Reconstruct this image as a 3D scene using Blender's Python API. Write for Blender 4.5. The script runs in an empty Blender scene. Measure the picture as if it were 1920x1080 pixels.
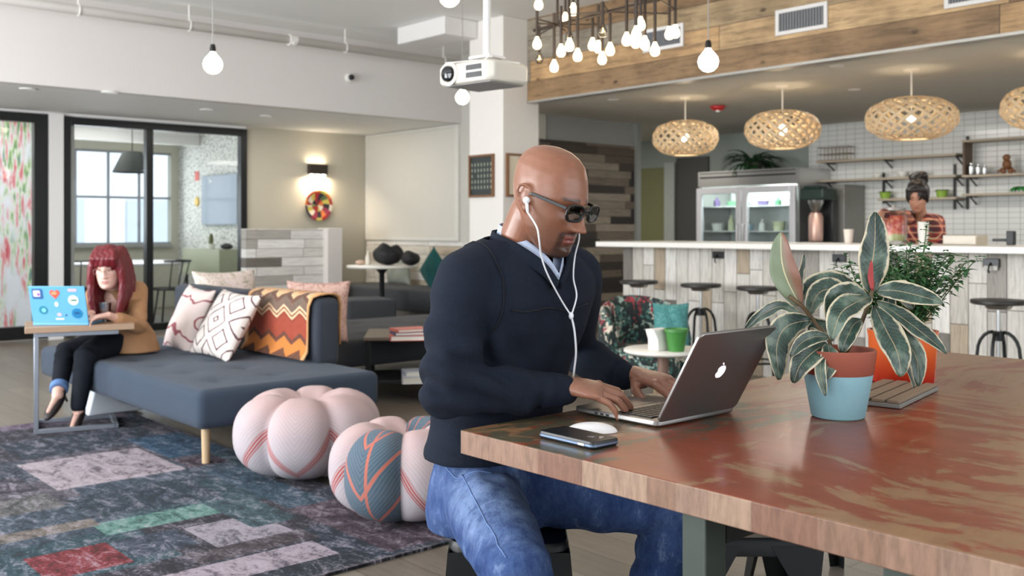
import bpy, bmesh, math, random
import numpy as np
from mathutils import Vector, Matrix, noise as mnoise
random.seed(7)
sc = bpy.context.scene
COL = sc.collection
PI = math.pi
# ---------------------------------------------------------------- camera
# world x and y run along the walls of the room; the camera looks 41.6 degrees off the y axis
TH = math.radians(41.6); CT, ST = math.cos(TH), math.sin(TH); FP = 1857.0; HZ = 430.0; HC = 1.2
camd = bpy.data.cameras.new('camera'); cam = bpy.data.objects.new('camera', camd); COL.objects.link(cam)
cam.location = (0, 0, HC); cam.rotation_euler = (PI/2, 0, -TH)
camd.sensor_width = 36; camd.lens = 36*FP/1920; camd.shift_y = -110/1920.0
camd.clip_start = .05; camd.clip_end = 200
camd.dof.use_dof = True; camd.dof.focus_distance = 2.35; camd.dof.aperture_fstop = 5.0
sc.camera = cam
# ---------------------------------------------------------------- world, daylight, exposure
wd = bpy.data.worlds.new('sky'); sc.world = wd; wd.use_nodes = True
wn = wd.node_tree.nodes; wn['Background'].inputs[0].default_value = (.86, .93, 1, 1); wn['Background'].inputs[1].default_value = 1.7
sc.view_settings.view_transform = 'Standard'; sc.view_settings.look = 'None'
sc.view_settings.exposure = 0.0; sc.view_settings.gamma = 1; sc.view_settings.use_curve_mapping = False
sc.cycles.use_denoising = True
sc.cycles.max_bounces = 8; sc.cycles.diffuse_bounces = 4; sc.cycles.transparent_max_bounces = 12
sc.cycles.sample_clamp_indirect = 6.0; sc.cycles.caustics_reflective = False; sc.cycles.caustics_refractive = False
def area(name, loc, rot, sx, sy, power, col=(1, 1, 1), spread=PI):
    l = bpy.data.lights.new(name, 'AREA'); l.shape = 'RECTANGLE'; l.size = sx; l.size_y = sy; l.energy = power; l.color = col
    l.spread = spread
    o = bpy.data.objects.new(name, l); COL.objects.link(o); o.location = loc; o.rotation_euler = rot; return o
def point(name, loc, power, col, r=.04):
    l = bpy.data.lights.new(name, 'POINT'); l.energy = power; l.color = col; l.shadow_soft_size = r
    o = bpy.data.objects.new(name, l); COL.objects.link(o); o.location = loc; return o
DAY = (.95, .975, 1)
for y, e in ((0.6, 58), (3.9, 215), (7.2, 320)):      # daylight at the three windows of the left wall
    area('daylight_window', (-2.3, y, 1.65), (0, -PI/2-.30, 0), 2.1, 2.5, e, DAY)
sun = bpy.data.objects.new('sun', bpy.data.lights.new('sun', 'SUN')); COL.objects.link(sun); sun.data.energy = 4.2; sun.data.angle = .01; sun.rotation_euler = Vector((.5, -.5, .75)).to_track_quat('Z', 'Y').to_euler()
area('daylight_window', (2.2, -3.3, 1.7), (PI/2, 0, 0), 5.5, 2.2, 70, DAY)   # the window wall behind the camera
for x, y in ((8.6, 5.2), (8.6, 2.2), (8.9, 8.9)):   # downlights in the bar ceiling
    area('bar_downlight', (x, y, 2.46), (0, 0, 0), 1.0, 1.0, 45, (1, .95, .88))
area('lounge_downlight', (5.6, 10.4, 2.46), (0, 0, 0), 2.4, .6, 22, (1, .93, .84))
# ---------------------------------------------------------------- pixel helpers (1920x1080 frame of the photograph)
def CW(X, d, z): return Vector((X*CT + d*ST, -X*ST + d*CT, z))
def P(px, py, z):
    d = (HC - z)*FP/(py - HZ); return CW((px-960)/FP*d, d, z)
def PD(px, py, d): return CW((px-960)/FP*d, d, HC - (py-HZ)*d/FP)
def onY(px, py, Y):
    r = (px-960)/FP; d = Y/(CT - ST*r); return Vector((d*(ST + CT*r), Y, HC + (HZ-py)*d/FP))
def onX(px, py, X):
    r = (px-960)/FP; d = X/(ST + CT*r); return Vector((X, d*(CT - ST*r), HC + (HZ-py)*d/FP))
# ---------------------------------------------------------------- mesh builder
class MB:
    def __init__(s): s.v = []; s.f = []; s.M = Matrix()
    def add(s, vs, fs):
        n = len(s.v); s.v += [s.M @ Vector(q) for q in vs]; s.f += [[i+n for i in q] for q in fs]; return s
    def box(s, c, d, rz=0, R=None):
        R = R or Matrix.Rotation(rz, 3, 'Z'); c = Vector(c)
        vs = [c + R @ Vector((x*d[0]/2, y*d[1]/2, z*d[2]/2)) for z in (-1, 1) for y in (-1, 1) for x in (-1, 1)]
        return s.add(vs, [(0,2,3,1), (4,5,7,6), (0,1,5,4), (2,6,7,3), (0,4,6,2), (1,3,7,5)])
    def bx(s, x0, x1, y0, y1, z0, z1):
        return s.box(((x0+x1)/2, (y0+y1)/2, (z0+z1)/2), (abs(x1-x0), abs(y1-y0), abs(z1-z0)))
    def bar(s, p0, p1, w, h, up=(0, 0, 1)):
        p0, p1 = Vector(p0), Vector(p1); d = (p1-p0); L = d.length; d.normalize(); up = Vector(up)
        x = d.cross(up)
        if x.length < 1e-4: x = d.cross(Vector((0, 1, 0)))
        x.normalize(); z = x.cross(d)
        R = Matrix((x, d, z)).transposed()
        return s.box((p0+p1)/2, (w, L, h), R=R)
    def ring(s, c, r, ax, n, e=None, ph=0):
        ax = Vector(ax).normalized(); a = ax.orthogonal().normalized() if e is None else Vector(e)
        a = (a - ax*a.dot(ax)).normalized(); b = ax.cross(a)
        r = (r, r) if isinstance(r, (int, float)) else r
        return [Vector(c) + a*math.cos(ph+2*PI*i/n)*r[0] + b*math.sin(ph+2*PI*i/n)*r[1] for i in range(n)]
    def loft(s, rings, cap=True, closed=False):
        n = len(rings[0]); vs = [q for r in rings for q in r]; fs = []; m = len(rings)
        for j in range(m if closed else m-1):
            k = (j+1) % m
            for i in range(n): fs.append((j*n+i, j*n+(i+1) % n, k*n+(i+1) % n, k*n+i))
        if cap and not closed: fs.append(tuple(range(n))[::-1]); fs.append(tuple((m-1)*n+i for i in range(n)))
        return s.add(vs, fs)
    def cyl(s, p0, p1, r0, r1=None, n=20):
        r1 = r0 if r1 is None else r1; ax = Vector(p1)-Vector(p0); e = ax.orthogonal()
        return s.loft([s.ring(p0, r0, ax, n, e), s.ring(p1, r1, ax, n, e)])
    def tube(s, path, r, n=8, closed=False, e=None):
        path = [Vector(p) for p in path]; m = len(path); rs = []; e = Vector(e) if e else None
        for i, p in enumerate(path):
            a = path[(i-1) % m] if (i or closed) else path[0]; b = path[(i+1) % m] if (i < m-1 or closed) else path[-1]
            t = (b-a)
            if t.length < 1e-9: t = Vector((0, 0, 1))
            t.normalize()
            if e is None: e = t.orthogonal()
            e = e - t*e.dot(t)
            if e.length < 1e-5: e = t.orthogonal()
            e.normalize()
            rr = r[i] if isinstance(r, (list, tuple)) and len(r) == m and m != 2 else r
            rs.append(s.ring(p, rr, t, n, e))
        return s.loft(rs, closed=closed)
    def lathe(s, prof, c=(0, 0, 0), n=32, ax=None):
        c = Vector(c); R = Vector((0, 0, 1)).rotation_difference(Vector(ax)).to_matrix() if ax else Matrix.Identity(3)
        return s.loft([[c + R @ Vector((max(r, 1e-5)*math.cos(2*PI*i/n), max(r, 1e-5)*math.sin(2*PI*i/n), z)) for i in range(n)] for r, z in prof])
    def sph(s, c, r, n=20, m=12, R=None):
        r = (r, r, r) if isinstance(r, (int, float)) else r; c = Vector(c); R = R or Matrix.Identity(3)
        return s.loft([[c + R @ Vector((r[0]*max(math.sin(PI*j/m), 1e-4)*math.cos(2*PI*i/n), r[1]*max(math.sin(PI*j/m), 1e-4)*math.sin(2*PI*i/n), -r[2]*math.cos(PI*j/m))) for i in range(n)] for j in range(m+1)])
    def prism(s, poly, t, o=(0, 0, 0), X=(1, 0, 0), Y=(0, 1, 0)):
        X, Y, o = Vector(X), Vector(Y), Vector(o); N = X.cross(Y).normalized()*t
        a = [o + X*p[0] + Y*p[1] for p in poly]
        return s.loft([a, [q+N for q in a]])
    def quad(s, a, b, c, d): return s.add([a, b, c, d], [(0, 1, 2, 3)])
def mesh_of(mb, name):
    me = bpy.data.meshes.new(name); me.from_pydata([tuple(q) for q in mb.v], [], mb.f)
    bm = bmesh.new(); bm.from_mesh(me); bmesh.ops.recalc_face_normals(bm, faces=bm.faces); bm.to_mesh(me); bm.free()
    return me
TM = {}
def obj(name, mb, m, parent=None, W=False, bevel=0, smooth=True, sub=0, solid=0, angle=35, origin=True, label=None, seg=2):
    me = mb if isinstance(mb, bpy.types.Mesh) else mesh_of(mb, name)
    o = bpy.data.objects.new(name, me); COL.objects.link(o)
    if m is not None:
        for q in (m if isinstance(m, (list, tuple)) else [m]): me.materials.append(q)
    if parent is not None:
        o.parent = parent
        if W: me.transform(TM[parent.name].inverted())
    elif origin:
        n = len(me.vertices); co = np.empty(n*3); me.vertices.foreach_get('co', co); co = co.reshape(-1, 3)
        c = Vector(((co[:, 0].min()+co[:, 0].max())/2, (co[:, 1].min()+co[:, 1].max())/2, co[:, 2].min()))
        me.transform(Matrix.Translation(-c)); o.location = c
    TM[o.name] = (TM[parent.name] if parent is not None else Matrix.Translation(o.location))
    if smooth:
        me.shade_smooth()
        if angle < 180 and not sub: me.set_sharp_from_angle(angle=math.radians(angle))
    if solid: q = o.modifiers.new('solid', 'SOLIDIFY'); q.thickness = solid; q.offset = 0
    if bevel: q = o.modifiers.new('bevel', 'BEVEL'); q.width = bevel; q.segments = seg; q.limit_method = 'ANGLE'; q.angle_limit = math.radians(40)
    if sub: q = o.modifiers.new('sub', 'SUBSURF'); q.levels = sub; q.render_levels = sub
    if label: o['label'] = label
    return o
def tag(o, label, cat, group=None, kind=None):
    if label: o['label'] = label
    if cat: o['category'] = cat
    if group: o['group'] = group
    if kind: o['kind'] = kind
    return o
def thing(name, label, cat, loc=(0, 0, 0), rz=0, group=None):
    o = bpy.data.objects.new(name, None); COL.objects.link(o); o.empty_display_size = .1
    o.location = loc; o.rotation_euler = (0, 0, rz); TM[o.name] = Matrix.Translation(Vector(loc)) @ Matrix.Rotation(rz, 4, 'Z')
    return tag(o, label, cat, group)
def struct(name, mb, m, **k):
    k.setdefault('origin', False)
    o = obj(name, mb, m, **k); o['kind'] = 'structure'; return o
KIDS = {}
def dup(root, loc, rz=None, label=None, scale=None):
    def cp(o, par):
        c = o.copy(); COL.objects.link(c)
        if par is not None: c.parent = par
        for ch in [q for q in list(COL.objects) if q.parent == o]: cp(ch, c)
        return c
    r = cp(root, None); r.location = loc
    if rz is not None: r.rotation_euler = (0, 0, rz)
    if scale: r.scale = (scale,)*3
    if label: r['label'] = label
    return r
# ---------------------------------------------------------------- materials
def sr(c):   # 8-bit sRGB to linear
    return tuple((x/255/12.92 if x/255 <= .04045 else ((x/255+.055)/1.055)**2.4) for x in c)
class NT:
    def __init__(s, name):
        s.m = bpy.data.materials.new(name); s.m.use_nodes = True; s.t = s.m.node_tree; s.n = s.t.nodes; s.b = s.n['Principled BSDF']
    def new(s, ty, ins=None, **k):
        q = s.n.new(ty)
        for a, b in k.items(): setattr(q, a, b)
        for a, b in (ins or {}).items():
            if isinstance(b, bpy.types.NodeSocket): s.t.links.new(b, q.inputs[a])
            else: q.inputs[a].default_value = b
        return q
    def math(s, op, a, b=None, c=None):
        ins = {0: a}
        if b is not None: ins[1] = b
        if c is not None: ins[2] = c
        return s.new('ShaderNodeMath', ins, operation=op).outputs[0]
    def co(s, kind='Object'): return s.new('ShaderNodeTexCoord').outputs[kind]
    def xyz(s, kind='Object'):
        q = s.new('ShaderNodeSeparateXYZ', {0: s.co(kind)}); return q.outputs
    def noise(s, scale, vec=None, detail=4, rough=.55, dist=0, out=0, map=None):
        vec = vec or s.co()
        if map: vec = s.new('ShaderNodeMapping', {'Vector': vec, 'Scale': map}).outputs[0]
        q = s.new('ShaderNodeTexNoise', {'Vector': vec, 'Scale': scale, 'Detail': detail, 'Roughness': rough, 'Distortion': dist}); return q.outputs[out]
    def ramp(s, fac, stops, interp='LINEAR'):
        q = s.new('ShaderNodeValToRGB', {0: fac}); r = q.color_ramp; r.interpolation = interp
        while len(r.elements) > 1: r.elements.remove(r.elements[-1])
        r.elements[0].position = stops[0][0]; r.elements[0].color = (*stops[0][1], 1)
        for p, c in stops[1:]:
            e = r.elements.new(p); e.color = (*c, 1)
        return q.outputs[0]
    def mix(s, fac, a, b, bt='MIX'):
        q = s.new('ShaderNodeMix', {}, data_type='RGBA', blend_type=bt)
        for i, x in ((0, fac), (6, a), (7, b)):
            if isinstance(x, bpy.types.NodeSocket): s.t.links.new(x, q.inputs[i])
            else: q.inputs[i].default_value = x if i == 0 else (*x[:3], 1)
        return q.outputs[2]
    def set(s, **k):
        for a, x in k.items():
            i = s.b.inputs[a.replace('_', ' ')]
            if isinstance(x, bpy.types.NodeSocket): s.t.links.new(x, i)
            else: i.default_value = (*x[:3], 1) if isinstance(x, (tuple, list)) else x
    def bump(s, h, strength=.3, dist=.01):
        q = s.new('ShaderNodeBump', {'Height': h, 'Strength': strength, 'Distance': dist}); s.t.links.new(q.outputs[0], s.b.inputs['Normal'])
def mt(name, c, rough=.5, metal=0, var=.12, scale=25, bump=0, bs=200, emit=0, trans=0, alpha=None, spec=None, sheen=0, map=None):
    t = NT(name); c = sr(c); n = t.noise(scale, map=map)
    t.set(Base_Color=t.mix(n, [x*(1-var) for x in c], [min(1, x*(1+var)) for x in c]), Roughness=rough, Metallic=metal)
    if bump: t.bump(t.noise(bs, map=map, detail=3), bump, .004)
    if emit: t.set(Emission_Color=c, Emission_Strength=emit)
    if trans: t.set(Transmission_Weight=trans)
    if spec is not None: t.b.inputs['Specular IOR Level'].default_value = spec
    if sheen: t.set(Sheen_Weight=sheen)
    return t.m
def glass_mt(name, tint=(1, 1, 1), refl=1.0):
    t = NT(name); t.n.remove(t.b)
    fr = t.new('ShaderNodeFresnel', {'IOR': 1.45}).outputs[0]; tr = t.new('ShaderNodeBsdfTransparent', {0: (*tint, 1)}); gl = t.new('ShaderNodeBsdfGlossy', {'Roughness': .02})
    mx = t.new('ShaderNodeMixShader', {0: t.math('MULTIPLY', fr, refl), 1: tr.outputs[0], 2: gl.outputs[0]})
    t.t.links.new(mx.outputs[0], t.n['Material Output'].inputs[0]); return t.m
def plank_mt(name, ua, va, h, L, cols, grain=.25, rough=.6, gap=.006, gs=18, knots=0, stain=0):
    """boards: rows across axis va (height h), running along axis ua (length L), each with its own colour"""
    t = NT(name); x = t.xyz(); u, v = x[ua], x[va]
    row = t.math('FLOOR', t.math('DIVIDE', v, h))
    off = t.new('ShaderNodeTexWhiteNoise', {'W': row}, noise_dimensions='1D').outputs[0]
    uu = t.math('ADD', t.math('DIVIDE', u, L), t.math('MULTIPLY', off, 7.31))
    cl = t.math('FLOOR', uu)
    cv = t.new('ShaderNodeCombineXYZ', {0: row, 1: cl, 2: 3.7}).outputs[0]
    rn = t.new('ShaderNodeTexWhiteNoise', {'Vector': cv}, noise_dimensions='3D').outputs[0]
    n = len(cols); base = t.ramp(rn, [(i/n, sr(c)) for i, c in enumerate(cols)], 'CONSTANT')
    sc_ = [22, 22, 22]; sc_[ua] = 2.0
    sep = t.new('ShaderNodeVectorMath', {0: t.co(), 1: t.new('ShaderNodeVectorMath', {0: cv, 1: (5.3, 9.1, 2.2)}, operation='MULTIPLY').outputs[0]}, operation='ADD').outputs[0]
    g = t.noise(gs/10, vec=sep, map=tuple(sc_), detail=6, rough=.7, dist=.6)
    gr = t.ramp(g, [(.25, (1-grain*1.6,)*3), (.5, (1, 1, 1)), (.75, (1+grain*.7,)*3)])
    c = t.mix(1.0, base, gr, 'MULTIPLY')
    if stain:
        s2 = t.ramp(t.noise(3.2, detail=5), [(.35, (1, 1, 1)), (.62, (1-stain, 1-stain*1.05, 1-stain*1.1))]); c = t.mix(1.0, c, s2, 'MULTIPLY')
    if knots:
        vo = t.new('ShaderNodeTexVoronoi', {'Vector': t.new('ShaderNodeMapping', {'Vector': t.co(), 'Scale': tuple(1.3 if i == ua else 2.4 for i in range(3))}).outputs[0], 'Scale': 2.6}).outputs['Distance']
        k = t.ramp(vo, [(.05, (.18, .13, .09)), (.14, (1, 1, 1))]); c = t.mix(knots, c, t.mix(1.0, c, k, 'MULTIPLY'))
    fv = t.math('FRACT', t.math('DIVIDE', v, h)); fu = t.math('FRACT', uu)
    ed = t.math('MULTIPLY', t.math('GREATER_THAN', fv, gap/h), t.math('GREATER_THAN', fu, gap/L))
    c = t.mix(ed, t.mix(1.0, c, (.25, .23, .21), 'MULTIPLY'), c)
    t.set(Base_Color=c, Roughness=rough); t.bump(t.math('ADD', t.math('MULTIPLY', g, .3), ed), .35, .004)
    return t.m
WHITE = mt('white_paint', (226, 224, 222), .6, var=.02, scale=3)
WHITEP = mt('white_plastic', (226, 224, 218), .35, var=.03)
GREYW = mt('grey_paint', (150, 152, 148), .6, var=.03, scale=3)
BLACK = mt('black_metal', (22, 24, 25), .4, metal=.3, var=.2)
DARK = mt('dark_plastic', (20, 21, 23), .35, var=.15)
CHROME = mt('brushed_steel', (190, 190, 188), .28, metal=1, var=.06, scale=8, map=(1, 1, 30))
GLASS = glass_mt('clear_glass', (.95, .97, .97), .35)
BULB = mt('lit_bulb_glass', (255, 246, 232), .3, emit=9)
FIL = mt('lit_filament_bulb', (255, 226, 180), .3, emit=7)
# ================================================================ the setting
ZL, ZC = 2.48, 3.30          # low and main ceiling
YG, YB, XW, XS, XB = 11.42, 9.35, 7.49, 6.70, 11.0
# floor
FLOORM = plank_mt('grey_oak_floor', 1, 0, .19, 1.9, [(116, 107, 96), (108, 100, 90), (121, 113, 102), (112, 105, 96)], grain=.18, rough=.38, gap=.003)
struct('floor', MB().bx(-2.6, 13.6, -4, 16, -.1, 0), FLOORM, smooth=False)
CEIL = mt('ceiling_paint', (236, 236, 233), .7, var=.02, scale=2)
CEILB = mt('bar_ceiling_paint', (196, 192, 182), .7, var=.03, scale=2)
struct('ceiling', MB().bx(-2.6, XW+.1, -4, YB, ZC, ZC+.1), CEIL, smooth=False)
struct('ceiling_lounge', MB().bx(-2.6, XW, YB+.12, YG+.1, ZL, ZL+.1), CEIL, smooth=False)
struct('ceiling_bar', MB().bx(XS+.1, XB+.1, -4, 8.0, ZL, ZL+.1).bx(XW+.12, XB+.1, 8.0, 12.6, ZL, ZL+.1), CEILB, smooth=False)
struct('wall_beam', MB().bx(-2.6, XW, YB, YB+.12, ZL, ZC), mt('beam_paint', (216, 211, 207), .6, var=.02, scale=2), smooth=False)
struct('wall_soffit', MB().bx(XS, XS+.1, -4, 7.82, ZL, ZC), plank_mt('soffit_boards', 1, 2, .2055, 2.3,
       [(190, 154, 110), (166, 132, 92), (202, 170, 126), (150, 120, 86), (178, 154, 118), (156, 146, 130), (194, 160, 114)], grain=.42, gs=14, knots=.9, stain=.35), smooth=False)
struct('trim_1', MB().bx(XS-.012, XS+.11, -4, 7.31, ZL-.02, ZL), mt('steel_trim', (170, 168, 162), .4, metal=.4))
# column with its two visible faces
COLM = mt('column_paint', (228, 224, 218), .6, var=.02, scale=2)
struct('wall_column', MB().bx(6.374, 6.86, 7.315, 7.835, 0, ZC), COLM, smooth=False, bevel=.01)
# lounge walls
BEIGE = mt('taupe_wall_paint', (176, 170, 154), .65, var=.03, scale=2)
g = lambda px: onY(px, 0, YG).x
struct('wall_lounge', MB().bx(g(461), XW, YG, YG+.12, 0, ZL), BEIGE, smooth=False)
struct('wall_partition', MB().bx(XW, XW+.12, 8.0, YG+.12, 0, ZC), mt('right_wall_paint', (196, 194, 186), .65, var=.02), smooth=False)
struct('wall_far_left', MB().bx(-2.6, 1.19, YG, YG+.12, 0, 2.449), WHITE, smooth=False)
struct('wall_header', MB().bx(-2.6, g(461), YG, YG+.12, 2.45, ZL), WHITE, smooth=False)
struct('wall_pier', MB().bx(g(89), g(116), YG-.06, YG+.12, 0, 2.46), WHITE, smooth=False)
# the left wall with three window openings, behind which the daylight stands
def wall_left():
    m = MB(); ys = [(-4, -.8), (2.0, 2.5), (5.3, 5.8), (8.6, YG+.1)]
    for a, b in ys: m.bx(-2.6, -2.45, a, b, 0, ZC)
    for a, b in ((-.8, 2.0), (2.5, 5.3), (5.8, 8.6)):
        m.bx(-2.6, -2.45, a, b, 0, .5); m.bx(-2.6, -2.45, a, b, 2.8, ZC)
    return m
struct('wall_left', wall_left(), WHITE, smooth=False)
for i, (a, b) in enumerate(((-.8, 2.0), (2.5, 5.3), (5.8, 8.6))):
    m = MB()
    for y in (a+.03, (a+b)/2, b-.03): m.bx(-2.55, -2.5, y-.03, y+.03, .5, 2.8)
    for z in (.53, 1.9, 2.77): m.bx(-2.55, -2.5, a+.061, b-.061, z-.03, z+.03)
    struct('window_%d' % (i+1), m, BLACK, smooth=False)
# beige wall board (whiteboard wall) on the partition
bd = thing('projection_board', 'large pale grey board filling the wall beside the white column', 'board', (XW, 10.5, 1.09))
obj('panel', MB().bx(XW-.02, XW, 9.45, 11.38, 1.10, 2.44), mt('board_face', (206, 203, 194), .5, var=.02), bd, W=True, smooth=False)
m = MB()
m.bx(XW-.03, XW, 9.38, 9.449, 1.06, 2.47); m.bx(XW-.03, XW, 11.381, 11.41, 1.06, 2.47); m.bx(XW-.03, XW, 9.45, 11.38, 1.06, 1.099); m.bx(XW-.03, XW, 9.45, 11.38, 2.441, 2.47)
obj('frame', m, mt('board_frame', (214, 212, 205), .5), bd, W=True)
SHIP = [(224, 221, 216), (205, 202, 196), (216, 213, 208), (212, 210, 206), (196, 193, 188), (228, 226, 222), (112, 106, 98), (212, 209, 203), (170, 165, 158), (222, 220, 214)]
SHIPH = plank_mt('whitewashed_boards', 0, 2, .108, .62, SHIP, grain=.22, gs=26)
SHIPY = plank_mt('whitewashed_wainscot', 1, 2, .11, .7, SHIP[:3]+[(186, 172, 152), (204, 198, 186)], grain=.25, gs=26)
struct('trim_2', MB().bx(XW-.025, XW, 8.1, 11.40, .0, 1.04), SHIPY, smooth=False)
# ---- glass front of the meeting room
FRB = mt('black_window_frame', (24, 26, 27), .35, metal=.4, var=.2)
def gframe(n, x0, x1, z0, z1, w, mull=(), hw=None):
    m = MB(); y0, y1 = YG-.04, YG+.06
    m.bx(x0, x0+w, y0, y1, z0, z1); m.bx(x1-w, x1, y0, y1, z0, z1)
    m.bx(x0+w, x1-w, y0, y1, z1-(hw or w), z1); m.bx(x0+w, x1-w, y0, y1, z0, z0+w)
    for q in mull: m.bx(q-.04, q+.04, y0, y1, z0+w, z1-(hw or w))
    fr = struct('window_%d' % n, m, FRB, bevel=.004)
    pm = MB().bx(x0+w, x1-w, YG+.005, YG+.013, z0+w, z1-(hw or w)) 
    obj('glass', pm, GLASS, fr, smooth=False)
gframe(4, g(116), g(461), 0.02, 2.44, .085, mull=(g(279),))
gframe(5, 1.2, g(88), 0.02, 2.45, .14, hw=.10)
m = MB().bx(g(66)-.03, g(66)+.0, YG-.09, YG-.05, .9, 1.5)
# rooms behind the glass
struct('wall_meeting_far', MB().bx(-1, 4.1, 15, 15.15, 0, 2.7).bx(4.1, 6.35, 15, 15.15, 0, .95).bx(4.1, 6.35, 15, 15.15, 2.35, 2.7).bx(3.0, 4.2, 15, 15.14, .95, 2.35) if False else
       MB().bx(1, 6.36, 15, 15.15, 0, .97).bx(1, 6.36, 15, 15.15, 2.38, 2.7).bx(6.25, 6.36, 15, 15.15, .97, 2.38), mt('meeting_wall_paint', (190, 188, 172), .6, var=.03), smooth=False)
td = NT('speckled_wallpaper'); vo = td.new('ShaderNodeTexVoronoi', {'Vector': td.co(), 'Scale': 27.0, 'Randomness': .9}).outputs['Distance']
td.set(Base_Color=td.mix(td.math('LESS_THAN', vo, .30), sr((206, 206, 200)), sr((52, 62, 56))), Roughness=.7)
struct('wall_speckled', MB().bx(6.36, 6.46, YG+.13, 15.15, 0, 2.7), td.m, smooth=False)
struct('ceiling_meeting', MB().bx(1, 6.5, YG+.13, 15.15, 2.7, 2.8), CEIL, smooth=False)
# window of the meeting room
m = MB()
wl = [onY(p, 0, 15).x for p in (122, 143, 205, 263, 330)]
for q in (wl[0]-.05, wl[1], wl[2], wl[3], wl[4]): m.bx(q-.018, q+.018, 15.03, 15.07, .99, 2.36)
for z in (.985, 1.45+.23, 2.365): m.bx(2.5, 6.24, 15.02, 15.08, z-.02, z+.02)
w6 = struct('window_6', m, mt('pale_window_frame', (150, 152, 158), .4)); obj('glass', MB().bx(2.5, 6.24, 15.045, 15.05, .99, 2.36), GLASS, w6, smooth=False)
struct('trim_3', MB().bx(2.5, 6.25, 14.93, 15.03, .93, .965), GREYW)
struct('trim_4', MB().bx(1.1, 6.35, 14.2, 14.32, 2.45, 2.70), WHITE)
bl = thing('office_building', 'pale office building across the street seen through the meeting room window', 'building', (5, 27, -3))
obj('facade', MB().bx(-8, 16, 27, 33, -3, 3.25), mt('pale_facade', (228, 230, 238), .8, var=.04, scale=1), bl, W=True, smooth=False)
for k in range(6): obj('window', MB().bx(-2+k*2.4, -.7+k*2.4, 26.95, 27.02, -.2, 2.0), mt('pale_shaded_pane', (186, 194, 206), .4), bl, W=True, smooth=False)
# mural behind the left glass door
tm = NT('bright_printed_mural')
n1 = tm.noise(1.0, map=(16, 1, 2), detail=3, out=1); n2 = tm.noise(1.0, map=(6, 1, 2.0), detail=2)
n3 = tm.noise(2.4, map=(11, 1, 1.6), detail=3)
hs = tm.ramp(n3, [(.30, sr((206, 84, 96))), (.40, sr((232, 150, 150))), (.47, sr((236, 232, 236))), (.54, sr((214, 226, 190))), (.60, sr((128, 168, 92))), (.68, sr((92, 120, 160)))])
tm.set(Base_Color=tm.mix(tm.ramp(n2, [(.45, (0, 0, 0)), (.6, (1, 1, 1))]), hs, sr((234, 234, 240))), Roughness=.6)
struct('wall_mural', MB().bx(1.0, 3.62, 12.6, 12.7, 0, 2.7), tm.m, smooth=False)
struct('wall_divider', MB().bx(3.62, 3.70, YG+.13, 12.7, 0, 2.7), WHITE, smooth=False)
area('daylight_meeting_window', (4.3, 14.85, 1.7), (-PI/2, 0, 0), 3.8, 1.35, 42, DAY)
area('mural_room_light', (2.3, 12.0, 2.68), (0, 0, 0), 1.2, .5, 22, (1, 1, 1))
# ---- plank wall behind the man and the walls behind the bar
struct('wall_hall', MB().bx(XW+.13, 9.12, 8.0, 8.12, 0, 2.48), GREYW, smooth=False)
struct('trim_5', MB().bx(XW+.0, 9.05, 7.965, 7.999, 0, 2.20), plank_mt('dark_reclaimed_boards', 0, 2, .09, .75,
       [(84, 74, 64), (48, 42, 38), (104, 94, 82), (122, 112, 98), (36, 32, 30), (92, 82, 70), (134, 124, 110), (64, 54, 46)], grain=.35, gs=26), smooth=False)
struct('trim_6', MB().bx(9.05, 9.13, 7.93, 8.0, 0, 2.48), mt('grey_corner_post', (140, 142, 138), .5))
struct('wall_kitchen', MB().bx(XB, XB+.12, 6.78, 12.6, 0, ZL), mt('kitchen_wall_paint', (140, 148, 142), .6, var=.03, scale=2), smooth=False)
struct('wall_hall_end', MB().bx(9.05, XB, 12.5, 12.6, 0, ZL), GREYW, smooth=False)
tt = NT('white_wall_tiles'); x = tt.xyz(); fy = tt.math('FRACT', tt.math('DIVIDE', x[1], .118)); fz = tt.math('FRACT', tt.math('DIVIDE', x[2], .060))
ed = tt.math('MULTIPLY', tt.math('GREATER_THAN', fy, .035), tt.math('GREATER_THAN', fz, .06))
tt.set(Base_Color=tt.mix(ed, sr((128, 130, 128)), sr((216, 217, 213))), Roughness=tt.math('SUBTRACT', .8, tt.math('MULTIPLY', ed, .68))); tt.bump(ed, .4, .003)
struct('wall_tiled', MB().bx(XB-.06, XB+.12, -4, 6.76, 0, ZL), tt.m, smooth=False)
# olive door and its frame in the hall, dark opening beside it
OL = mt('olive_paint', (112, 112, 74), .55, var=.05, scale=2)
q0, q1, q2, q3, q4 = [onX(p, 0, XB).y for p in (1200, 1250, 1270, 1307, 1330)]
struct('door_1', MB().bx(XB-.04, XB, q1, q0+.1, 0, 2.08), OL)
struct('trim_7', MB().bx(XB-.07, XB, q2, q1-.01, 0, 2.14), mt('pale_door_frame', (160, 166, 160), .5))
struct('trim_8', MB().bx(XB-.03, XB, q4, q2-.005, 0, 2.2), mt('charcoal_panel', (66, 66, 62), .6))
# ================================================================ the bar
CTOP = mt('white_solid_surface', (238, 236, 230), .3, var=.02)
BARP = plank_mt('whitewashed_upright_boards', 2, 1, .128, .55, [(210, 206, 198), (192, 187, 179), (222, 218, 211), (160, 154, 146), (204, 199, 190), (216, 212, 204), (122, 117, 110), (198, 192, 182), (226, 223, 216), (176, 160, 138)], grain=.3, gs=26)
bar = thing('bar_counter', 'long white-topped bar counter faced with upright whitewashed boards', 'counter', (6.95, 1.1, 0))
obj('front_panel', MB().bx(6.90, 6.98, -4, 6.21, 0, 1.04), BARP, bar, W=True, smooth=False)
obj('end_panel', MB().bx(6.981, 7.5, 6.1, 6.2, 0, 1.04), mt('dark_end_panel', (70, 66, 60), .6), bar, W=True, smooth=False)
obj('countertop', MB().bx(6.62, 7.55, -4, 6.30, 1.042, 1.088), CTOP, bar, W=True, bevel=.005)
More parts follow.
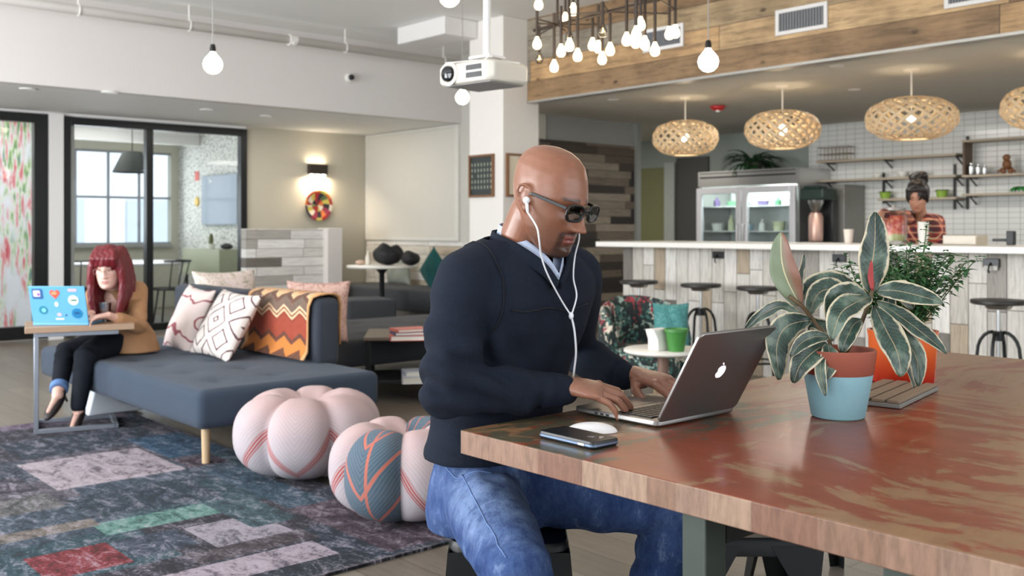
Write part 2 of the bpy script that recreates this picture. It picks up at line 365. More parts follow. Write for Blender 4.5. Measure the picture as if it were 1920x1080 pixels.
# outlet plates under the top
for k, (px, py) in enumerate(((1348, 478), (1575, 484), (1860, 493))):
    c = onX(px, py, 6.9)
    o = thing('bag_hook_plate', ('small black hook plate on the bar front, behind the floral armchair and second stool', 'small black hook plate on the bar front, between the two upright leaves', 'small black hook plate with pale tag on the bar front, above the rightmost stool')[k], 'hook', c, group='hook plates on the bar front')
    obj('plate', MB().box((-.012, 0, 0), (.02, .11, .06)), DARK, o, bevel=.004)
    obj('hook', MB().tube([(-.02, 0, 0), (-.05, 0, -.02), (-.06, 0, -.05), (-.045, 0, -.065)], .006), BLACK, o)
    if k == 2: obj('tag', MB().box((-.0235, 0, -.035), (.002, .09, .03)), mt('pale_tag', (200, 196, 188), .5), o)
# ---- bar stools
STW = mt('dark_stool_seat', (38, 34, 31), .45, var=.2)
def stool_mesh():
    t = thing('bar_stool', 'x', 'stool', (0, 0, 0), group='screw stools along the bar')
    obj('seat', MB().lathe([(0, .728), (.15, .728), (.163, .735), (.165, .75), (.16, .758), (0, .758)], n=36), STW, t, angle=50)
    obj('screw', MB().cyl((0, 0, .36), (0, 0, .70), .012).lathe([(0, .70), (.07, .70), (.09, .727), (0, .727)]), CHROME, t, angle=50)
    m = MB()
    m.lathe([(.014, .50), (.035, .50), (.035, .56), (.014, .56)], n=20)
    obj('hub', m, BLACK, t, angle=50)
    for k in range(4):
        a = PI/4 + k*PI/2; pth = []
        for i in range(12):
            u = i/11
            if u < .45: q = u/.45; r = .03+.095*math.sin(q*PI/2); z = .555-.135*(1-math.cos(q*PI/2))
            else: q = (u-.45)/.55; r = .125+.05*q; z = .42*(1-q)
            pth.append((r*math.cos(a), r*math.sin(a), z))
        obj('leg', MB().tube(pth, .011), BLACK, t, angle=180)
    obj('foot_ring', MB().tube([(.155*math.cos(q*PI/16), .155*math.sin(q*PI/16), .18) for q in range(32)], .008, closed=True), BLACK, t, angle=180)
    return t
st0 = stool_mesh()
for k, (px, lab) in enumerate(((1198, 'black round-seated bar stool nearest the far end of the bar, behind the floral armchair'), (1314, 'black round-seated bar stool second from the far end of the bar'),
                 (1421, 'black round-seated bar stool standing behind the open silver laptop and upright leaf'), (1872, 'black round-seated screw stool nearest the camera, at the right edge of the photo'))):
    c = onX(px, 500, 6.50 if px < 1800 else 6.42); c.z = 0
    if k == 0: st0.location = c; st0['label'] = lab
    else: dup(st0, c, .3*k, lab)
# ---- woven pendant lamps
def lattice():
    m = MB(); R, Hh = .32, .168
    def pt(th, ph, off):
        # squared oblate body, open at the crown
        c, s = math.cos(ph), math.sin(ph)
        r = (R+off)*abs(c)**.75; z = (Hh+off)*(abs(s)**.9)*(1 if s > 0 else -1)
        return Vector((r*math.cos(th), r*math.sin(th), z))
    N = 20
    for fam in (1, -1):
        for k in range(N):
            n = 26; L, Rr = [], []
            for i in range(n):
                ph = -1.28 + 2.56*i/(n-1)
                th = 2*PI*k/N + fam*(1.15*i/(n-1)*1.6)
                off = .004*math.sin(i*.9+k)*fam
                w = .038*max(.35, math.cos(ph))
                p = pt(th, ph, off); tn = (pt(th+fam*.01, ph+.014, off)-p).normalized(); nr = Vector((p.x/R**2, p.y/R**2, p.z/Hh**2)).normalized()
                sd = tn.cross(nr).normalized(); wd = .0130*(.55+.45*math.cos(ph))
                L.append(p+sd*wd); Rr.append(p-sd*wd)
            vs = L+Rr; m.add(vs, [(i, i+1, n+i+1, n+i) for i in range(n-1)])
    return m
t = NT('woven_bamboo'); x = t.noise(60); t.set(Base_Color=t.mix(x, sr((230, 210, 170)), sr((248, 236, 204))), Roughness=.55)
tl = t.new('ShaderNodeBsdfTranslucent', {0: (*sr((240, 205, 150)), 1)}); mx = t.new('ShaderNodeMixShader', {0: .35, 1: t.b.outputs[0], 2: tl.outputs[0]}); t.t.links.new(mx.outputs[0], t.n['Material Output'].inputs[0])
BAM = t.m
CORD = mt('white_cord', (220, 212, 196), .5)
lp = []
def pendant():
    t = thing('woven_pendant_lamp', 'x', 'lamp', (0, 0, 0), group='woven pendant lamps over the bar')
    obj('shade', lattice(), BAM, t, angle=180, solid=.003)
    for z_ in (.160, -.160): obj('rim', MB().tube([(.125*math.cos(q*PI/20), .125*math.sin(q*PI/20), z_) for q in range(40)], .008, closed=True), BAM, t, angle=180)
    obj('bulb', MB().sph((0, 0, 0), (.035, .035, .045)), BULB, t, angle=180)
    obj('cord', MB().cyl((0, 0, .05), (0, 0, .395), .006), CORD, t)
    obj('ceiling_canopy', MB().lathe([(.0, .40-.022), (.05, .40-.018), (.06, .398), (0, .398)]), CORD, t)
    return t
pn = pendant()
for k, (px, py, lab) in enumerate(((1285, 259, 'woven bamboo pendant lamp hanging farthest away, above the far end of the bar'), (1467, 243, 'woven bamboo pendant lamp second farthest, hanging in front of the glass-door fridge'),
                          (1709, 221, 'large woven bamboo pendant lamp hanging above the woman in the plaid shirt'), (1977, 196, 'woven bamboo pendant lamp cut off by the right edge of the photo'))):
    c = onX(px, py, 7.66); c.z = 2.085
    sca = (.98, 1.02, 1.09, 1.1)[k]
    o = pn if k == 0 else dup(pn, c, k*.7, lab); o.location = c; o['label'] = lab; o.scale = (sca, sca, 1)
    point('pendant_glow', c, 9, (1, .80, .55), .05)
# ---- ceiling fittings of the bar
c = P(1346, 199, 2.47); fa = thing('fire_alarm_strobe', 'red round fire alarm fitting on the bar ceiling', 'alarm', c)
obj('housing', MB().lathe([(0, -.045), (.045, -.045), (.075, -.02), (.08, 0), (0, 0)]), mt('red_plastic', (178, 38, 40), .4), fa)
obj('lens', MB().sph((0, 0, -.045), (.025, .025, .018)), WHITEP, fa)
for px, py, lab in ((1602, 169, 'flat white sprinkler cover on the bar ceiling between two woven lamps'), (1570, 125, 'pale sprinkler cover on the bar ceiling close to the wooden soffit'), (1150, 188, 'small pale sprinkler cover on the bar ceiling nearest the white column')):
    c = P(px, py, 2.476); tag(obj('sprinkler_cover', MB().lathe([(0, -.008), (.055, -.008), (.06, 0), (0, 0)]), WHITEP), lab, 'sprinkler', 'sprinkler covers on the bar ceiling').location = c
for px, py in ((1400, 150), (1700, 60), (1800, 190)):
    pass
# ---- vents in the wooden soffit
LOUV = mt('vent_louvre', (150, 152, 156), .4, metal=.3)
for k, (x0, x1, yc, hh, lab) in enumerate(((1208, 1283, 86, 42, 'white air grille on the wooden soffit behind the hanging cluster of bulbs'), (1456, 1553, 37, 50, 'white air grille in the middle of the wooden soffit'), (1772, 1880, -8, 50, 'white air grille cut off by the top edge of the photo'))):
    a, b = onX(x0, yc, XS), onX(x1, yc, XS); c = (a+b)/2; w = abs(a.y-b.y); h = .2
    zc = {0: 2.86, 1: 2.81, 2: 2.80}[k]
    o = thing('air_grille', lab, 'vent', (XS-.0, c.y, zc), group='air grilles in the wooden soffit')
    m = MB()
    for s in (-1, 1): m.box((-.01, s*(w/2-.015), 0), (.02, .03, h)); m.box((-.01, 0, s*(h/2-.015)), (.02, w-.06, .03))
    obj('frame', m, WHITE, o, bevel=.003)
    obj('backing', MB().box((-.003, 0, 0), (.004, w-.06, h-.06)), mt('vent_dark', (120, 122, 126), .6), o)
    m = MB(); n = 16
    for i in range(n): m.box((-.012, -w/2+.04+(w-.08)*i/(n-1), 0), (.012, .004, h-.06))
    obj('slat', m, LOUV, o)
# ---- fridge
STEEL = mt('fridge_steel', (200, 200, 198), .3, metal=.85, var=.05)
FX = 10.22; fy1, fy0 = onX(1309, 0, FX).y, onX(1496, 0, FX).y
fr = thing('glass_door_fridge', 'stainless steel fridge with two glass doors behind the bar', 'fridge', (FX+.35, (fy0+fy1)/2, 0))
zd0, zd1, zt = .25, 1.72, 1.93
obj('body', MB().bx(FX+.03, FX+.7, fy0, fy0+.03, .1, zt).bx(FX+.03, FX+.7, fy1-.03, fy1, .1, zt).bx(FX+.03, FX+.7, fy0+.031, fy1-.031, zt-.03, zt).bx(FX+.03, FX+.7, fy0+.031, fy1-.031, .1, .25).bx(FX+.67, FX+.7, fy0+.031, fy1-.031, .25, zt-.031), STEEL, fr, W=True, smooth=False)
obj('lining', MB().bx(FX+.645, FX+.665, fy0+.035, fy1-.035, .26, zd1), mt('fridge_lining', (225, 232, 228), .4), fr, W=True, smooth=False)
m = MB().bx(FX, FX+.029, fy0, fy1, 1.74, zt)
obj('top_grille', m, CHROME, fr, W=True, smooth=False)
obj('grille_slot', MB().bx(FX-.004, FX-.001, fy0+.03, fy1-.03, zt-.085, zt-.065).bx(FX-.004, FX-.001, fy0+.03, fy1-.03, zt-.03, zt-.02), DARK, fr, W=True)
ym = onX(1394, 0, FX).y
for a, b in ((fy0+.01, ym-.008), (ym+.008, fy1-.01)):
    m = MB(); w = .075
    m.bx(FX-.05, FX-.002, a, a+w, zd0, zd1); m.bx(FX-.05, FX-.002, b-w, b, zd0, zd1); m.bx(FX-.05, FX-.002, a+w, b-w, zd1-w, zd1); m.bx(FX-.05, FX-.002, a+w, b-w, zd0, zd0+w)
    d = obj('door', m, mt('pale_steel_door', (218, 218, 222), .35, metal=.5, var=.03), fr, W=True, bevel=.004)
    TM[d.name] = TM[fr.name]
    obj('glass', MB().bx(FX-.03, FX-.025, a+w, b-w, zd0+w, zd1-w), GLASS, d, W=True, smooth=False)
    yh = a+.035 if a > ym else b-.035
    obj('handle', MB().tube([(FX-.05, yh, .95), (FX-.085, yh, .97), (FX-.085, yh, 1.25), (FX-.05, yh, 1.27)], .009), CHROME, d, W=True)
for i in range(4): obj('shelf', MB().bx(FX+.06, FX+.64, fy0+.04, fy1-.04, .55+i*.31, .56+i*.31), mt('wire_shelf', (210, 214, 214), .4), fr, W=True)
area('fridge_light', (FX+.02, (fy0+fy1)/2, 1.70), (0, -.6, 0), .05, 1.0, 22, (.9, 1, .97)).parent = None
random.seed(3)
k = 0
FCOL = [((34, 62, 40), 'dark green'), ((214, 220, 216), 'white'), ((60, 98, 72), 'green'), ((150, 176, 190), 'pale blue'), ((70, 58, 90), 'purple'), ((196, 204, 170), 'cream')]
for zi, zz in enumerate((.87, 1.18, 1.49)):
    for j in range(6):
        y = fy0+.16+(fy1-fy0-.32)*j/5; cc, nm = FCOL[(j*2+zi*3) % 6]
        hh = random.uniform(.12, .2)*(1 if zi < 2 else .6)
        if (j+zi) % 2:
            m = MB().lathe([(0, 0), (.04, 0), (.042, .01), (.042, hh*.6), (.018, hh*.8), (.018, hh), (0, hh)], n=16)
            o = obj('bottle', m, mt('bottle_'+nm.replace(' ', '_'), cc, .3)); o.location = (FX+.18, y, zz+.003)
            tag(o, '%s bottle on the %s fridge shelf, %s' % (nm, ('lower', 'middle', 'upper')[zi], ('at the far right', 'in the right door', 'right of the middle post', 'left of the middle post', 'in the left door', 'at the far left')[j]), 'bottle', 'drinks and tubs in the fridge')
        else:
            m = MB().lathe([(0, 0), (.065, 0), (.078, hh*.55), (.08, hh*.6), (.0, hh*.6)], n=18)
            o = obj('food_tub', m, mt('tub_'+nm.replace(' ', '_'), cc, .4)); o.location = (FX+.2, y, zz+.003)
            tag(o, '%s food tub on the %s fridge shelf, %s' % (nm, ('lower', 'middle', 'upper')[zi], ('at the far right', 'in the right door', 'right of the middle post', 'left of the middle post', 'in the left door', 'at the far left')[j]), 'tub', 'drinks and tubs in the fridge')
# ---- leaf helper
def leaf(m, p, d, up, L, w, curl=.3, n=6, fold=.15, wf=None):
    """a leaf blade: base p, direction d, bending towards gravity by curl"""
    p = Vector(p); d = Vector(d).normalized(); up = Vector(up)
    rows = []
    for i in range(n+1):
        u = i/n; ww = w*(wf(u) if wf else math.sin(PI*min(1, u*.97+.03))**.75)
        s = d.cross(up)
        if s.length < 1e-3: s = Vector((1, 0, 0))
        s.normalize(); nn = s.cross(d).normalized()
        rows.append((p.copy(), s*ww/2, nn*fold*ww))
        ax = s; d = (Matrix.Rotation(-curl/n, 3, ax) @ d).normalized(); up = nn
        p = p + d*L/n
    vs = []
    for p0, s, nn in rows: vs += [p0-s+nn, p0-s*.5+nn*.3, p0, p0+s*.5+nn*.3, p0+s+nn]
    fs = [(5*i+j, 5*i+j+1, 5*i+j+6, 5*i+j+5) for i in range(n) for j in range(4)]
    m.add(vs, fs)
GRN = mt('dark_green_leaf', (38, 72, 40), .45, var=.35, scale=14)
# fern on the fridge
c = Vector((FX+.3, onX(1412, 0, FX+.3).y, 1.93)); fe = thing('potted_fern', 'bushy dark green fern on top of the steel fridge', 'plant', c)
obj('pot', MB().lathe([(0, 0), (.10, 0), (.13, .10), (.12, .10), (.1, .09), (0, .09)]), mt('dark_pot', (60, 60, 52), .5), fe)
m = MB(); random.seed(5)
for i in range(60):
    a = random.uniform(0, 2*PI); e = random.uniform(.1, 1.2); d = Vector((math.cos(a)*math.cos(e), math.sin(a)*math.cos(e), math.sin(e)))
    leaf(m, (d.x*.03, d.y*.03, .09), d, (0, 0, 1), random.uniform(.28, .50), .06, 1.5, n=6)
obj('foliage', m, GRN, fe, angle=180)
# ---- coffee brewer, tall steel panel
c = onX(1545, 452, 10.1); c.z = 0
bc = thing('back_counter', 'low dark work counter along the tiled wall behind the bar', 'counter', (10.4, 1.1, 0))
obj('cabinet', MB().bx(10.06, 10.93, -3.5, fy0-.08, 0, .86), mt('dark_cabinet', (60, 62, 60), .5), bc, W=True)
obj('worktop', MB().bx(10.02, 10.93, -3.5, fy0-.06, .862, .90), CHROME, bc, W=True, bevel=.004)
cb = thing('coffee_brewer', 'black coffee brewer with a copper-toned canister beside the fridge', 'coffee machine', (10.2, onX(1536, 0, 10.2).y, .90))
obj('base', MB().box((0, 0, .04), (.34, .30, .08)).box((-.03, 0, .12), (.26, .26, .07)), DARK, cb, bevel=.01)
obj('back_column', MB().box((.12, 0, .42), (.1, .26, .6)), DARK, cb, bevel=.01)
obj('brew_head', MB().box((-.02, 0, .70), (.3, .30, .13)).box((.0, .05, .78), (.22, .2, .04)), mt('dark_green_plastic', (24, 42, 36), .35), cb, bevel=.015)
obj('canister', MB().lathe([(0, .165), (.075, .165), (.082, .2), (.082, .44), (.06, .49), (0, .49)]), mt('copper_canister', (196, 160, 146), .35, metal=.5), cb).location = (-.07, 0, 0)
obj('funnel', MB().lathe([(.03, .5), (.05, .52), (.085, .6), (.09, .632), (0, .632)]), CHROME, cb).location = (-.07, 0, 0)
tag(obj('steel_cabinet', MB().bx(10.45, 10.9, onX(1583, 0, 10.45).y, onX(1560, 0, 10.45).y, .902, 1.72), mt('grey_cabinet', (128, 128, 122), .4, metal=.3), bevel=.006), 'tall grey cabinet standing beside the coffee brewer on the back counter', 'cabinet')
# ---- shelves on the tiled wall
WOODS = mt('pale_shelf_wood', (172, 158, 138), .55, var=.15, map=(3, 20, 20))
SX = 10.92
def shelf(px0, px1, py, lab, depth=.24, grp='wall shelves behind the bar', brk=()):
    a, b = onX(px0, py, SX-depth), onX(px1, py, SX-depth); z = (a.z + b.z)/2
    t = thing('wall_shelf', lab, 'shelf', (SX, (a.y+b.y)/2, z), group=grp)
    obj('board', MB().bx(SX-depth, SX-.002, b.y, a.y, z-.012, z+.012), WOODS, t, W=True, bevel=.002)
    for q in brk:
        y = onX(q, py, SX-depth).y; m = MB()
        m.bar((SX-.01, y, z-.02), (SX-depth+.03, y, z-.02), .02, .012); m.bar((SX-.015, y, z-.10), (SX-depth+.06, y, z-.02), .014, .014)
        obj('bracket', m, BLACK, t, W=True)
    return z
z1 = shelf(1530, 1792, 297, 'upper long shelf above the coffee brewer, carrying the wire basket', brk=(1546, 1655, 1788))
z2 = shelf(1530, 1792, 335, 'middle long shelf on the tiled wall behind the plaid-shirted woman', brk=(1546, 1655, 1788))
z3 = shelf(1645, 1792, 373, 'short lower shelf with green pots behind the plaid-shirted woman', brk=(1655, 1788))
z4 = shelf(1803, 1990, 259, 'top shelf of the right-hand shelving on the tiled wall', brk=())
z5 = shelf(1803, 1990, 327, 'middle shelf of the right-hand shelving, with the brown figure', brk=(1814, 1960))
z6 = shelf(1803, 1990, 363, 'lowest shelf of the right-hand shelving, with the green plant', brk=(1814, 1960))
for px, za, zb, lab in ((1546, 1.50, 1.86, 'far'), (1657, 1.50, 1.86, 'middle'), (1790, 1.42, 1.92, 'near'), (1814, 1.42, 2.22, 'tall')):
    y = onX(px, 0, SX).y
    tag(obj('shelf_rail', MB().box((SX-.005, y, (za+zb)/2), (.012, .024, zb-za)), BLACK), '%s black upright rail carrying the shelves on the tiled wall' % lab, 'rail', 'shelf rails on the tiled wall')
y = onX(1806, 0, 10.7).y
tag(obj('shelf_side_board', MB().bx(SX-.23, SX-.03, y-.02, y+.004, z5+.014, z4-.014), mt('brown_side_board', (96, 78, 62), .6)), 'upright brown board closing the left end of the right-hand shelving', 'board')
# things on the shelves
def put(name, px, py0, X, z, mb, m, lab, cat, grp=None, **k):
    o = obj(name, mb, m, **k); c = onX(px, 0, X); o.location = (X, c.y, z+.0005); tag(o, lab, cat, grp); return o
b_ = MB()
W2, D2, H2 = .2, .16, .16
for z in (.004, H2*.5, H2): b_.tube([(-D2/2, -W2, z), (D2/2, -W2, z), (D2/2, W2, z), (-D2/2, W2, z)], .004, closed=True, n=6)
for i in range(9):
    for s in (-1, 1): b_.cyl((s*D2/2, -W2+i*W2/4, 0), (s*D2/2, -W2+i*W2/4, H2), .0025, n=6)
put('wire_basket', 1567, 0, 10.8, z1+.013, b_, mt('brass_wire', (120, 104, 78), .4, metal=.6), 'wire basket standing on the upper long shelf', 'basket')
LG = mt('lime_pot', (136, 168, 62), .4)
for px, lab in ((1660, 'lime green plant pot on the lower shelf left of the woman'), (1766, 'lime green plant pot on the lower shelf right of the woman')):
    c = onX(px, 0, 10.8); o = thing('potted_plant', lab, 'plant', (10.8, c.y, z3+.0125), group='lime pots on the lower shelf')
    obj('pot', MB().lathe([(0, 0), (.05, 0), (.065, .08), (.058, .08), (.05, .07), (0, .07)]), LG, o)
    m = MB()
    for i in range(14): a = i*2.4; leaf(m, (0, 0, .07), (math.cos(a), math.sin(a), .9), (0, 0, 1), .1, .03, 1.2, n=4)
    obj('foliage', m, GRN, o, angle=180)
BOWL = lambda s=1: MB().lathe([(0, 0), (.03*s, 0), (.055*s, .03*s), (.06*s, .055*s), (.055*s, .055*s), (.048*s, .03*s), (0, .008)], n=20)
for px, zz, s, lab in ((1645, z2, .9, 'small white cup on the middle shelf left of the centre rail'), (1692, z2, 1.1, 'white bowl on the middle shelf above the woman, left of the other'), (1728, z2, .9, 'white bowl on the middle shelf above the woman, right of the other')):
    put('bowl', px, 0, 10.78, zz+.0125, BOWL(s), WHITEP, lab, 'bowl', 'white bowls on the middle shelf')
for i, (px, s) in enumerate(((1821, .85), (1834, .75), (1846, .65))):
    put('glass_jar', px, 0, 10.76, z5+.0125, MB().lathe([(0, 0), (.035*s, 0), (.04*s, .02), (.04*s, .11*s), (.022*s, .13*s), (.022*s, .15*s), (0, .15*s)], n=18), CHROME, ('shiny lidded jar at the left end of the middle right-hand shelf', 'shiny jar second in the row of three on the right-hand shelf', 'smallest shiny jar of the three on the right-hand shelf')[i], 'jar', 'shiny jars on the shelf')
mk_ = MB().sph((0, 0, .10), (.05, .045, .055)).sph((-.01, -.0, .17), (.035, .04, .035)).cyl((0, .04, .06), (-.02, .09, .02), .012).cyl((0, -.04, .06), (-.02, -.09, .02), .012).sph((0, .035, .03), (.03, .03, .03)).sph((0, -.035, .03), (.03, .03, .03))
put('wooden_figure', 1888, 0, 10.78, z5+.0125, mk_, mt('brown_wood', (122, 78, 46), .5), 'small brown wooden figure on the middle right-hand shelf', 'figure', angle=180)
o = thing('trailing_plant', 'small bright green plant on the lowest right-hand shelf', 'plant', (10.78, onX(1915, 0, 10.78).y, z6+.0125))
obj('pot', MB().lathe([(0, 0), (.03, 0), (.04, .05), (0, .05)]), WHITEP, o)
m = MB()
for i in range(16): a = i*2.4; leaf(m, (0, 0, .05), (math.cos(a), math.sin(a), .7), (0, 0, 1), .14, .05, 1.6, n=4)
obj('foliage', m, mt('bright_green_leaf', (50, 140, 60), .45, var=.2), o, angle=180)
# ---- things on the bar top
ZT = 1.088
cup = lambda: MB().lathe([(0, 0), (.028, 0), (.038, .11), (.036, .112), (.0335, .108), (.026, .006), (0, .006)], n=24)
o = tag(obj('paper_cup', cup(), mt('white_paper', (232, 222, 210), .5)), 'white paper cup standing on the bar below the grey cabinet', 'cup'); o.location = onX(1591, 0, 7.1); o.location.z = ZT+.001
o = thing('cup_stack', 'stack of white cups on the bar in front of the woman in plaid', 'cups', (onX(1731, 0, 7.0).x, onX(1731, 0, 7.0).y, ZT+.001))
for k in range(4): obj('cup', cup(), WHITEP, o).location = (0, 0, .018*k)
jr = thing('drinks_dispenser', 'big glass drinks jar filled with red and pale green fruit on the bar', 'jar', (onX(1676, 0, 7.15).x, onX(1676, 0, 7.15).y, ZT+.001))
obj('jar', MB().lathe([(0, 0), (.085, 0), (.098, .02), (.1, .19), (.085, .235), (.08, .25), (.076, .25), (.08, .232), (.094, .19), (.092, .025), (0, .02)], n=32), glass_mt('jar_glass', (.97, .97, .97), .45), jr)
t = NT('fruit_filling'); z = t.xyz()[2]; nn = t.noise(38, detail=1)
t.set(Base_Color=t.mix(t.math('GREATER_THAN', t.math('ADD', z, t.math('MULTIPLY', nn, .06)), .105), sr((186, 190, 128)), t.mix(t.math('GREATER_THAN', nn, .5), sr((206, 70, 48)), sr((226, 130, 96)))), Roughness=.3)
obj('fruit', MB().lathe([(0, .021), (.088, .025), (.091, .19), (.082, .215), (0, .21)], n=32), t.m, jr)
obj('lid', MB().lathe([(0, .251), (.085, .251), (.088, .262), (.085, .275), (.02, .28), (.018, .295), (0, .295)], n=28), mt('grey_lid', (150, 146, 140), .4, metal=.4), jr)
fc = onX(1896, 0, 7.25); o = thing('bar_tap', 'black square tap at the right end of the bar top', 'tap', (fc.x, fc.y, ZT+.001))
obj('body', MB().box((0, 0, .05), (.05, .05, .10)), BLACK, o, bevel=.004)
obj('spout', MB().box((0, .075, .035), (.03, .10, .02)), BLACK, o, bevel=.004)
fc = onX(1810, 0, 7.2); tag(obj('acrylic_tray', MB().box((fc.x, fc.y, ZT+.036), (.2, .24, .07)), mt('amber_tray', (190, 178, 158), .25), bevel=.006), 'low beige box on the bar between the woman and the black tap', 'box')
# ---- hanging cluster of bulbs
ch = thing('bulb_cluster_chandelier', 'large chandelier of dark rods and bare bulbs before the wooden soffit', 'chandelier', PD(1130, -40, 5.5))
DRK = mt('dark_bronze', (64, 54, 46), .4, metal=.5)
CB = glass_mt('clear_bulb_glass', (.9, .85, .75), 1.6)
random.seed(11)
bulbs = [(1007, 76, 1), (1011, 104, 0), (1039, 119, 1), (1052, 90, 1), (1067, 63, 0), (1068, 79, 1), (1083, 98, 1), (1111, 78, 1), (1122, 83, 1), (1129, 104, 1), (1130, 52, 0), (1144, 87, 1),
         (1175, 68, 1), (1193, 57, 1), (1201, 39, 1), (1192, 72, 1), (1209, 75, 1), (1228, 87, 1), (1255, 57, 1), (1266, 54, 1), (1075, 13, 1), (1010, 2, 1), (1060, 30, 1)]
ZF = 2.43
bz = MB().lathe([(0, -.052), (.014, -.050), (.023, -.040), (.026, -.024), (.022, -.008), (.013, .010), (.009, .022), (0, .022)], n=16)
bme = mesh_of(bz, 'bulb'); bme.shade_smooth(); bme.materials.append(FIL)
bm2 = bme.copy(); bm2.materials.clear(); bm2.materials.append(CB)
grid = MB()
hubs = [(1045, 5.95), (1140, 5.6), (1235, 5.3)]
hp = [PD(px, 0, d) for px, d in hubs]
for q in hp: q.z = ZF
grid.tube(hp, .011); grid.tube([hp[0]+(hp[0]-hp[1])*.5, hp[0]], .011)
obj('spine', grid, DRK, ch, W=True)
for q in (hp[0], hp[2]): obj('hanger', MB().cyl(q, (q.x, q.y, ZC), .008), DRK, ch, W=True)
for px, py, lit in bulbs:
    near = min(hubs, key=lambda h: abs(h[0]-px)); d = near[1] + random.uniform(-.35, .35)
    c = PD(px, py, d); h = min(hp, key=lambda q: (q.x-c.x)**2+(q.y-c.y)**2)
    top = Vector((c.x, c.y, max(ZF, c.z+.12)+random.uniform(.0, .12)))
    r = obj('rod', MB().cyl((c.x, c.y, c.z+.02), top, .009, n=10).tube([(c.x, c.y, ZF), h], .005, n=6), DRK, ch, W=True)
    b = bpy.data.objects.new('bulb', bme if lit else bm2); COL.objects.link(b); b.parent = r; b.location = Vector(TM[ch.name].inverted() @ c)
    if not lit: obj('filament', MB().tube([c+Vector((0, 0, .0)), c+Vector((.008, 0, -.02)), c+Vector((-.006, 0, -.03)), c+Vector((.004, 0, -.005))], .0015, n=5), FIL, r, W=True).parent = r
for q in hp: point('cluster_glow', (q.x, q.y, 2.12), 5, (1, .8, .58), .15)
# ---- globe bulbs on cords
def globe(px, py, d, r, lab, dark=True):
    c = PD(px, py, d); t = thing('globe_bulb_pendant', lab, 'lamp', c, group='frosted globe bulbs on cords')
    obj('globe', MB().lathe([(0, -r), (r*.5, -r*.87), (r*.87, -r*.5), (r, 0), (r*.9, r*.45), (r*.6, r*.85), (r*.32, r*1.15), (r*.28, r*1.3), (0, r*1.3)], n=28), BULB, t, angle=180)
    obj('socket', MB().lathe([(0, r*1.3), (r*.3, r*1.3), (r*.32, r*1.7), (r*.22, r*2.1), (0, r*2.1)], n=16), BLACK, t)
    obj('cord', MB().cyl((0, 0, r*2.1), (0, 0, ZC-c.z), .004, n=8), mt('grey_cord', (150, 148, 144), .5), t)
    point('globe_glow', c-Vector((0, 0, r*1.1)), 2.5, (1, .86, .68), .06)
globe(399, 121, 6.2, .06, 'lit globe bulb on a cord hanging above the glass meeting room')
globe(1328, 116, 6.1, .063, 'lit globe bulb on a cord hanging before the wooden soffit')
globe(867, 183, 8.6, .06, 'lit globe bulb half hidden behind the white projector')
globe(843, -6, 7.2, .075, 'lit globe bulb at the top edge beside the projector pole')
# ================================================================ the lounge
# ---- rug: patches given as (left corner, right corner) in the photograph, laid on the floor along the room's axes
RX0, RX1, RY0, RY1 = -1.6, 2.42, 2.98, 6.5
patches = [((0, 850), (130, 830), (26, 40, 54)), ((-60, 850), (80, 822), (104, 88, 108)), ((236, 825), (422, 844), (30, 70, 96)), ((321, 863), (430, 866), (44, 26, 40)),
           ((31, 873), (349, 880), (150, 138, 144)), ((119, 936), (419, 929), (26, 46, 60)), ((170, 985), (440, 957), (82, 122, 114)), ((208, 1017), (378, 1020), (46, 58, 74)),
           ((343, 992), (560, 1000), (136, 130, 140)), ((-80, 1020), (190, 985), (104, 96, 90)), ((42, 1050), (252, 1054), (112, 26, 34)), ((-30, 905), (72, 920), (40, 36, 50)),
           ((-60, 950), (125, 950), (74, 74, 74)), ((380, 885), (630, 945), (36, 64, 80)), ((380, 945), (560, 972), (48, 74, 82)), ((345, 1042), (600, 1008), (66, 58, 64)),
           ((300, 1082), (640, 1040), (148, 136, 146)), ((450, 1085), (700, 1050), (24, 34, 46)), ((540, 955), (845, 1006), (64, 48, 60)), ((-60, 790), (240, 780), (90, 74, 92))]
pw = []
for L, R_, c in patches:
    a, b = P(*L, .01), P(*R_, .01); pw.append((a.x, b.x, b.y, a.y, c))
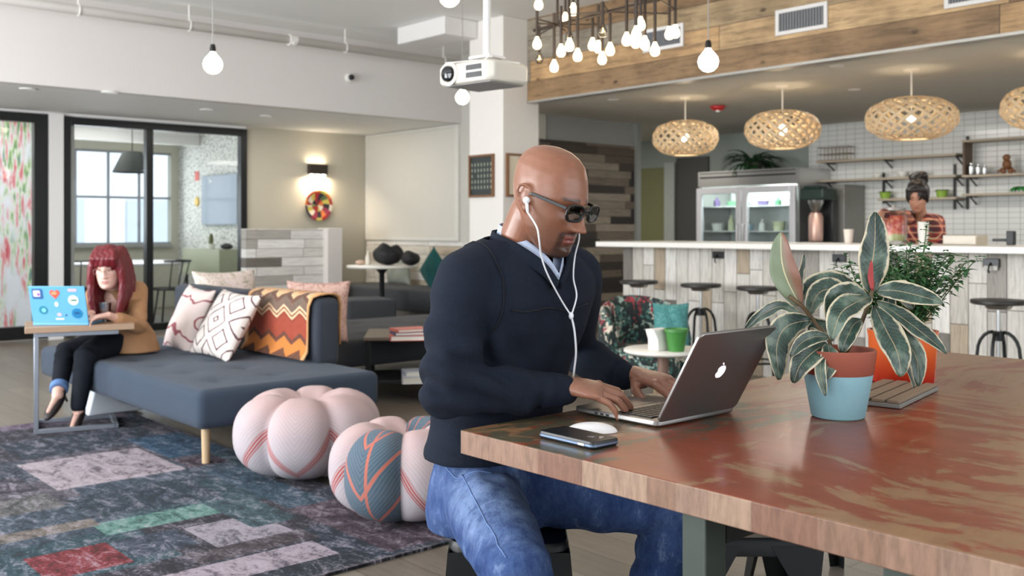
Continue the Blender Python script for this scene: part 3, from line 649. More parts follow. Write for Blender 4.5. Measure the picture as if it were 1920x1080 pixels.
def rug():
    n = .06; nx, ny = int((RX1-RX0)/n), int((RY1-RY0)/n)
    xs = sorted(set([RX0, RX1] + [min(max(v, RX0), RX1) for q in pw for v in q[:2]] + [RX0+i*.45 for i in range(9)])); ys = sorted(set([RY0, RY1] + [min(max(v, RY0), RY1) for q in pw for v in q[2:4]] + [RY0+i*.5 for i in range(8)]))
    m = MB(); cols = []; random.seed(21)
    base = [(28, 42, 56), (46, 62, 76), (36, 34, 46), (70, 66, 76), (30, 60, 70)]
    for i in range(len(xs)-1):
        for j in range(len(ys)-1):
            if xs[i+1]-xs[i] < 1e-4 or ys[j+1]-ys[j] < 1e-4: continue
            cx, cy = (xs[i]+xs[i+1])/2, (ys[j]+ys[j+1])/2
            m.add([(xs[i], ys[j], .012), (xs[i+1], ys[j], .012), (xs[i+1], ys[j+1], .012), (xs[i], ys[j+1], .012)], [(0, 1, 2, 3)])
            col = base[(int((cx+3)/.75)*3+int(cy/.5)*7) % 5]
            for q in pw:
                if q[0] <= cx <= q[1] and q[2] <= cy <= q[3]: col = q[4]
            cols.append(col)
    me = bpy.data.meshes.new('rug'); me.from_pydata([tuple(v) for v in m.v], [], m.f)
    nf = len(m.f)
    vb = [(RX0, RY0, 0), (RX1, RY0, 0), (RX1, RY1, 0), (RX0, RY1, 0)]; vt = [(a, b, .0121) for a, b, _ in vb]
    me2 = bpy.data.meshes.new('rug'); me2.from_pydata([tuple(v) for v in m.v]+vb+vt, [], m.f+[(len(m.v), len(m.v)+1, len(m.v)+5, len(m.v)+4), (len(m.v)+1, len(m.v)+2, len(m.v)+6, len(m.v)+5), (len(m.v)+2, len(m.v)+3, len(m.v)+7, len(m.v)+6), (len(m.v)+3, len(m.v), len(m.v)+4, len(m.v)+7)])
    ca = me2.color_attributes.new('patch', 'BYTE_COLOR', 'CORNER'); k = 0
    for p_ in me2.polygons:
        c = cols[p_.index] if p_.index < nf else (20, 24, 30)
        for li in p_.loop_indices: ca.data[li].color = (*sr(c), 1)
    return me2
t = NT('worn_patchwork_wool'); at = t.new('ShaderNodeAttribute', attribute_name='patch').outputs[0]
n1 = t.noise(1, map=(14, 7, 1), detail=9, rough=.78, dist=.9); n2 = t.noise(1, map=(50, 95, 1), detail=4, rough=.8); n3 = t.noise(2.5, detail=3)
w = t.math('ADD', t.math('MULTIPLY', n1, .62), t.math('MULTIPLY', n2, .38))
light = t.mix(.50, at, sr((176, 168, 182))); dark = t.mix(1.0, at, (.22, .22, .27), 'MULTIPLY')
c = t.mix(t.ramp(w, [(.43, (0, 0, 0)), (.50, (1, 1, 1))]), dark, at); c = t.mix(t.ramp(w, [(.51, (0, 0, 0)), (.60, (1, 1, 1))]), c, light)
t.set(Base_Color=c, Roughness=.95); t.bump(w, .5, .006)
tag(obj('patchwork_rug', rug(), t.m, smooth=False), 'large worn patchwork rug in dark teal, mauve and beige under the daybed and poufs', 'rug')
# ---- cushioned blocks
def fab(name, c, var=.12): return mt(name, c, .95, var=var, scale=9, bump=.4, bs=420, sheen=.06)
SOFA = fab('blue_grey_fabric', (50, 62, 78)); SOFAD = fab('charcoal_fabric', (52, 54, 58))
def softbox(x0, x1, y0, y1, z0, z1, r=.04, tufts=(), n=.05):
    """a padded block with rounded edges and button dimples on its top"""
    nx, ny = max(8, int((x1-x0)/n)), max(8, int((y1-y0)/n)); m = MB(); rings = []
    def outline(ins):
        a, b, c, d = x0+ins, x1-ins, y0+ins, y1-ins; o = []; rr = max(.012, r-ins*.5)
        for cx, cy, s in ((b-rr, d-rr, 0), (a+rr, d-rr, 1), (a+rr, c+rr, 2), (b-rr, c+rr, 3)):
            for k in range(5): q = (s+k/4)*PI/2; o.append((cx+rr*math.cos(q), cy+rr*math.sin(q)))
        return o
    for z, ins in [(z0, r*.5), (z0+r*.3, r*.1), (z0+r, 0), (z1-r, 0), (z1-r*.5, r*.15), (z1-r*.15, r*.5), (z1, r*1.1)]:
        rings.append([Vector((a, b, z)) for a, b in outline(ins)])
    m.loft([rings[0]]+rings, cap=False); k = len(m.v)
    m.add(rings[0], [tuple(range(20))[::-1]])
    # top as a grid
    i_ = r*1.1; gx_, gy_ = nx, ny; vs = []
    for i in range(gx_+1):
        for j in range(gy_+1):
            x = x0+i_+(x1-x0-2*i_)*i/gx_; y = y0+i_+(y1-y0-2*i_)*j/gy_
            dz = .006*math.sin(x*9+y*3)*math.sin(y*7)
            e = min(i, gx_-i, j, gy_-j); dz *= min(1, e/2)
            for tx, ty in tufts:
                dd = math.hypot(x-tx, y-ty); dz -= .022*math.exp(-(dd/.055)**2)
            vs.append((x, y, z1+dz))
    m.add(vs, [(i*(gy_+1)+j, (i+1)*(gy_+1)+j, (i+1)*(gy_+1)+j+1, i*(gy_+1)+j+1) for i in range(gx_) for j in range(gy_)])
    return m
LEGW = mt('pale_wood_leg', (196, 168, 132), .5, var=.12, map=(20, 20, 2))
def leg_at(par, x, y, z1, r=.024, lean=0):
    obj('leg', MB().cyl((x, y, .0125), (x, y, z1), r*.8, r, n=20), LEGW, par, W=True)
db = thing('daybed', 'low blue-grey daybed with pale wooden leg, the red-haired woman sitting on its end', 'daybed', (2.6, 6.0, 0))
tf = [(x, y) for x in (2.32, 2.66) for y in (4.98, 5.36, 5.74, 6.12, 6.5, 6.88)]
obj('seat', softbox(2.09, 3.16, 4.68, 7.24, .205, .40, tufts=tf), SOFA, db, W=True, angle=60)
for x, y in tf: obj('button', MB().sph((x, y, .381), (.014, .014, .006), n=10, m=6), SOFAD, db, W=True)
obj('backrest', softbox(3.03, 3.20, 5.16, 7.24, .385, .79, r=.04), fab('dark_blue_grey_fabric', (50, 56, 66)), db, W=True, angle=60)
for x, y in ((2.18, 4.80), (3.02, 4.80), (2.18, 7.1), (3.02, 7.1)): leg_at(db, x, y, .205)
d2 = thing('daybed', 'charcoal tufted daybed behind the patterned blanket and the low black table', 'daybed', (4.7, 6.85, 0))
tf = [(x, y) for x in (3.8, 4.2, 4.6, 5.0, 5.4, 5.8) for y in (6.42, 6.8, 7.2)]
obj('seat', softbox(3.42, 6.0, 6.08, 7.55, .205, .40, tufts=tf), SOFAD, d2, W=True, angle=60)
for x, y in tf: obj('button', MB().sph((x, y, .381), (.014, .014, .006), n=10, m=6), SOFAD, d2, W=True)
for x, y in ((3.52, 6.2), (5.9, 6.2), (3.52, 7.44), (5.9, 7.44)): leg_at(d2, x, y, .205)
# ---- pillows
def pillow(w, h, t, n=18):
    m = MB(); rows = []
    for s in (1, -1):
        vs = []
        for i in range(n+1):
            for j in range(n+1):
                a, b = 2*i/n-1, 2*j/n-1
                pin = 1-.09*(1-abs(a)**2)*abs(b)**3-0; pin2 = 1-.09*(1-abs(b)**2)*abs(a)**3
                e = ((1-abs(a)**2.4)*(1-abs(b)**2.4)); th = t/2*max(0, e)**.55 + .004
                wr = .006*math.sin(a*7+b*4)*e
                vs.append((a*w/2*(1-.08*(1-b*b)*a*a), s*(th+wr*s), b*h/2*(1-.08*(1-a*a)*b*b)))
        fs = [(i*(n+1)+j, (i+1)*(n+1)+j, (i+1)*(n+1)+j+1, i*(n+1)+j+1) for i in range(n) for j in range(n)]
        m.add(vs, fs)
        if s == 1: V0 = len(vs)
    b = [i*(n+1) for i in range(n+1)] + [n*(n+1)+j for j in range(1, n+1)] + [i*(n+1)+n for i in range(n-1, -1, -1)] + [j for j in range(n-1, 0, -1)]
    for k in range(len(b)):
        p_, q = b[k], b[(k+1) % len(b)]; m.f.append([p_, q, q+V0, p_+V0])
    return m
def fold_mt(name, base, line, kind):
    t = NT(name); u = t.xyz('Object')
    if kind == 'wedge':   # rings of thin chevrons
        r = t.math('ADD', t.math('ABSOLUTE', t.math('SUBTRACT', t.math('FRACT', t.math('MULTIPLY', u[0], 4.3)), .5)), t.math('ABSOLUTE', t.math('SUBTRACT', t.math('FRACT', t.math('MULTIPLY', u[2], 4.3)), .5)))
        s = t.math('FRACT', t.math('MULTIPLY', r, 3.2)); f = t.math('GREATER_THAN', t.math('ADD', s, t.math('MULTIPLY', t.noise(20), .25)), .93)
    elif kind == 'arc':
        w = t.new('ShaderNodeTexWave', {'Vector': t.co(), 'Scale': 3.4, 'Distortion': 9.0, 'Detail': 2.0}, wave_type='RINGS').outputs[1]; f = t.math('GREATER_THAN', w, .95)
    else:
        w = t.noise(9, detail=5, dist=2.5); f = t.ramp(w, [(.47, (0, 0, 0)), (.5, (1, 1, 1)), (.53, (0, 0, 0))])
    t.set(Base_Color=t.mix(f, sr(base), sr(line)), Roughness=.9, Sheen_Weight=.05); t.bump(t.noise(300), .25, .003); return t.m
def put_pillow(w, h, th, loc, rz, tilt, m, lab, roll=0, cat='pillow'):
    o = obj('pillow', pillow(w, h, th), m, origin=False, angle=180); tag(o, lab, cat)
    R = Matrix.Rotation(rz, 3, 'Z') @ Matrix.Rotation(tilt, 3, 'X') @ Matrix.Rotation(roll, 3, 'Y')
    o.rotation_euler = R.to_euler(); o.location = loc; return o
# pillow local face normal is +-y; they lean on the backrest (x = 3.03), facing -x
put_pillow(.46, .46, .15, (2.80, 5.88, .60), -PI/2+.12, -.52, fold_mt('white_tile_print', (222, 214, 208), (96, 62, 70), 'wedge'), 'white pillow with dark star line print, nearest on the blue-grey daybed', .06)
put_pillow(.46, .46, .14, (2.83, 6.50, .59), -PI/2-.02, -.40, fold_mt('pink_arc_print', (220, 204, 200), (150, 84, 92), 'arc'), 'pale pink pillow with plum line print, beside the red-haired woman', .05)
put_pillow(.55, .5, .16, (3.50, 7.28, .64), .1, -.35, fold_mt('pale_botanical_print', (232, 214, 208), (146, 150, 96), 'veins'), 'pale pink pillow with faint green plant print behind the blanket')
put_pillow(.46, .44, .15, (3.66, 6.22, .615), -.75, -.22, fold_mt('copper_damask_print', (206, 170, 158), (132, 84, 74), 'veins'), 'dusky pink pillow leaning behind the blanket on the charcoal daybed')
# ---- blanket over the backrest
def blanket():
    xs = []; X0, X1, Z1 = 3.012, 3.218, .803
    path = [(X0-.05, .50-.075), (X0-.012, .47), (X0-.004, .55), (X0-.004, .66), (X0-.004, .74), (X0+.012, .79), (X0+.05, Z1+.004), ((X0+X1)/2, Z1+.008), (X1-.05, Z1+.004), (X1-.012, .79), (X1+.004, .74), (X1+.004, .62), (X1+.006, .50)]
    ny = 26; vs = []
    for j in range(ny+1):
        y = 5.19 + .80*j/ny
        for k, (x, z) in enumerate(path):
            f = .006*math.sin(j*.9+k*.5); sk = .05*(1 if k < 4 else 0)
            vs.append((x - abs(f) if k < 6 else x+abs(f)*(1 if k > 8 else 0), y + .02*math.sin(k*.7), z+(abs(f) if 4 < k < 10 else 0)))
    n = len(path)
    return MB().add(vs, [(j*n+k, (j+1)*n+k, (j+1)*n+k+1, j*n+k+1) for j in range(ny) for k in range(n-1)])
t = NT('woven_blanket'); u = t.xyz('Object'); z, y = u[2], u[1]
zig = t.math('MULTIPLY', t.math('ABSOLUTE', t.math('SUBTRACT', t.math('FRACT', t.math('MULTIPLY', y, 5.2)), .5)), .10)
zz = t.math('ADD', z, zig)
band = t.ramp(t.math('MULTIPLY', zz, 2.0), [(0, sr((58, 40, 34))), (.10, sr((196, 120, 50))), (.24, sr((60, 34, 36))), (.30, sr((140, 44, 34))), (.50, sr((126, 36, 32))), (.545, sr((222, 196, 160))), (.575, sr((96, 40, 34))), (.60, sr((222, 196, 160))), (.63, sr((80, 84, 80))), (.74, sr((48, 50, 50))), (.80, sr((210, 176, 134))), (.86, sr((196, 112, 60))), (.92, sr((214, 180, 132)))], 'CONSTANT')
edge = t.math('GREATER_THAN', t.math('ABSOLUTE', y), .37)
t.set(Base_Color=t.mix(edge, t.mix(t.math('MULTIPLY', t.noise(40), .4), band, sr((180, 110, 70))), sr((212, 160, 110))), Roughness=.95, Sheen_Weight=.05); t.bump(t.noise(260), .4, .004)
tag(obj('blanket', blanket(), t.m, solid=.008, angle=180), 'red, orange and cream zigzag blanket draped over the daybed backrest', 'blanket')
# ---- poufs
def pouf(N, R, H, cols, rot, flip=1):
    nt, npz = N*20, 26; vs = []; uvs = []; cc = []
    for i in range(npz+1):
        ph = -PI/2 + PI*i/npz
        for j in range(nt):
            th = 2*PI*j/nt; k = int(j/20); tt_ = (j % 20)/20*2-1
            lobe = 1-.20*abs(tt_)**3.2
            c = math.cos(ph); s = math.sin(ph)
            r = R*lobe*abs(c)**.62; zz = H/2*(1+ (1 if s > 0 else -1)*abs(s)**.85)
            top = max(0, s); dip = .30*H*math.exp(-(abs(c)**.62/.30)**2)*top
            crease = (1-lobe)*.8*top*H*.5*min(1, abs(c)*3)
            vs.append((r*math.cos(th+rot), r*math.sin(th+rot), max(0, zz-dip-crease))); uvs.append((tt_, i/npz)); cc.append(cols[k % len(cols)])
    me = bpy.data.meshes.new('pouf'); fs = [(i*nt+j, i*nt+(j+1) % nt, (i+1)*nt+(j+1) % nt, (i+1)*nt+j) for i in range(npz) for j in range(nt)]
    me.from_pydata(vs, [], fs); me.uv_layers.new(name='UVMap'); me.color_attributes.new('panel', 'BYTE_COLOR', 'CORNER'); uv = me.uv_layers['UVMap']; ca = me.color_attributes['panel']
    for p_ in me.polygons:
        j0 = p_.index % nt; c = cols[int(j0/20) % len(cols)]; base = int(j0/20)
        for li in p_.loop_indices:
            v = me.loops[li].vertex_index; a = uvs[v][0]
            if j0 % 20 == 19 and a < -.9: a = 1.0
            uv.data[li].uv = (a, uvs[v][1]); ca.data[li].color = (*sr(c), 1 if c[0] > 120 else 0)
    return me
t = NT('striped_pouf_fabric'); at = t.new('ShaderNodeAttribute', attribute_name='panel'); uv = t.new('ShaderNodeSeparateXYZ', {0: t.new('ShaderNodeUVMap').outputs[0]}).outputs
pink = t.math('GREATER_THAN', t.new('ShaderNodeSeparateColor', {0: at.outputs[0]}).outputs[0], .2)
v = t.math('SUBTRACT', uv[1], t.math('MULTIPLY', t.math('ABSOLUTE', uv[0]), .30))
fine = t.math('GREATER_THAN', t.math('FRACT', t.math('MULTIPLY', v, 30)), .72)
redb = t.math('MULTIPLY', t.math('MULTIPLY', t.math('GREATER_THAN', v, .215), t.math('LESS_THAN', v, .29)), t.math('GREATER_THAN', t.math('FRACT', t.math('MULTIPLY', v, 40)), .36))
top = t.ramp(t.math('ADD', uv[1], t.math('MULTIPLY', t.noise(7), .15)), [(.5, sr((182, 176, 182))), (.88, sr((200, 146, 130)))])
c1 = t.mix(t.math('MULTIPLY', fine, .3), t.mix(.5, at.outputs[0], top), sr((150, 138, 146))); c1 = t.mix(redb, c1, sr((168, 62, 50)))
gx_ = t.math('ABSOLUTE', t.math('SUBTRACT', t.math('FRACT', t.math('ADD', t.math('MULTIPLY', uv[0], 1.1), .32)), .5)); gv = t.math('ABSOLUTE', t.math('SUBTRACT', t.math('FRACT', t.math('ADD', t.math('MULTIPLY', v, 3.4), .1)), .5))
gl_ = t.math('LESS_THAN', t.math('MINIMUM', gx_, t.math('MULTIPLY', gv, .8)), .045)
c2 = t.mix(t.math('MULTIPLY', fine, .35), at.outputs[0], sr((130, 140, 130))); c2 = t.mix(gl_, c2, sr((186, 96, 72)))
cf = t.mix(t.math('MULTIPLY', t.noise(5, detail=4), .35), t.mix(pink, c2, c1), sr((150, 140, 150)))
t.set(Base_Color=cf, Roughness=.95, Sheen_Weight=.05); t.bump(t.noise(350), .35, .003)
PK, TL = (186, 178, 182), (42, 80, 100)
c = P(560, 912, .012); c = P(558, 893, .012) + Vector((.0, .0, 0))
dirc = Vector((ST, CT, 0))
c1_ = P(553, 915, .0125) + dirc*.30
tag(obj('pouf', pouf(6, .362, .41, [PK], 0.35), t.m, origin=False, angle=180), 'round pink and cream lobed pouf with red chevrons, left of the pair', 'pouf').location = c1_
c2_ = P(745, 1000, .0125) + dirc*.27
tag(obj('pouf', pouf(6, .315, .395, [TL, PK, PK, TL, PK, PK], 2.98), t.m, origin=False, angle=180), 'lobed pouf with one teal panel among pink ones, closest to the seated man', 'pouf').location = c2_
# ---- C-shaped side table with laptop and glass
STUBE = mt('grey_steel_tube', (150, 156, 166), .35, metal=.7, var=.06)
ct = thing('side_table', 'C-shaped steel side table with wooden top holding the blue laptop', 'table', P(110, 800, .0125))
f1, f2 = P(68, 818, .0), P(215, 806, .0); f1.z = f2.z = 0
ex = (f2-f1).normalized(); ey = Vector((-ex.y, ex.x, 0)); wT = (f2-f1).length*1.02; dT = .34; ztop = .60
A = lambda a, b, z: f1 + ex*a + ey*b + Vector((0, 0, z))
ang = math.atan2(ex.y, ex.x)
obj('top', MB().box(A(wT*.5+.02, dT*.5, ztop+.018), (wT+.16, dT+.08, .036), rz=ang), mt('side_table_wood', (166, 138, 114), .45, var=.2, map=(3, 30, 30)), ct, W=True, bevel=.003)
q = .011
m = MB(); e = .012; 
obj('upright', MB().bar(A(0, 0, .03), A(0, 0, ztop-.02), .026, .026, up=ex), STUBE, ct, W=True, bevel=.003)
obj('upright', MB().bar(A(0, dT, .03), A(0, dT, ztop-.02), .026, .026, up=ex), STUBE, ct, W=True, bevel=.003)
m = MB()
for a, b in ((A(-.013, 0, .026), A(wT, 0, .026)), (A(-.013, dT, .026), A(wT, dT, .026)), (A(wT, -.013, .026), A(wT, dT+.013, .026)), (A(0, .013, .026), A(0, dT-.013, .026))): m.bar(a, b, .026, .026)
obj('floor_frame', m, STUBE, ct, W=True, bevel=.002)
m = MB()
for a, b in ((A(-.013, 0, ztop-.013), A(wT, 0, ztop-.013)), (A(-.013, dT, ztop-.013), A(wT, dT, ztop-.013)), (A(wT, -.013, ztop-.013), A(wT, dT+.013, ztop-.013))): m.bar(a, b, .026, .026)
obj('top_frame', m, STUBE, ct, W=True, bevel=.002)
ZS = ztop+.0365
# blue laptop seen from behind: lid faces the camera
lp2 = thing('sticker_laptop', 'open light-blue laptop covered in stickers on the small side table', 'laptop', P(112, 598, ZS))
l0, l1 = P(62, 606, ZS+.012), P(166, 606, ZS+.012); lx = (l1-l0).normalized(); ln = (l1-l0).length
back = Vector((-lx.y, lx.x, 0))   # towards the woman
BLU = mt('light_blue_shell', (100, 168, 208), .4, var=.03)
hb = [l0+Vector((0, 0, -.011)), l1+Vector((0, 0, -.011))]
m = MB().box((l0+l1)/2 + back*.11 + Vector((0, 0, -.0045)), (ln, .22, .014), rz=math.atan2(lx.y, lx.x)); obj('base', m, BLU, lp2, W=True, bevel=.003)
upv = (Vector((0, 0, 1)) - back*.28).normalized(); nv = lx.cross(upv).normalized()
Lh = .228
def lidpt(a, b, o): return l0 + lx*(a*ln) + upv*(b*Lh) + nv*o
if nv.dot(back) > 0: nv = -nv
lid = MB().loft([[lidpt(0, 0, 0), lidpt(1, 0, 0), lidpt(1, 1, 0), lidpt(0, 1, 0)], [lidpt(0, 0, -.008), lidpt(1, 0, -.008), lidpt(1, 1, -.008), lidpt(0, 1, -.008)]])
ld = obj('lid', lid, BLU, lp2, W=True, bevel=.002)
def sticker(name, a, b, w, h, col, shape='round', off=.0012):
    m = MB(); o = []
    if shape == 'round': o = [(math.cos(k*PI/14)*w/2, math.sin(k*PI/14)*h/2) for k in range(28)]
    elif shape == 'heart':
        for k in range(28): q = k*PI/14; o.append((w/34*16*math.sin(q)**3, h/30*(13*math.cos(q)-5*math.cos(2*q)-2*math.cos(3*q)-math.cos(4*q))))
    else: o = [(w/2*x, h/2*y) for x, y in ((1, .8), (.8, 1), (-.8, 1), (-1, .8), (-1, -.8), (-.8, -1), (.8, -1), (1, -.8))]
    cc = lidpt(a, b, off)
    m.loft([[cc+lx*x+upv*y for x, y in o], [cc+lx*x+upv*y+nv*.0006 for x, y in o]])
    return obj(name, m, mt('print_'+name+'_%d' % len(bpy.data.materials), col, .5, var=.03), ld, W=True)
sticker('square_sticker', .15, .80, .062, .062, (48, 96, 150), 'sq'); sticker('square_sticker_centre', .14, .81, .04, .038, (222, 214, 232), 'sq', .002); sticker('square_sticker_dot', .17, .79, .014, .018, (150, 80, 170), 'round', .003)
sticker('heart_sticker', .46, .80, .062, .062, (222, 92, 72), 'heart'); sticker('heart_label', .45, .82, .03, .02, (240, 150, 110), 'sq', .002)
sticker('cream_round_sticker', .78, .63, .062, .062, (206, 222, 206)); sticker('dark_wordmark', .79, .63, .034, .008, (60, 100, 90), 'sq', .002)
sticker('pink_label', .78, .90, .05, .016, (226, 180, 200), 'sq'); sticker('teal_ring', .22, .36, .050, .050, (38, 128, 150)); sticker('teal_ring_centre', .23, .36, .026, .026, (120, 200, 210), 'round', .002)
sticker('blue_round_sticker', .82, .27, .062, .062, (28, 120, 170)); sticker('blue_mark', .82, .28, .03, .012, (20, 76, 130), 'sq', .002)
sticker('small_white_sticker', .47, .52, .022, .03, (226, 236, 244)); sticker('small_pink_sticker', .50, .24, .028, .02, (210, 180, 220)); sticker('small_white_label', .50, .12, .05, .010, (226, 220, 236), 'sq'); sticker('dark_dot', .62, .22, .009, .012, (40, 50, 110))
gl = tag(obj('drinking_glass', MB().lathe([(0, 0), (.030, 0), (.037, .115), (.035, .115), (.0285, .006), (0, .006)], n=28), glass_mt('tumbler_glass', (.80, .81, .84), 5), angle=50), 'clear tumbler beside the sticker-covered laptop on the side table', 'glass'); gl.location = P(197, 603, ZS+.0005)
# ---- white bag behind the woman's legs
t0 = P(215, 778, .013)
m = MB(); a, b = P(165, 780, .013), P(272, 768, .013); dd = (b-a); dl = dd.length; dn = dd.normalized(); pn_ = Vector((-dn.y, dn.x, 0))
m.loft([[a, b, b+pn_*.16, a+pn_*.16], [a+dn*.03+pn_*.02+Vector((0, 0, .10)), b-dn*.16+pn_*.02+Vector((0, 0, .07)), b-dn*.16+pn_*.13+Vector((0, 0, .07)), a+dn*.03+pn_*.13+Vector((0, 0, .10))], [a+dn*.06+pn_*.05+Vector((0, 0, .19)), a+dn*.16+pn_*.05+Vector((0, 0, .17)), a+dn*.16+pn_*.09+Vector((0, 0, .17)), a+dn*.06+pn_*.09+Vector((0, 0, .19))]])
tag(obj('paper_bag', m, mt('white_bag', (206, 214, 222), .7, var=.05), bevel=.01, smooth=True), 'slumped white bag on the rug under the daybed behind the woman\'s shoes', 'bag')
# ---- low black table with books
lt = thing('coffee_table', 'low black-framed table with brown top and lower shelf, behind the seated man', 'table', P(760, 740, 0))
k1 = P(690, 752, 0); kx = Vector((.80, -.60, 0)).normalized(); ky = Vector((-kx.y, kx.x, 0))
K = lambda a, b, z: k1 + kx*a + ky*b + Vector((0, 0, z))
lx0 = .62; ly0 = .55; ak = math.atan2(kx.y, kx.x)
obj('top', MB().box(K(lx0/2, ly0/2, .435), (lx0+.06, ly0+.06, .025), rz=ak), mt('brown_laminate', (112, 98, 84), .5, var=.12), lt, W=True, bevel=.004)
obj('lower_shelf', MB().box(K(lx0/2, ly0/2, .13), (lx0-.03, ly0-.03, .02), rz=ak), mt('black_shelf', (40, 40, 42), .45), lt, W=True, bevel=.003)
for a, b in ((0, 0), (lx0, 0), (0, ly0), (lx0, ly0)): obj('leg', MB().bar(K(a, b, .0), K(a, b, .42), .035, .035, up=kx), BLACK, lt, W=True, bevel=.003)
def book(c, w, h, t_, rz, cov, lab, grp):
    o = thing('book', lab, 'book', c, rz, grp)
    obj('cover', MB().box((0, 0, t_-.0015), (w, h, .003)).box((0, 0, .0015), (w, h, .003)).box((-w/2+.0015, 0, t_/2), (.003, h, t_-.0062)), mt('cover_%d_%d_%d' % cov, cov, .4, var=.06), o)
    obj('pages', MB().box((.002, 0, t_/2), (w-.010, h-.008, t_-.0064)), mt('book_pages', (226, 222, 212), .8, var=.06, map=(1, 1, 60)), o); return o
bc_ = P(768, 636, .448); z_ = .448
G = 'books on the low black table'
for w_, h_, t_, rz_, cov, lab in ((.27, .21, .034, .12, (214, 92, 78), 'thick white-paged book with red spine, bottom of the stack on the low table'), (.24, .18, .022, .3, (70, 76, 104), 'navy-spined book in the middle of the stack on the low table'), (.23, .17, .02, .45, (206, 110, 98), 'coral-covered book on top of the stack on the low table')):
    book((bc_.x, bc_.y, z_), w_, h_, t_, rz_-.7, cov, lab, G); z_ += t_+.0005
bc_ = P(786, 716, .141); book((bc_.x, bc_.y, .1405), .24, .18, .05, -.6, (226, 228, 238), 'thick pale book lying on the lower shelf of the low table', 'pale books on the lower shelf'); book((bc_.x, bc_.y, .1912), .22, .17, .035, -.45, (196, 204, 220), 'pale blue-grey book on top of the thick pale one on the lower shelf', 'pale books on the lower shelf')
# ---- whitewashed divider
dv = thing('booth_divider', 'waist-high divider of whitewashed boards with a white end post', 'divider', (5.9, 10.6, 0))
dx0, dx1 = onY(461, 0, 10.6).x, onY(606, 0, 10.6).x; dx2 = onY(642, 0, 10.5).x
obj('boards', MB().bx(dx0, dx1, 10.6, 10.72, 0, 1.205), SHIPH, dv, W=True, smooth=False)
obj('end_post', MB().bx(dx1+.001, dx2, 10.5, 10.74, 0, 1.215), mt('white_post', (214, 208, 204), .6, var=.04), dv, W=True, bevel=.006)
# ---- banquette, backrests, bench
bq = thing('banquette', 'dark upholstered bench running along the boarded wall below the pale board', 'bench', (7.1, 9.8, 0))
obj('base', MB().bx(6.80, 7.44, 8.3, 11.1, 0, .24), mt('bench_base', (96, 92, 86), .6), bq, W=True)
obj('seat', softbox(6.72, 7.45, 8.3, 11.15, .25, .50, r=.04), SOFAD, bq, W=True, angle=60)
bq2 = thing('banquette', 'dark bench and backrest along the taupe wall behind the divider', 'bench', (6.2, 11.1, 0))
obj('seat', softbox(5.6, 6.70, 10.80, 11.38, .22, .48, r=.04), SOFAD, bq2, W=True, angle=60)
obj('base', MB().bx(5.65, 6.68, 10.86, 11.36, 0, .21), mt('bench_base2', (70, 68, 64), .6), bq2, W=True)
obj('backrest', softbox(5.6, 6.70, 11.24, 11.38, .50, .80, r=.03), fab('black_fabric', (30, 31, 33)), bq2, W=True, angle=60)
c = P(684, 575, .35); ob = thing('upholstered_bench', 'dark padded bench block standing right of the divider post', 'bench', (c.x, c.y, 0))
c0 = CW((684-960)/FP*10.5, 10.5, 0)
obj('seat', softbox(-.26, .26, -.3, .3, .25, .47, r=.03), SOFAD, ob); ob.location = (c0.x, c0.y, 0)
obj('plinth', MB().bx(-.22, .22, -.26, .26, 0, .245), mt('pale_plinth', (190, 184, 174), .6), ob); ob.rotation_euler.z = -.3
TMo = None
c1 = CW((716-960)/FP*11.2, 11.2, 0)
rt = thing('pedestal_table', 'white round pedestal table piled with dark bags right of the divider', 'table', (c1.x, c1.y, 0))
obj('top', MB().lathe([(0, .765), (.385, .765), (.395, .775), (.395, .79), (.39, .795), (0, .795)], n=48), mt('white_laminate', (222, 218, 210), .35, var=.02), rt, angle=50)
obj('pedestal', MB().lathe([(0, 0), (.2, 0), (.2, .012), (.04, .03), (.03, .06), (.03, .7), (.08, .764), (0, .764)], n=28), BLACK, rt, angle=50)
def blob(name, c, r, m, lab, cat, seed=1, grp=None, amp=.16):
    mb = MB().sph((0, 0, r[2]), r, n=28, m=18); random.seed(seed)
    for v in mb.v:
        n_ = mnoise.noise(v*9+Vector((seed*3.1, 0, 0))); v.x *= 1+amp*n_; v.y *= 1+amp*n_; v.z = max(0, v.z*(1+amp*1.5*n_))
    o = obj(name, mb, m, origin=False, angle=180); o.location = c; return tag(o, lab, cat, grp)
BAG = mt('black_nylon', (15, 16, 19), .7, var=.3, bump=.3, bs=60)
q = CW((728-960)/FP*11.2, 11.2, .796); blob('black_bag', q, (.19, .13, .12), BAG, 'black bag lying on the white round pedestal table, left one', 'bag', 2, 'dark bags on the round table')
q = CW((770-960)/FP*11.05, 11.05, .796); blob('black_bag', q, (.11, .10, .08), BAG, 'smaller black bag at the right of the pedestal table', 'bag', 5, 'dark bags on the round table')
q = CW((690-960)/FP*11.2, 11.2, .7965); tag(obj('bottle', MB().lathe([(0, 0), (.03, 0), (.032, .09), (.014, .13), (.014, .16), (0, .16)], n=16), mt('cream_bottle', (214, 206, 190), .4)), 'small cream bottle on the pedestal table left of the black bags', 'bottle').location = q
q = CW((676-960)/FP*11.25, 11.25, .7965); blob('crumpled_napkins', q, (.06, .05, .03), mt('napkin_paper', (206, 176, 156), .8), 'crumpled pinkish napkins on the pedestal table beside the cream bottle', 'napkins', 7)
tp = obj('pillow', pillow(.42, .42, .16), fab('teal_velvet', (16, 84, 84)), origin=False, angle=180); tag(tp, 'dark teal pillow standing on its corner on the banquette', 'pillow')
q = CW((800-960)/FP*11.3, 11.3, .72); tp.location = (7.22, 9.55, .70); tp.rotation_euler = (0, PI/4, PI/2)
gp = put_pillow(.5, .4, .14, (7.25, 10.35, .70), PI/2, -.1, fab('grey_green_fabric', (142, 146, 134)), 'grey-green cushion on the banquette behind the pedestal table')
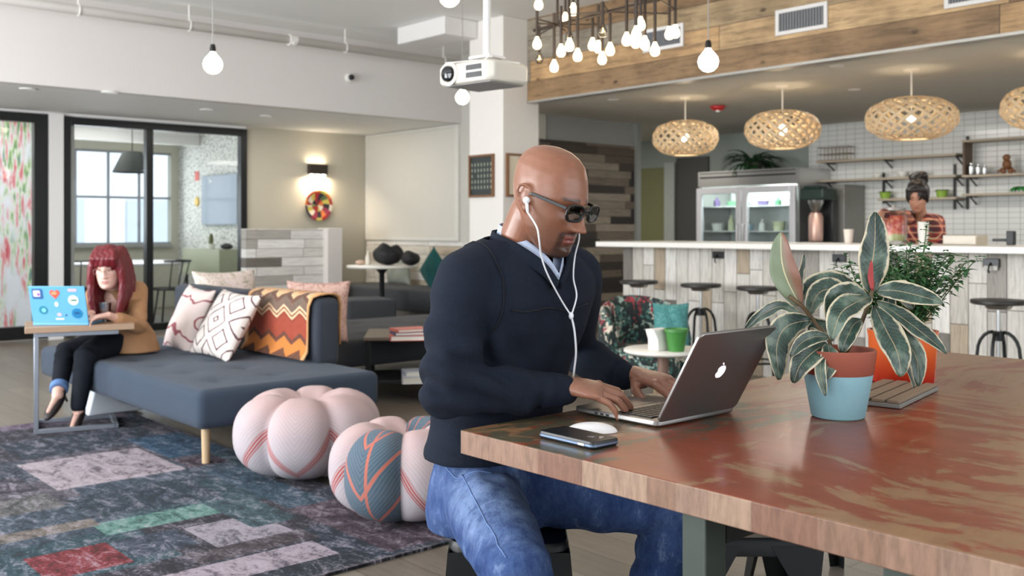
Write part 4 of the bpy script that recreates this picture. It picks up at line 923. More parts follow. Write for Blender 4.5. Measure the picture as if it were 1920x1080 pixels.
# ---- wall lamp and round basket on the taupe wall
c = onY(592, 318, YG); wl_ = thing('wall_lamp', 'short black wall lamp glowing on the taupe wall above the round basket', 'lamp', c)
obj('housing', MB().box((0, -.05, .0), (.27, .07, .13)), mt('lamp_bronze', (52, 44, 38), .4, metal=.4), wl_, bevel=.006)
obj('wall_plate', MB().box((0, -.01, .0), (.12, .02, .1)), BLACK, wl_)
for s in (-1, 0, 1): obj('bulb', MB().sph((s*.085, -.05, -.078), (.03, .03, .026), n=16, m=10), BULB, wl_, angle=180)
area('wall_lamp_glow', (c.x, YG-.06, c.z-.12), (math.radians(25), 0, 0), .26, .05, 12, (1, .82, .6))
area('wall_lamp_glow_up', (c.x, YG-.05, c.z+.075), (PI, 0, 0), .26, .05, 1.6, (1, .82, .6))
c = onY(594, 385, YG); t = NT('multicolour_wicker'); u = t.xyz('Object'); an = t.math('ARCTAN2', u[2], u[0]); rr = t.math('SQRT', t.math('ADD', t.math('MULTIPLY', u[0], u[0]), t.math('MULTIPLY', u[2], u[2])))
f = t.math('FRACT', t.math('ADD', t.math('MULTIPLY', an, 14/(2*PI)), t.math('MULTIPLY', rr, 5)))
ci = t.math('FLOOR', t.math('ADD', t.math('MULTIPLY', an, 14/(2*PI)), t.math('MULTIPLY', rr, 5))); rn = t.new('ShaderNodeTexWhiteNoise', {'Vector': t.new('ShaderNodeCombineXYZ', {0: ci, 1: t.math('FLOOR', t.math('MULTIPLY', rr, 12))}).outputs[0]}, noise_dimensions='3D').outputs[0]
t.set(Base_Color=t.ramp(rn, [(0, sr((178, 44, 46))), (.22, sr((232, 222, 200))), (.38, sr((44, 38, 50))), (.52, sr((214, 120, 60))), (.66, sr((206, 190, 90))), (.78, sr((150, 50, 70))), (.9, sr((90, 110, 70)))], 'CONSTANT'), Roughness=.7); t.bump(t.math('FRACT', t.math('MULTIPLY', rr, 60)), .4, .004)
tag(obj('wall_basket', MB().lathe([(0, .025), (.08, .02), (.15, .035), (.20, .06), (.205, .055), (.16, .02), (.08, .001), (0, .001)], n=48, ax=(0, -1, 0)), t.m, origin=False, angle=180), 'round multicoloured woven basket hung on the taupe wall', 'basket').location = (c.x, YG-.001, c.z)
# ---- pictures on the column
cl = onX(905, 330, 6.374)
pc = thing('framed_print', 'dark framed print with rows of pale lettering on the left face of the white column', 'picture', (6.374, cl.y, onX(905, 330, 6.374).z))
y0, y1 = onX(928, 0, 6.374).y, onX(882, 0, 6.374).y; zz0, zz1 = onX(905, 370, 6.374).z, onX(905, 290, 6.374).z
def frame(par, face, m, fm, pm, w=.022, dp=.03):
    # face: list of 4 corners origin + (du, dv)
    o, U, Vv, N = face; a = MB()
    Lu, Lv = U.length, Vv.length; u, v = U.normalized(), Vv.normalized()
    def B(c, su, sv): R = Matrix((u, N, v)).transposed(); a.box(c, (su, dp, sv), R=R)
    cc = o+U/2+Vv/2 + N*dp/2
    B(o+U/2+N*dp/2+v*w/2, Lu, w); B(o+U/2+Vv+N*dp/2-v*w/2, Lu, w); B(o+u*w/2+Vv/2+N*dp/2, w, Lv-2*w); B(o+U-u*w/2+Vv/2+N*dp/2, w, Lv-2*w)
    obj('frame', a, fm, par, W=True, bevel=.002)
    b_ = MB(); R = Matrix((u, N, v)).transposed(); b_.box(o+U/2+Vv/2+N*.008, (Lu-2*w, .012, Lv-2*w), R=R); return obj('print', b_, pm, par, W=True)
FW = mt('walnut_frame', (120, 82, 50), .45, var=.15)
pr = frame(pc, (Vector((6.374, y1, zz0)), Vector((0, y0-y1, 0)), Vector((0, 0, zz1-zz0)), Vector((-1, 0, 0))), None, FW, mt('dark_print', (38, 46, 44), .5, var=.05))
LETM = mt('pale_lettering', (176, 182, 160), .6)
# the print's words cannot be read in the photo: rows of plain upright bars stand for them
m = MB(); random.seed(9)
for r_ in range(5):
    z = zz1-.10-(zz1-zz0-.20)*r_/4
    for k in range(7):
        yy = y0+.045+(y1-y0-.09)*k/6
        if random.random() < .9: m.box((6.374-.0155, yy, z), (.001, .010, .032))
obj('lettering', m, LETM, pr, W=True)
x0, x1 = onY(948, 0, 7.315).x, 6.82
p2_ = thing('framed_print', 'wooden framed pale print on the right face of the column behind the man\'s head', 'picture', ((x0+x1)/2, 7.315, zz0))
frame(p2_, (Vector((x0, 7.315, zz0+.0)), Vector((x1-x0, 0, 0)), Vector((0, 0, zz1-zz0)), Vector((0, -1, 0))), None, FW, mt('cream_print', (222, 212, 190), .5, var=.04))
# ---- floral armchair, round side table, green pot
t = NT('floral_fabric'); vo = t.new('ShaderNodeTexVoronoi', {'Vector': t.new('ShaderNodeVectorMath', {0: t.co(), 1: t.noise(6, out=1)}, operation='ADD').outputs[0], 'Scale': 11.0}); rn = t.new('ShaderNodeSeparateColor', {0: vo.outputs['Color']}).outputs[0]
t.set(Base_Color=t.mix(t.ramp(t.noise(30, detail=3), [(.5, (0, 0, 0)), (.6, (.7, .7, .7))]), t.ramp(rn, [(0, sr((30, 40, 42))), (.3, sr((74, 118, 112))), (.48, sr((36, 52, 50))), (.62, sr((150, 170, 160))), (.72, sr((150, 56, 66))), (.82, sr((44, 66, 56))), (.92, sr((206, 196, 180)))], 'CONSTANT'), sr((26, 32, 34))), Roughness=.9, Sheen_Weight=.05)
FLO = t.m
ac = CW((1208-960)/FP*6.75, 6.75, 0); ar = thing('armchair', 'low armchair in dark floral fabric behind the white side table', 'armchair', ac, -TH+.25)
def shell():
    m = MB(); n = 26; rings = []
    for i in range(n+1):
        a = -.30*PI + 1.60*PI*i/n if False else (-.12*PI + 1.24*PI*i/n)
        hh = .60 + .20*math.sin(max(0, min(1, (i/n)))*PI)**.8
        c, s = math.cos(a), math.sin(a); R_ = .39
        pts = []
        for (rr_, z) in ((R_-.10, .30), (R_-.09, hh-.06), (R_-.075, hh-.02), (R_-.045, hh), (R_-.015, hh-.02), (R_, hh-.06), (R_+.01, .5), (R_-.02, .22), (R_-.09, .22)):
            pts.append(Vector((rr_*c, rr_*s*.95, z)))
        rings.append(pts)
    return m.loft(rings)
obj('shell', shell(), FLO, ar, angle=60)
obj('seat', MB().lathe([(0, .22), (.28, .22), (.30, .26), (.30, .40), (.27, .44), (0, .45)], n=40), FLO, ar, angle=60)
for a in (.7, 2.4, 3.9, 5.5): obj('leg', MB().cyl((.2*math.cos(a), .2*math.sin(a), 0), (.2*math.cos(a), .2*math.sin(a), .22), .014, .02), LEGW, ar)
ar.scale = (.80, .80, .92)
pw_ = put_pillow(.24, .30, .10, CW((1258-960)/FP*6.55, 6.55, .565), -TH-.1, -.15, fold_mt('teal_slub', (64, 124, 124), (100, 160, 156), 'veins'), 'teal slub cushion at the right side of the floral armchair')
rc = P(1243, 655, .55); rs = thing('round_side_table', 'small round white-topped side table carrying the green pot, beyond the laptop', 'table', (rc.x, rc.y, 0))
obj('top', MB().lathe([(0, .53), (.20, .53), (.212, .54), (.212, .55), (.205, .555), (0, .555)], n=48), mt('white_round_top', (226, 222, 214), .35), rs, angle=50)
obj('stem', MB().cyl((0, 0, .02), (0, 0, .53), .03), mt('brown_stem', (120, 92, 78), .5), rs)
obj('foot', MB().lathe([(0, 0), (.16, 0), (.16, .012), (.03, .02), (0, .02)], n=32), BLACK, rs)
q = P(1268, 658, .556); gp_ = thing('green_pot', 'bright green tapered plant pot on the round white side table', 'pot', q)
obj('pot', MB().lathe([(0, 0), (.042, 0), (.058, .10), (.064, .102), (.064, .118), (.058, .118), (.05, .10), (0, .10)], n=32), mt('bright_green_pot', (64, 128, 56), .4, var=.04), gp_)
m = MB()
for i in range(10): a = i*2.4; leaf(m, (0, 0, .10), (math.cos(a), math.sin(a), .8), (0, 0, 1), .05, .02, .8, n=3)
obj('succulent', m, mt('grey_green_leaf', (120, 140, 112), .5), gp_, angle=180)
q = P(1236, 656, .556); bg = obj('paper_bag', MB().loft([[Vector((x*.05, y*.035, 0)) for x, y in ((-1, -1), (1, -1), (1, 1), (-1, 1))], [Vector((x*.052, y*.036, .06)) for x, y in ((-1, -1), (1, -1), (1, 1), (-1, 1))], [Vector((x*.055-.01, y*.03, .115)) for x, y in ((-1.3, -1), (1, -1), (1, 1), (-1.3, 1))]]), mt('white_napkin_holder', (232, 228, 224), .6), origin=False, bevel=.004)
bg.location = q; bg.name = 'napkin_box'; tag(bg, 'small white folded box beside the green pot', 'box')
# ---- meeting room furniture
mt_ = thing('meeting_table', 'round white meeting table behind the glass partition', 'table', (0, 0, 0))
c = CW((232-960)/FP*13.2, 13.2, 0); mt_.location = c; TM[mt_.name] = Matrix.Translation(c)
obj('top', MB().lathe([(0, .735), (.80, .735), (.82, .745), (.82, .765), (.80, .77), (0, .77)], n=56), mt('white_table_top', (236, 236, 238), .25), mt_, angle=50)
obj('pedestal', MB().lathe([(0, 0), (.35, 0), (.35, .015), (.05, .04), (.045, .72), (.1, .734), (0, .734)], n=28), CHROME, mt_, angle=50)
def mchair():
    t = thing('spindle_chair', 'x', 'chair', (0, 0, 0), group='spindle chairs round the meeting table')
    obj('seat', MB().lathe([(0, .43), (.2, .43), (.215, .445), (.2, .46), (0, .46)], n=28), BLACK, t, angle=50)
    for a in (.8, 2.35, 3.9, 5.5): obj('leg', MB().cyl((.15*math.cos(a), .15*math.sin(a), .43), (.22*math.cos(a), .22*math.sin(a), 0), .012), BLACK, t)
    obj('back_rail', MB().tube([(.22*math.cos(a), .22*math.sin(a)+.04, .80) for a in [(-.05+ .0)*PI + k*PI*1.1/14 for k in range(15)]], .013), BLACK, t, angle=180)
    for k in range(5): a = .1*PI + k*PI*.8/4; obj('spindle', MB().cyl((.17*math.cos(a), .17*math.sin(a), .45), (.215*math.cos(a), .215*math.sin(a)+.04, .80), .008, n=8), BLACK, t)
    return t
m0 = mchair()
for k, (px, d, rz, lab) in enumerate(((140, 12.55, 2.6, 'black spindle chair at the left of the meeting table behind the glass'), (318, 12.6, -2.3, 'black spindle chair at the right of the meeting table behind the glass'), (205, 12.4, 2.9, 'black spindle chair behind the red-haired woman, beyond the glass'))):
    c = CW((px-960)/FP*d, d, 0)
    if k == 0: m0.location = c; m0.rotation_euler.z = rz; m0['label'] = lab
    else: dup(m0, c, rz, lab)
c = PD(248, 305, 12.9); ls = thing('shade_pendant', 'black cone-shaped pendant lampshade hanging over the meeting table', 'lamp', c)
obj('shade', MB().lathe([(.12, .14), (.25, -.13), (.245, -.13), (.115, .14)], n=40), mt('black_shade', (30, 38, 36), .5), ls)
obj('shade_top', MB().lathe([(0, .139), (.118, .139), (.118, .142), (0, .142)], n=32), BLACK, ls)
obj('cord', MB().cyl((0, 0, .14), (0, 0, 2.699-c.z), .006, n=8), BLACK, ls)
# picture / screen, small wall things, credenza
sx = 6.36; y0, y1 = onX(452, 0, sx).y, onX(384, 0, sx).y
tv = thing('wall_screen', 'dark wall screen on the speckled wall of the meeting room', 'screen', (sx, (y0+y1)/2, onX(418, 420, sx).z))
zt_, zb_ = onX(418, 327, sx).z, onX(418, 422, sx).z
obj('casing', MB().bx(sx-.05, sx-.002, y0, y1, zb_, zt_), mt('screen_casing', (60, 80, 84), .3), tv, W=True)
obj('display', MB().bx(sx-.054, sx-.0505, y0+.02, y1-.02, zb_+.02, zt_-.02), mt('dark_display', (84, 104, 122), .12, var=.3, scale=2), tv, W=True)
q = onX(370, 330, sx); tag(obj('wall_sign', MB().bx(sx-.01, sx-.001, q.y-.07, q.y+.07, q.z-.07, q.z+.07), mt('red_white_sign', (196, 74, 60), .5, var=.5, scale=14)), 'small red wall sign on the speckled wall above the yellow plate', 'sign')
q = onX(370, 378, sx); tag(obj('wall_plate_yellow', MB().lathe([(0, .02), (.06, .02), (.075, .005), (.07, 0), (0, 0)], ax=(-1, 0, 0), n=28), mt('yellow_enamel', (208, 172, 60), .4), origin=False), 'round yellow plate on the speckled wall below the red sign', 'plate').location = (sx-.001, q.y, q.z)
bpy.data.objects['wall_plate_yellow'].name = 'decorative_plate'
a_, b_ = onX(443, 0, 6.3), onX(390, 0, 6.3)
cr = thing('sideboard', 'pale green sideboard against the speckled wall of the meeting room', 'cabinet', (6.2, (a_.y+b_.y)/2, 0))
obj('cabinet', MB().bx(6.0, 6.34, a_.y-.1, b_.y+.2, .55, .92), mt('sage_cabinet', (172, 176, 150), .5), cr, W=True)
for y in (a_.y-.05, b_.y+.15): obj('leg', MB().bx(6.03, 6.06, y-.015, y+.015, 0, .55), BLACK, cr, W=True)
q = onX(396, 0, 6.2); pl = thing('potted_cactus', 'small olive potted plant on the meeting room sideboard', 'plant', (6.2, q.y, .921))
obj('pot', MB().lathe([(0, 0), (.05, 0), (.06, .07), (0, .07)]), WHITEP, pl); obj('stem', MB().lathe([(0, .07), (.028, .07), (.035, .14), (.02, .21), (0, .22)]).lathe([(0, .07), (.02, .07), (.02, .12), (0, .15)], c=(0, .04, 0)), mt('olive_cactus', (96, 98, 56), .6), pl)
q = onX(425, 0, 6.2); blob('black_pouch', (6.2, q.y, .921), (.07, .16, .04), BAG, 'small black pouch on the meeting room sideboard', 'bag', 4)
area('meeting_room_light', (4.6, 13.2, 2.68), (0, 0, 0), 1.5, 1.5, 26, (1, .98, .94))
# ---- beam camera, pipe, ceiling box, sprinklers
q = onY(654, 146, YB); sc_ = thing('security_camera', 'small white security camera with dark lens on the pale beam', 'camera', q)
obj('mount', MB().lathe([(0, 0), (.05, 0), (.055, .02), (.045, .05), (0, .05)], ax=(0, -1, 0), n=28), WHITEP, sc_)
obj('lens', MB().lathe([(0, .051), (.034, .051), (.03, .07), (.018, .08), (0, .082)], ax=(0, -1, 0), n=24), DARK, sc_)
pz = ZC-.19; pipe = thing('ceiling_pipe', 'white painted pipe running along the ceiling above the beam', 'pipe', (3, 9.0, pz))
obj('pipe', MB().cyl((-2.4, 8.95, pz), (7.4, 8.95, pz), .042), mt('pipe_paint', (208, 204, 198), .5, var=.02), pipe, W=True, angle=180)
for x in (2.9, 3.9, 5.6, 6.9): obj('hanger', MB().cyl((x, 8.95, pz+.02), (x, 8.95, ZC), .008).tube([(x, 8.95+.05*math.cos(k*PI/10), pz+.05*math.sin(k*PI/10)) for k in range(20)], .006, closed=True), WHITEP, pipe, W=True)
for px in (548,):
    x = onY(px, 0, 8.95).x; obj('coupling', MB().cyl((x-.04, 8.95, pz), (x+.04, 8.95, pz), .058).cyl((x, 8.95, pz), (x, 8.90, pz-.05), .02), WHITEP, pipe, W=True)
for px, py in ((52, 166), (205, 172), (388, 205), (500, 217)):
    c = P(px, py, ZL); 
    o = thing('recessed_light', {52: 'white recessed ceiling fitting at the far left of the low ceiling', 205: 'white recessed ceiling fitting above the white pier between the glass panels', 388: 'white recessed ceiling fitting above the right pane of the meeting room', 500: 'small pale ceiling fitting above the taupe wall'}[px], 'light', c, group='fittings in the low lounge ceiling')
    obj('trim_ring', MB().lathe([(.05, -.001), (.075, -.001), (.07, -.012), (.052, -.008)], n=28), WHITEP, o); obj('lens', MB().lathe([(0, -.003), (.05, -.003), (.0, -.0035)], n=24), WHITE, o)
# white duct box and cross pipe under the main ceiling near the column
e0 = onX(778, 20, 6.1)
dk = thing('ceiling_duct', 'white box duct under the ceiling left of the column', 'duct', (6.0, 8.3, 3.0))
obj('duct', MB().bx(5.95, 6.37, 7.7, 8.5, 3.12, ZC-.001), WHITE, dk, W=True, bevel=.01)
# ================================================================ the big table and what stands on it
TX0, TX1, TY0, TY1, TZ = 1.358, 3.52, -.95, 1.70, .76
t = NT('stained_table_top'); u = t.xyz('Object')
w1 = t.noise(1.0, map=(3.2, 1.5, 1), detail=7, rough=.62, dist=1.6)
w2 = t.noise(1.0, map=(5, 24, 1), detail=6, rough=.7, dist=.8)
w3 = t.noise(1.6, detail=3)
w4 = t.noise(1.0, map=(26, 5, 1), detail=5, rough=.7, dist=.5)
tan = t.mix(w2, sr((112, 80, 56)), sr((160, 122, 88))); red = t.mix(w4, sr((98, 42, 30)), sr((150, 74, 46))); grn = t.mix(w2, sr((56, 54, 44)), sr((98, 92, 72)))
cx_ = t.math('SUBTRACT', u[0], .45); cy_ = t.math('ADD', u[1], .52)
rd = t.math('ADD', t.math('MULTIPLY', t.math('MULTIPLY', cx_, cx_), 1.3), t.math('MULTIPLY', t.math('MULTIPLY', cy_, cy_), 2.6))
near = t.ramp(rd, [(.0, (1, 1, 1)), (.35, (.35, .35, .35)), (1.6, (0, 0, 0))])
sel = t.ramp(w3, [(.44, (0, 0, 0)), (.54, (1, 1, 1))])
wp = t.new('ShaderNodeVectorMath', {0: t.co(), 1: t.new('ShaderNodeVectorMath', {0: t.noise(1.3, detail=2, out=1), 1: (.5, .5, 0)}, operation='MULTIPLY').outputs[0]}, operation='ADD').outputs[0]
sa = t.noise(1.0, vec=wp, map=(2.6, 15, 1), detail=8, rough=.68); sb = t.noise(1.0, vec=wp, map=(13, 3.2, 1), detail=8, rough=.68)
sf_ = t.new('ShaderNodeMix', {0: sel, 2: sa, 3: sb}, data_type='FLOAT').outputs[0]
mk1 = t.ramp(t.math('ADD', sf_, t.math('MULTIPLY', near, .13)), [(.530, (0, 0, 0)), (.558, (1, 1, 1))])
c = t.mix(mk1, tan, red)
gm = t.math('MULTIPLY', t.ramp(t.noise(1.0, map=(7, 11, 1), detail=6, rough=.7, dist=1.2), [(.47, (0, 0, 0)), (.54, (1, 1, 1))]), t.math('MULTIPLY', t.math('GREATER_THAN', u[1], -.42), t.math('LESS_THAN', u[0], .75)))
c = t.mix(gm, c, grn)
seam = t.math('LESS_THAN', t.math('FRACT', t.math('ADD', t.math('MULTIPLY', u[0], 1.38), .22)), .006); c = t.mix(t.math('MULTIPLY', seam, .5), c, sr((90, 60, 44)))
t.set(Base_Color=c, Roughness=t.math('ADD', .26, t.math('MULTIPLY', sf_, .12)), Coat_Weight=.12, Coat_Roughness=.12)
TOPM = t.m
t = NT('butcher_block_edge'); u = t.xyz('Object')
k_ = t.math('FLOOR', t.math('ADD', t.math('MULTIPLY', t.math('ADD', u[1], u[0]), 11.5), t.math('MULTIPLY', t.math('SINE', t.math('MULTIPLY', u[1], 11)), .35))); rn = t.new('ShaderNodeTexWhiteNoise', {'W': k_}, noise_dimensions='1D').outputs[0]
gr = t.noise(1, map=(60, 60, 14), detail=5, rough=.7)
c = t.ramp(rn, [(0, sr((139, 108, 90))), (.2, sr((121, 86, 69))), (.36, sr((150, 123, 103))), (.55, sr((128, 97, 79))), (.72, sr((95, 58, 44))), (.8, sr((138, 110, 93)))], 'CONSTANT')
t.set(Base_Color=t.mix(1.0, c, t.ramp(gr, [(.35, (.70, .68, .66)), (.6, (1.10, 1.10, 1.10))]), 'MULTIPLY'), Roughness=.45)
EDGM = t.m
tb = thing('work_table', 'big thick butcher-block table with red-stained glossy top, the man working at its end', 'table', (TX0, TY1, 0))
obj('block', MB().bx(TX0, TX1, TY0, TY1, TZ-.052, TZ-.0012), EDGM, tb, W=True, bevel=.002)
sf = obj('top_surface', MB().bx(TX0+.0005, TX1-.0005, TY0+.0005, TY1-.0005, TZ-.0011, TZ), TOPM, tb, W=True)
GRN_ST = mt('grey_green_steel', (66, 74, 68), .5, metal=.3, var=.1)
l1_ = onX(1307, 0, TX0+.05)
for y in (l1_.y, onX(1692, 0, TX0+.05).y):
    obj('leg', MB().bx(TX0+.04, TX0+.10, y-.026, y+.026, 0, TZ-.053), GRN_ST, tb, W=True, bevel=.003)
    obj('crossbar', MB().bx(TX0+.101, TX1-.101, y-.026, y+.026, TZ-.12, TZ-.054), BLACK, tb, W=True)
    obj('leg', MB().bx(TX1-.10, TX1-.04, y-.026, y+.026, 0, TZ-.053), GRN_ST, tb, W=True, bevel=.003)
# ---- silver laptop
ALU = mt('laptop_aluminium', (150, 146, 144), .34, metal=.85, var=.03)
LX0, LX1, LY0, LY1 = 1.690, 1.976, 1.420, 1.680
sl = thing('silver_laptop', 'open silver laptop with lit fruit logo, used by the bald man', 'laptop', ((LX0+LX1)/2, (LY0+LY1)/2, TZ+.001))
def rrect(w, h, r, n=6):
    o = []
    for cx, cy, s in ((w/2-r, h/2-r, 0), (-w/2+r, h/2-r, 1), (-w/2+r, -h/2+r, 2), (w/2-r, -h/2+r, 3)):
        for k in range(n): q = (s+k/(n-1))*PI/2; o.append((cx+r*math.cos(q), cy+r*math.sin(q)))
    return o
lw, ld_ = LX1-LX0, LY1-LY0
rr_ = rrect(lw, ld_, .014)
obj('base', MB().loft([[Vector((x*.97, y*.97, .001)) for x, y in rr_], [Vector((x, y, .005)) for x, y in rr_], [Vector((x, y, .0135)) for x, y in rr_], [Vector((x*.996, y*.996, .0145)) for x, y in rr_]]), ALU, sl, angle=30)
kb = obj('keyboard_well', MB().box((0, -.045, .0147), (lw-.035, .105, .0012)), mt('keyboard_dark', (30, 30, 32), .5), sl)
kme = mesh_of(MB().box((0, 0, 0), (.0138, .0145, .0018)), 'key'); kme.materials.append(mt('black_key', (24, 24, 26), .45))
for r_ in range(6):
    for k in range(15):
        q = bpy.data.objects.new('key', kme); COL.objects.link(q); q.parent = kb
        q.location = (-lw/2+.017+.009+(lw-.052)*k/14, -.045-.043+.0172*r_, .0163)
obj('trackpad', MB().box((0, .065, .0147), (.095, .07, .0008)), mt('trackpad_glass', (128, 124, 122), .3, metal=.5), sl)
for k in range(3): obj('port', MB().box((-lw/2-.0002, .02+.018*k, .008), (.002, .009, .004)), DARK, sl)
hinge = Vector((0, -ld_/2+.004, .014)); th = math.radians(30); up_ = Vector((0, -math.sin(th), math.cos(th))); nn_ = Vector((0, -math.cos(th), -math.sin(th)))
Lh2 = .236
rl = rrect(lw, Lh2, .014)
LP = lambda x, y, o: hinge + Vector((x, 0, 0)) + up_*(y+Lh2/2) + nn_*o
lid2 = obj('lid', MB().loft([[LP(x, y, -.001) for x, y in rl], [LP(x, y, .004) for x, y in rl], [LP(x*.985, y*.985, .0058) for x, y in rl]]), ALU, sl, angle=30)
obj('screen', MB().loft([[LP(x*.985, y*.975, -.0011) for x, y in rl], [LP(x*.985, y*.975, -.0018) for x, y in rl]]), mt('screen_bezel', (26, 28, 30), .15), lid2)
# fruit logo with a bite and a leaf
def ap(t_):
    r = 1.0 - .10*math.exp(-((t_-PI/2)/.28)**2) - .07*math.exp(-((t_+PI/2)/.25)**2); return (r*math.cos(t_)*.95, r*math.sin(t_))
out = []
for k in range(72):
    a = -PI+2*PI*k/72; x, y = ap(a)
    dx, dy = x-(1.12), y-.12
    if math.hypot(dx, dy) < .42: q = math.atan2(dy, dx); x, y = 1.12+.42*math.cos(q), .12+.42*math.sin(q)
    out.append((x*.0165, y*.0175))
lf = [(-.02+.0, 1.10), (.10, 1.12), (.32, 1.28), (.38, 1.55), (.22, 1.52), (.04, 1.36)]
LGM = mt('lit_logo', (246, 232, 248), .3, emit=1.1)
obj('logo', MB().loft([[LP(-x, y+.006, .0059) for x, y in out], [LP(-x, y+.006, .0063) for x, y in out]]), LGM, lid2)
obj('logo_leaf', MB().loft([[LP(-x*.0165, y*.0165+.006, .0059) for x, y in lf], [LP(-x*.0165, y*.0165+.006, .0063) for x, y in lf]]), LGM, lid2)
# ---- mouse, phone in battery case
c = P(1112, 800, TZ+.012); ms = tag(obj('computer_mouse', MB().sph((0, 0, 0), (.030, .056, .021), n=36, m=24), mt('white_mouse', (226, 222, 222), .25, var=.02), origin=False, angle=180), 'low white computer mouse between the black phone and the laptop', 'mouse')
for v in ms.data.vertices: v.co.z = max(0, v.co.z)
ms.location = (c.x-.0, c.y+.004, TZ+.0005); ms.rotation_euler.z = .78
a_, b_, d_ = P(1008, 812, TZ+.01), P(1112, 836, TZ+.01), P(1163, 812, TZ+.01)
ux = (b_-a_).normalized(); pl_ = (b_-a_).length; vy = Vector((-ux.y, ux.x, 0)); pw2 = .078
ph = thing('phone', 'black phone with a silvery edge lying at the corner of the big table', 'phone', (a_+ux*pl_/2+vy*pw2/2)*1.0); ph.location.z = TZ+.0005; ph.rotation_euler.z = math.atan2(ux.y, ux.x); TM[ph.name] = Matrix.Translation(ph.location) @ Matrix.Rotation(ph.rotation_euler.z, 4, 'Z')
rp = rrect(pl_, pw2, .011)
obj('case', MB().loft([[Vector((x*.96, y*.94, 0)) for x, y in rp], [Vector((x, y, .004)) for x, y in rp], [Vector((x, y, .0125)) for x, y in rp], [Vector((x*.98, y*.97, .0155)) for x, y in rp]]), mt('black_case', (22, 23, 26), .38, var=.1), ph, angle=40)
obj('metal_band', MB().loft([[Vector((x*1.008, y*1.012, .0055)) for x, y in rp], [Vector((x*1.008, y*1.012, .0095)) for x, y in rp]]), mt('blue_grey_band', (120, 140, 168), .3, metal=.7), ph, angle=40)
obj('side_button', MB().box((pl_*.30, -pw2/2-.001, .0075), (.018, .0025, .005)), WHITEP, ph, bevel=.001)
obj('camera_lens', MB().cyl((pl_*.34, .012, .0155), (pl_*.34, .012, .0165), .005), CHROME, ph)
obj('lettering', MB().box((pl_*.24, .004, .0157), (.012, .004, .0004)).box((pl_*.24, -.003, .0157), (.016, .003, .0004)), mt('grey_print', (120, 116, 116), .5), ph)
# ---- rubber plant in the blue-dipped pot
pc_ = P(1581, 786, TZ); base = P(1586, 790, TZ) + Vector((ST, CT, 0))*.055
rpz = thing('rubber_plant', 'variegated rubber plant in a terracotta pot dipped in light blue, on the big table', 'plant', (base.x, base.y, TZ+.0005))
SP = 1.0
pot = MB().lathe([(0, 0), (.056, 0), (.061, .004), (.0785, .103), (.0755, .104), (.074, .100), (0, .100)], n=56)
BLUEP = mt('light_blue_glaze', (140, 186, 198), .45, var=.03); TERR = mt('terracotta', (158, 88, 70), .7, var=.08, bump=.1)
p0_ = obj('pot', pot, BLUEP, rpz, angle=50)
obj('rim', MB().lathe([(.074, .1005), (.0795, .104), (.0865, .157), (.083, .160), (.078, .158), (.072, .130), (.070, .105)], n=56), TERR, p0_, angle=50)
obj('soil', MB().lathe([(0, .135), (.0735, .133), (.073, .128), (0, .128)], n=32), mt('potting_soil', (58, 44, 34), .95, var=.4, bump=.6, bs=90), rpz)
# two-tone leaf: green heart, cream margin
t = NT('variegated_leaf'); at = t.new('ShaderNodeSeparateXYZ', {0: t.new('ShaderNodeUVMap').outputs[0]}).outputs
ed = t.math('ABSOLUTE', t.math('SUBTRACT', at[0], .5)); n_ = t.noise(55, detail=4); n2_ = t.noise(18, detail=4)
mg = t.ramp(t.math('ADD', ed, t.math('MULTIPLY', t.math('SUBTRACT', n_, .5), .22)), [(.40, (0, 0, 0)), (.455, (1, 1, 1))])
grn = t.ramp(n2_, [(.38, sr((32, 52, 46))), (.52, sr((54, 78, 68))), (.64, sr((104, 122, 108)))])
vein = t.math('LESS_THAN', ed, .016); sv = t.math('LESS_THAN', t.math('FRACT', t.math('ADD', t.math('MULTIPLY', at[1], 16), t.math('MULTIPLY', ed, -5))), .10)
c = t.mix(t.math('MULTIPLY', sv, .22), grn, sr((150, 160, 140))); c = t.mix(mg, c, sr((206, 196, 168))); c = t.mix(vein, c, sr((166, 150, 120)))
t.set(Base_Color=c, Roughness=.33); t.bump(t.math('ADD', sv, n2_), .2, .002); VAR = t.m
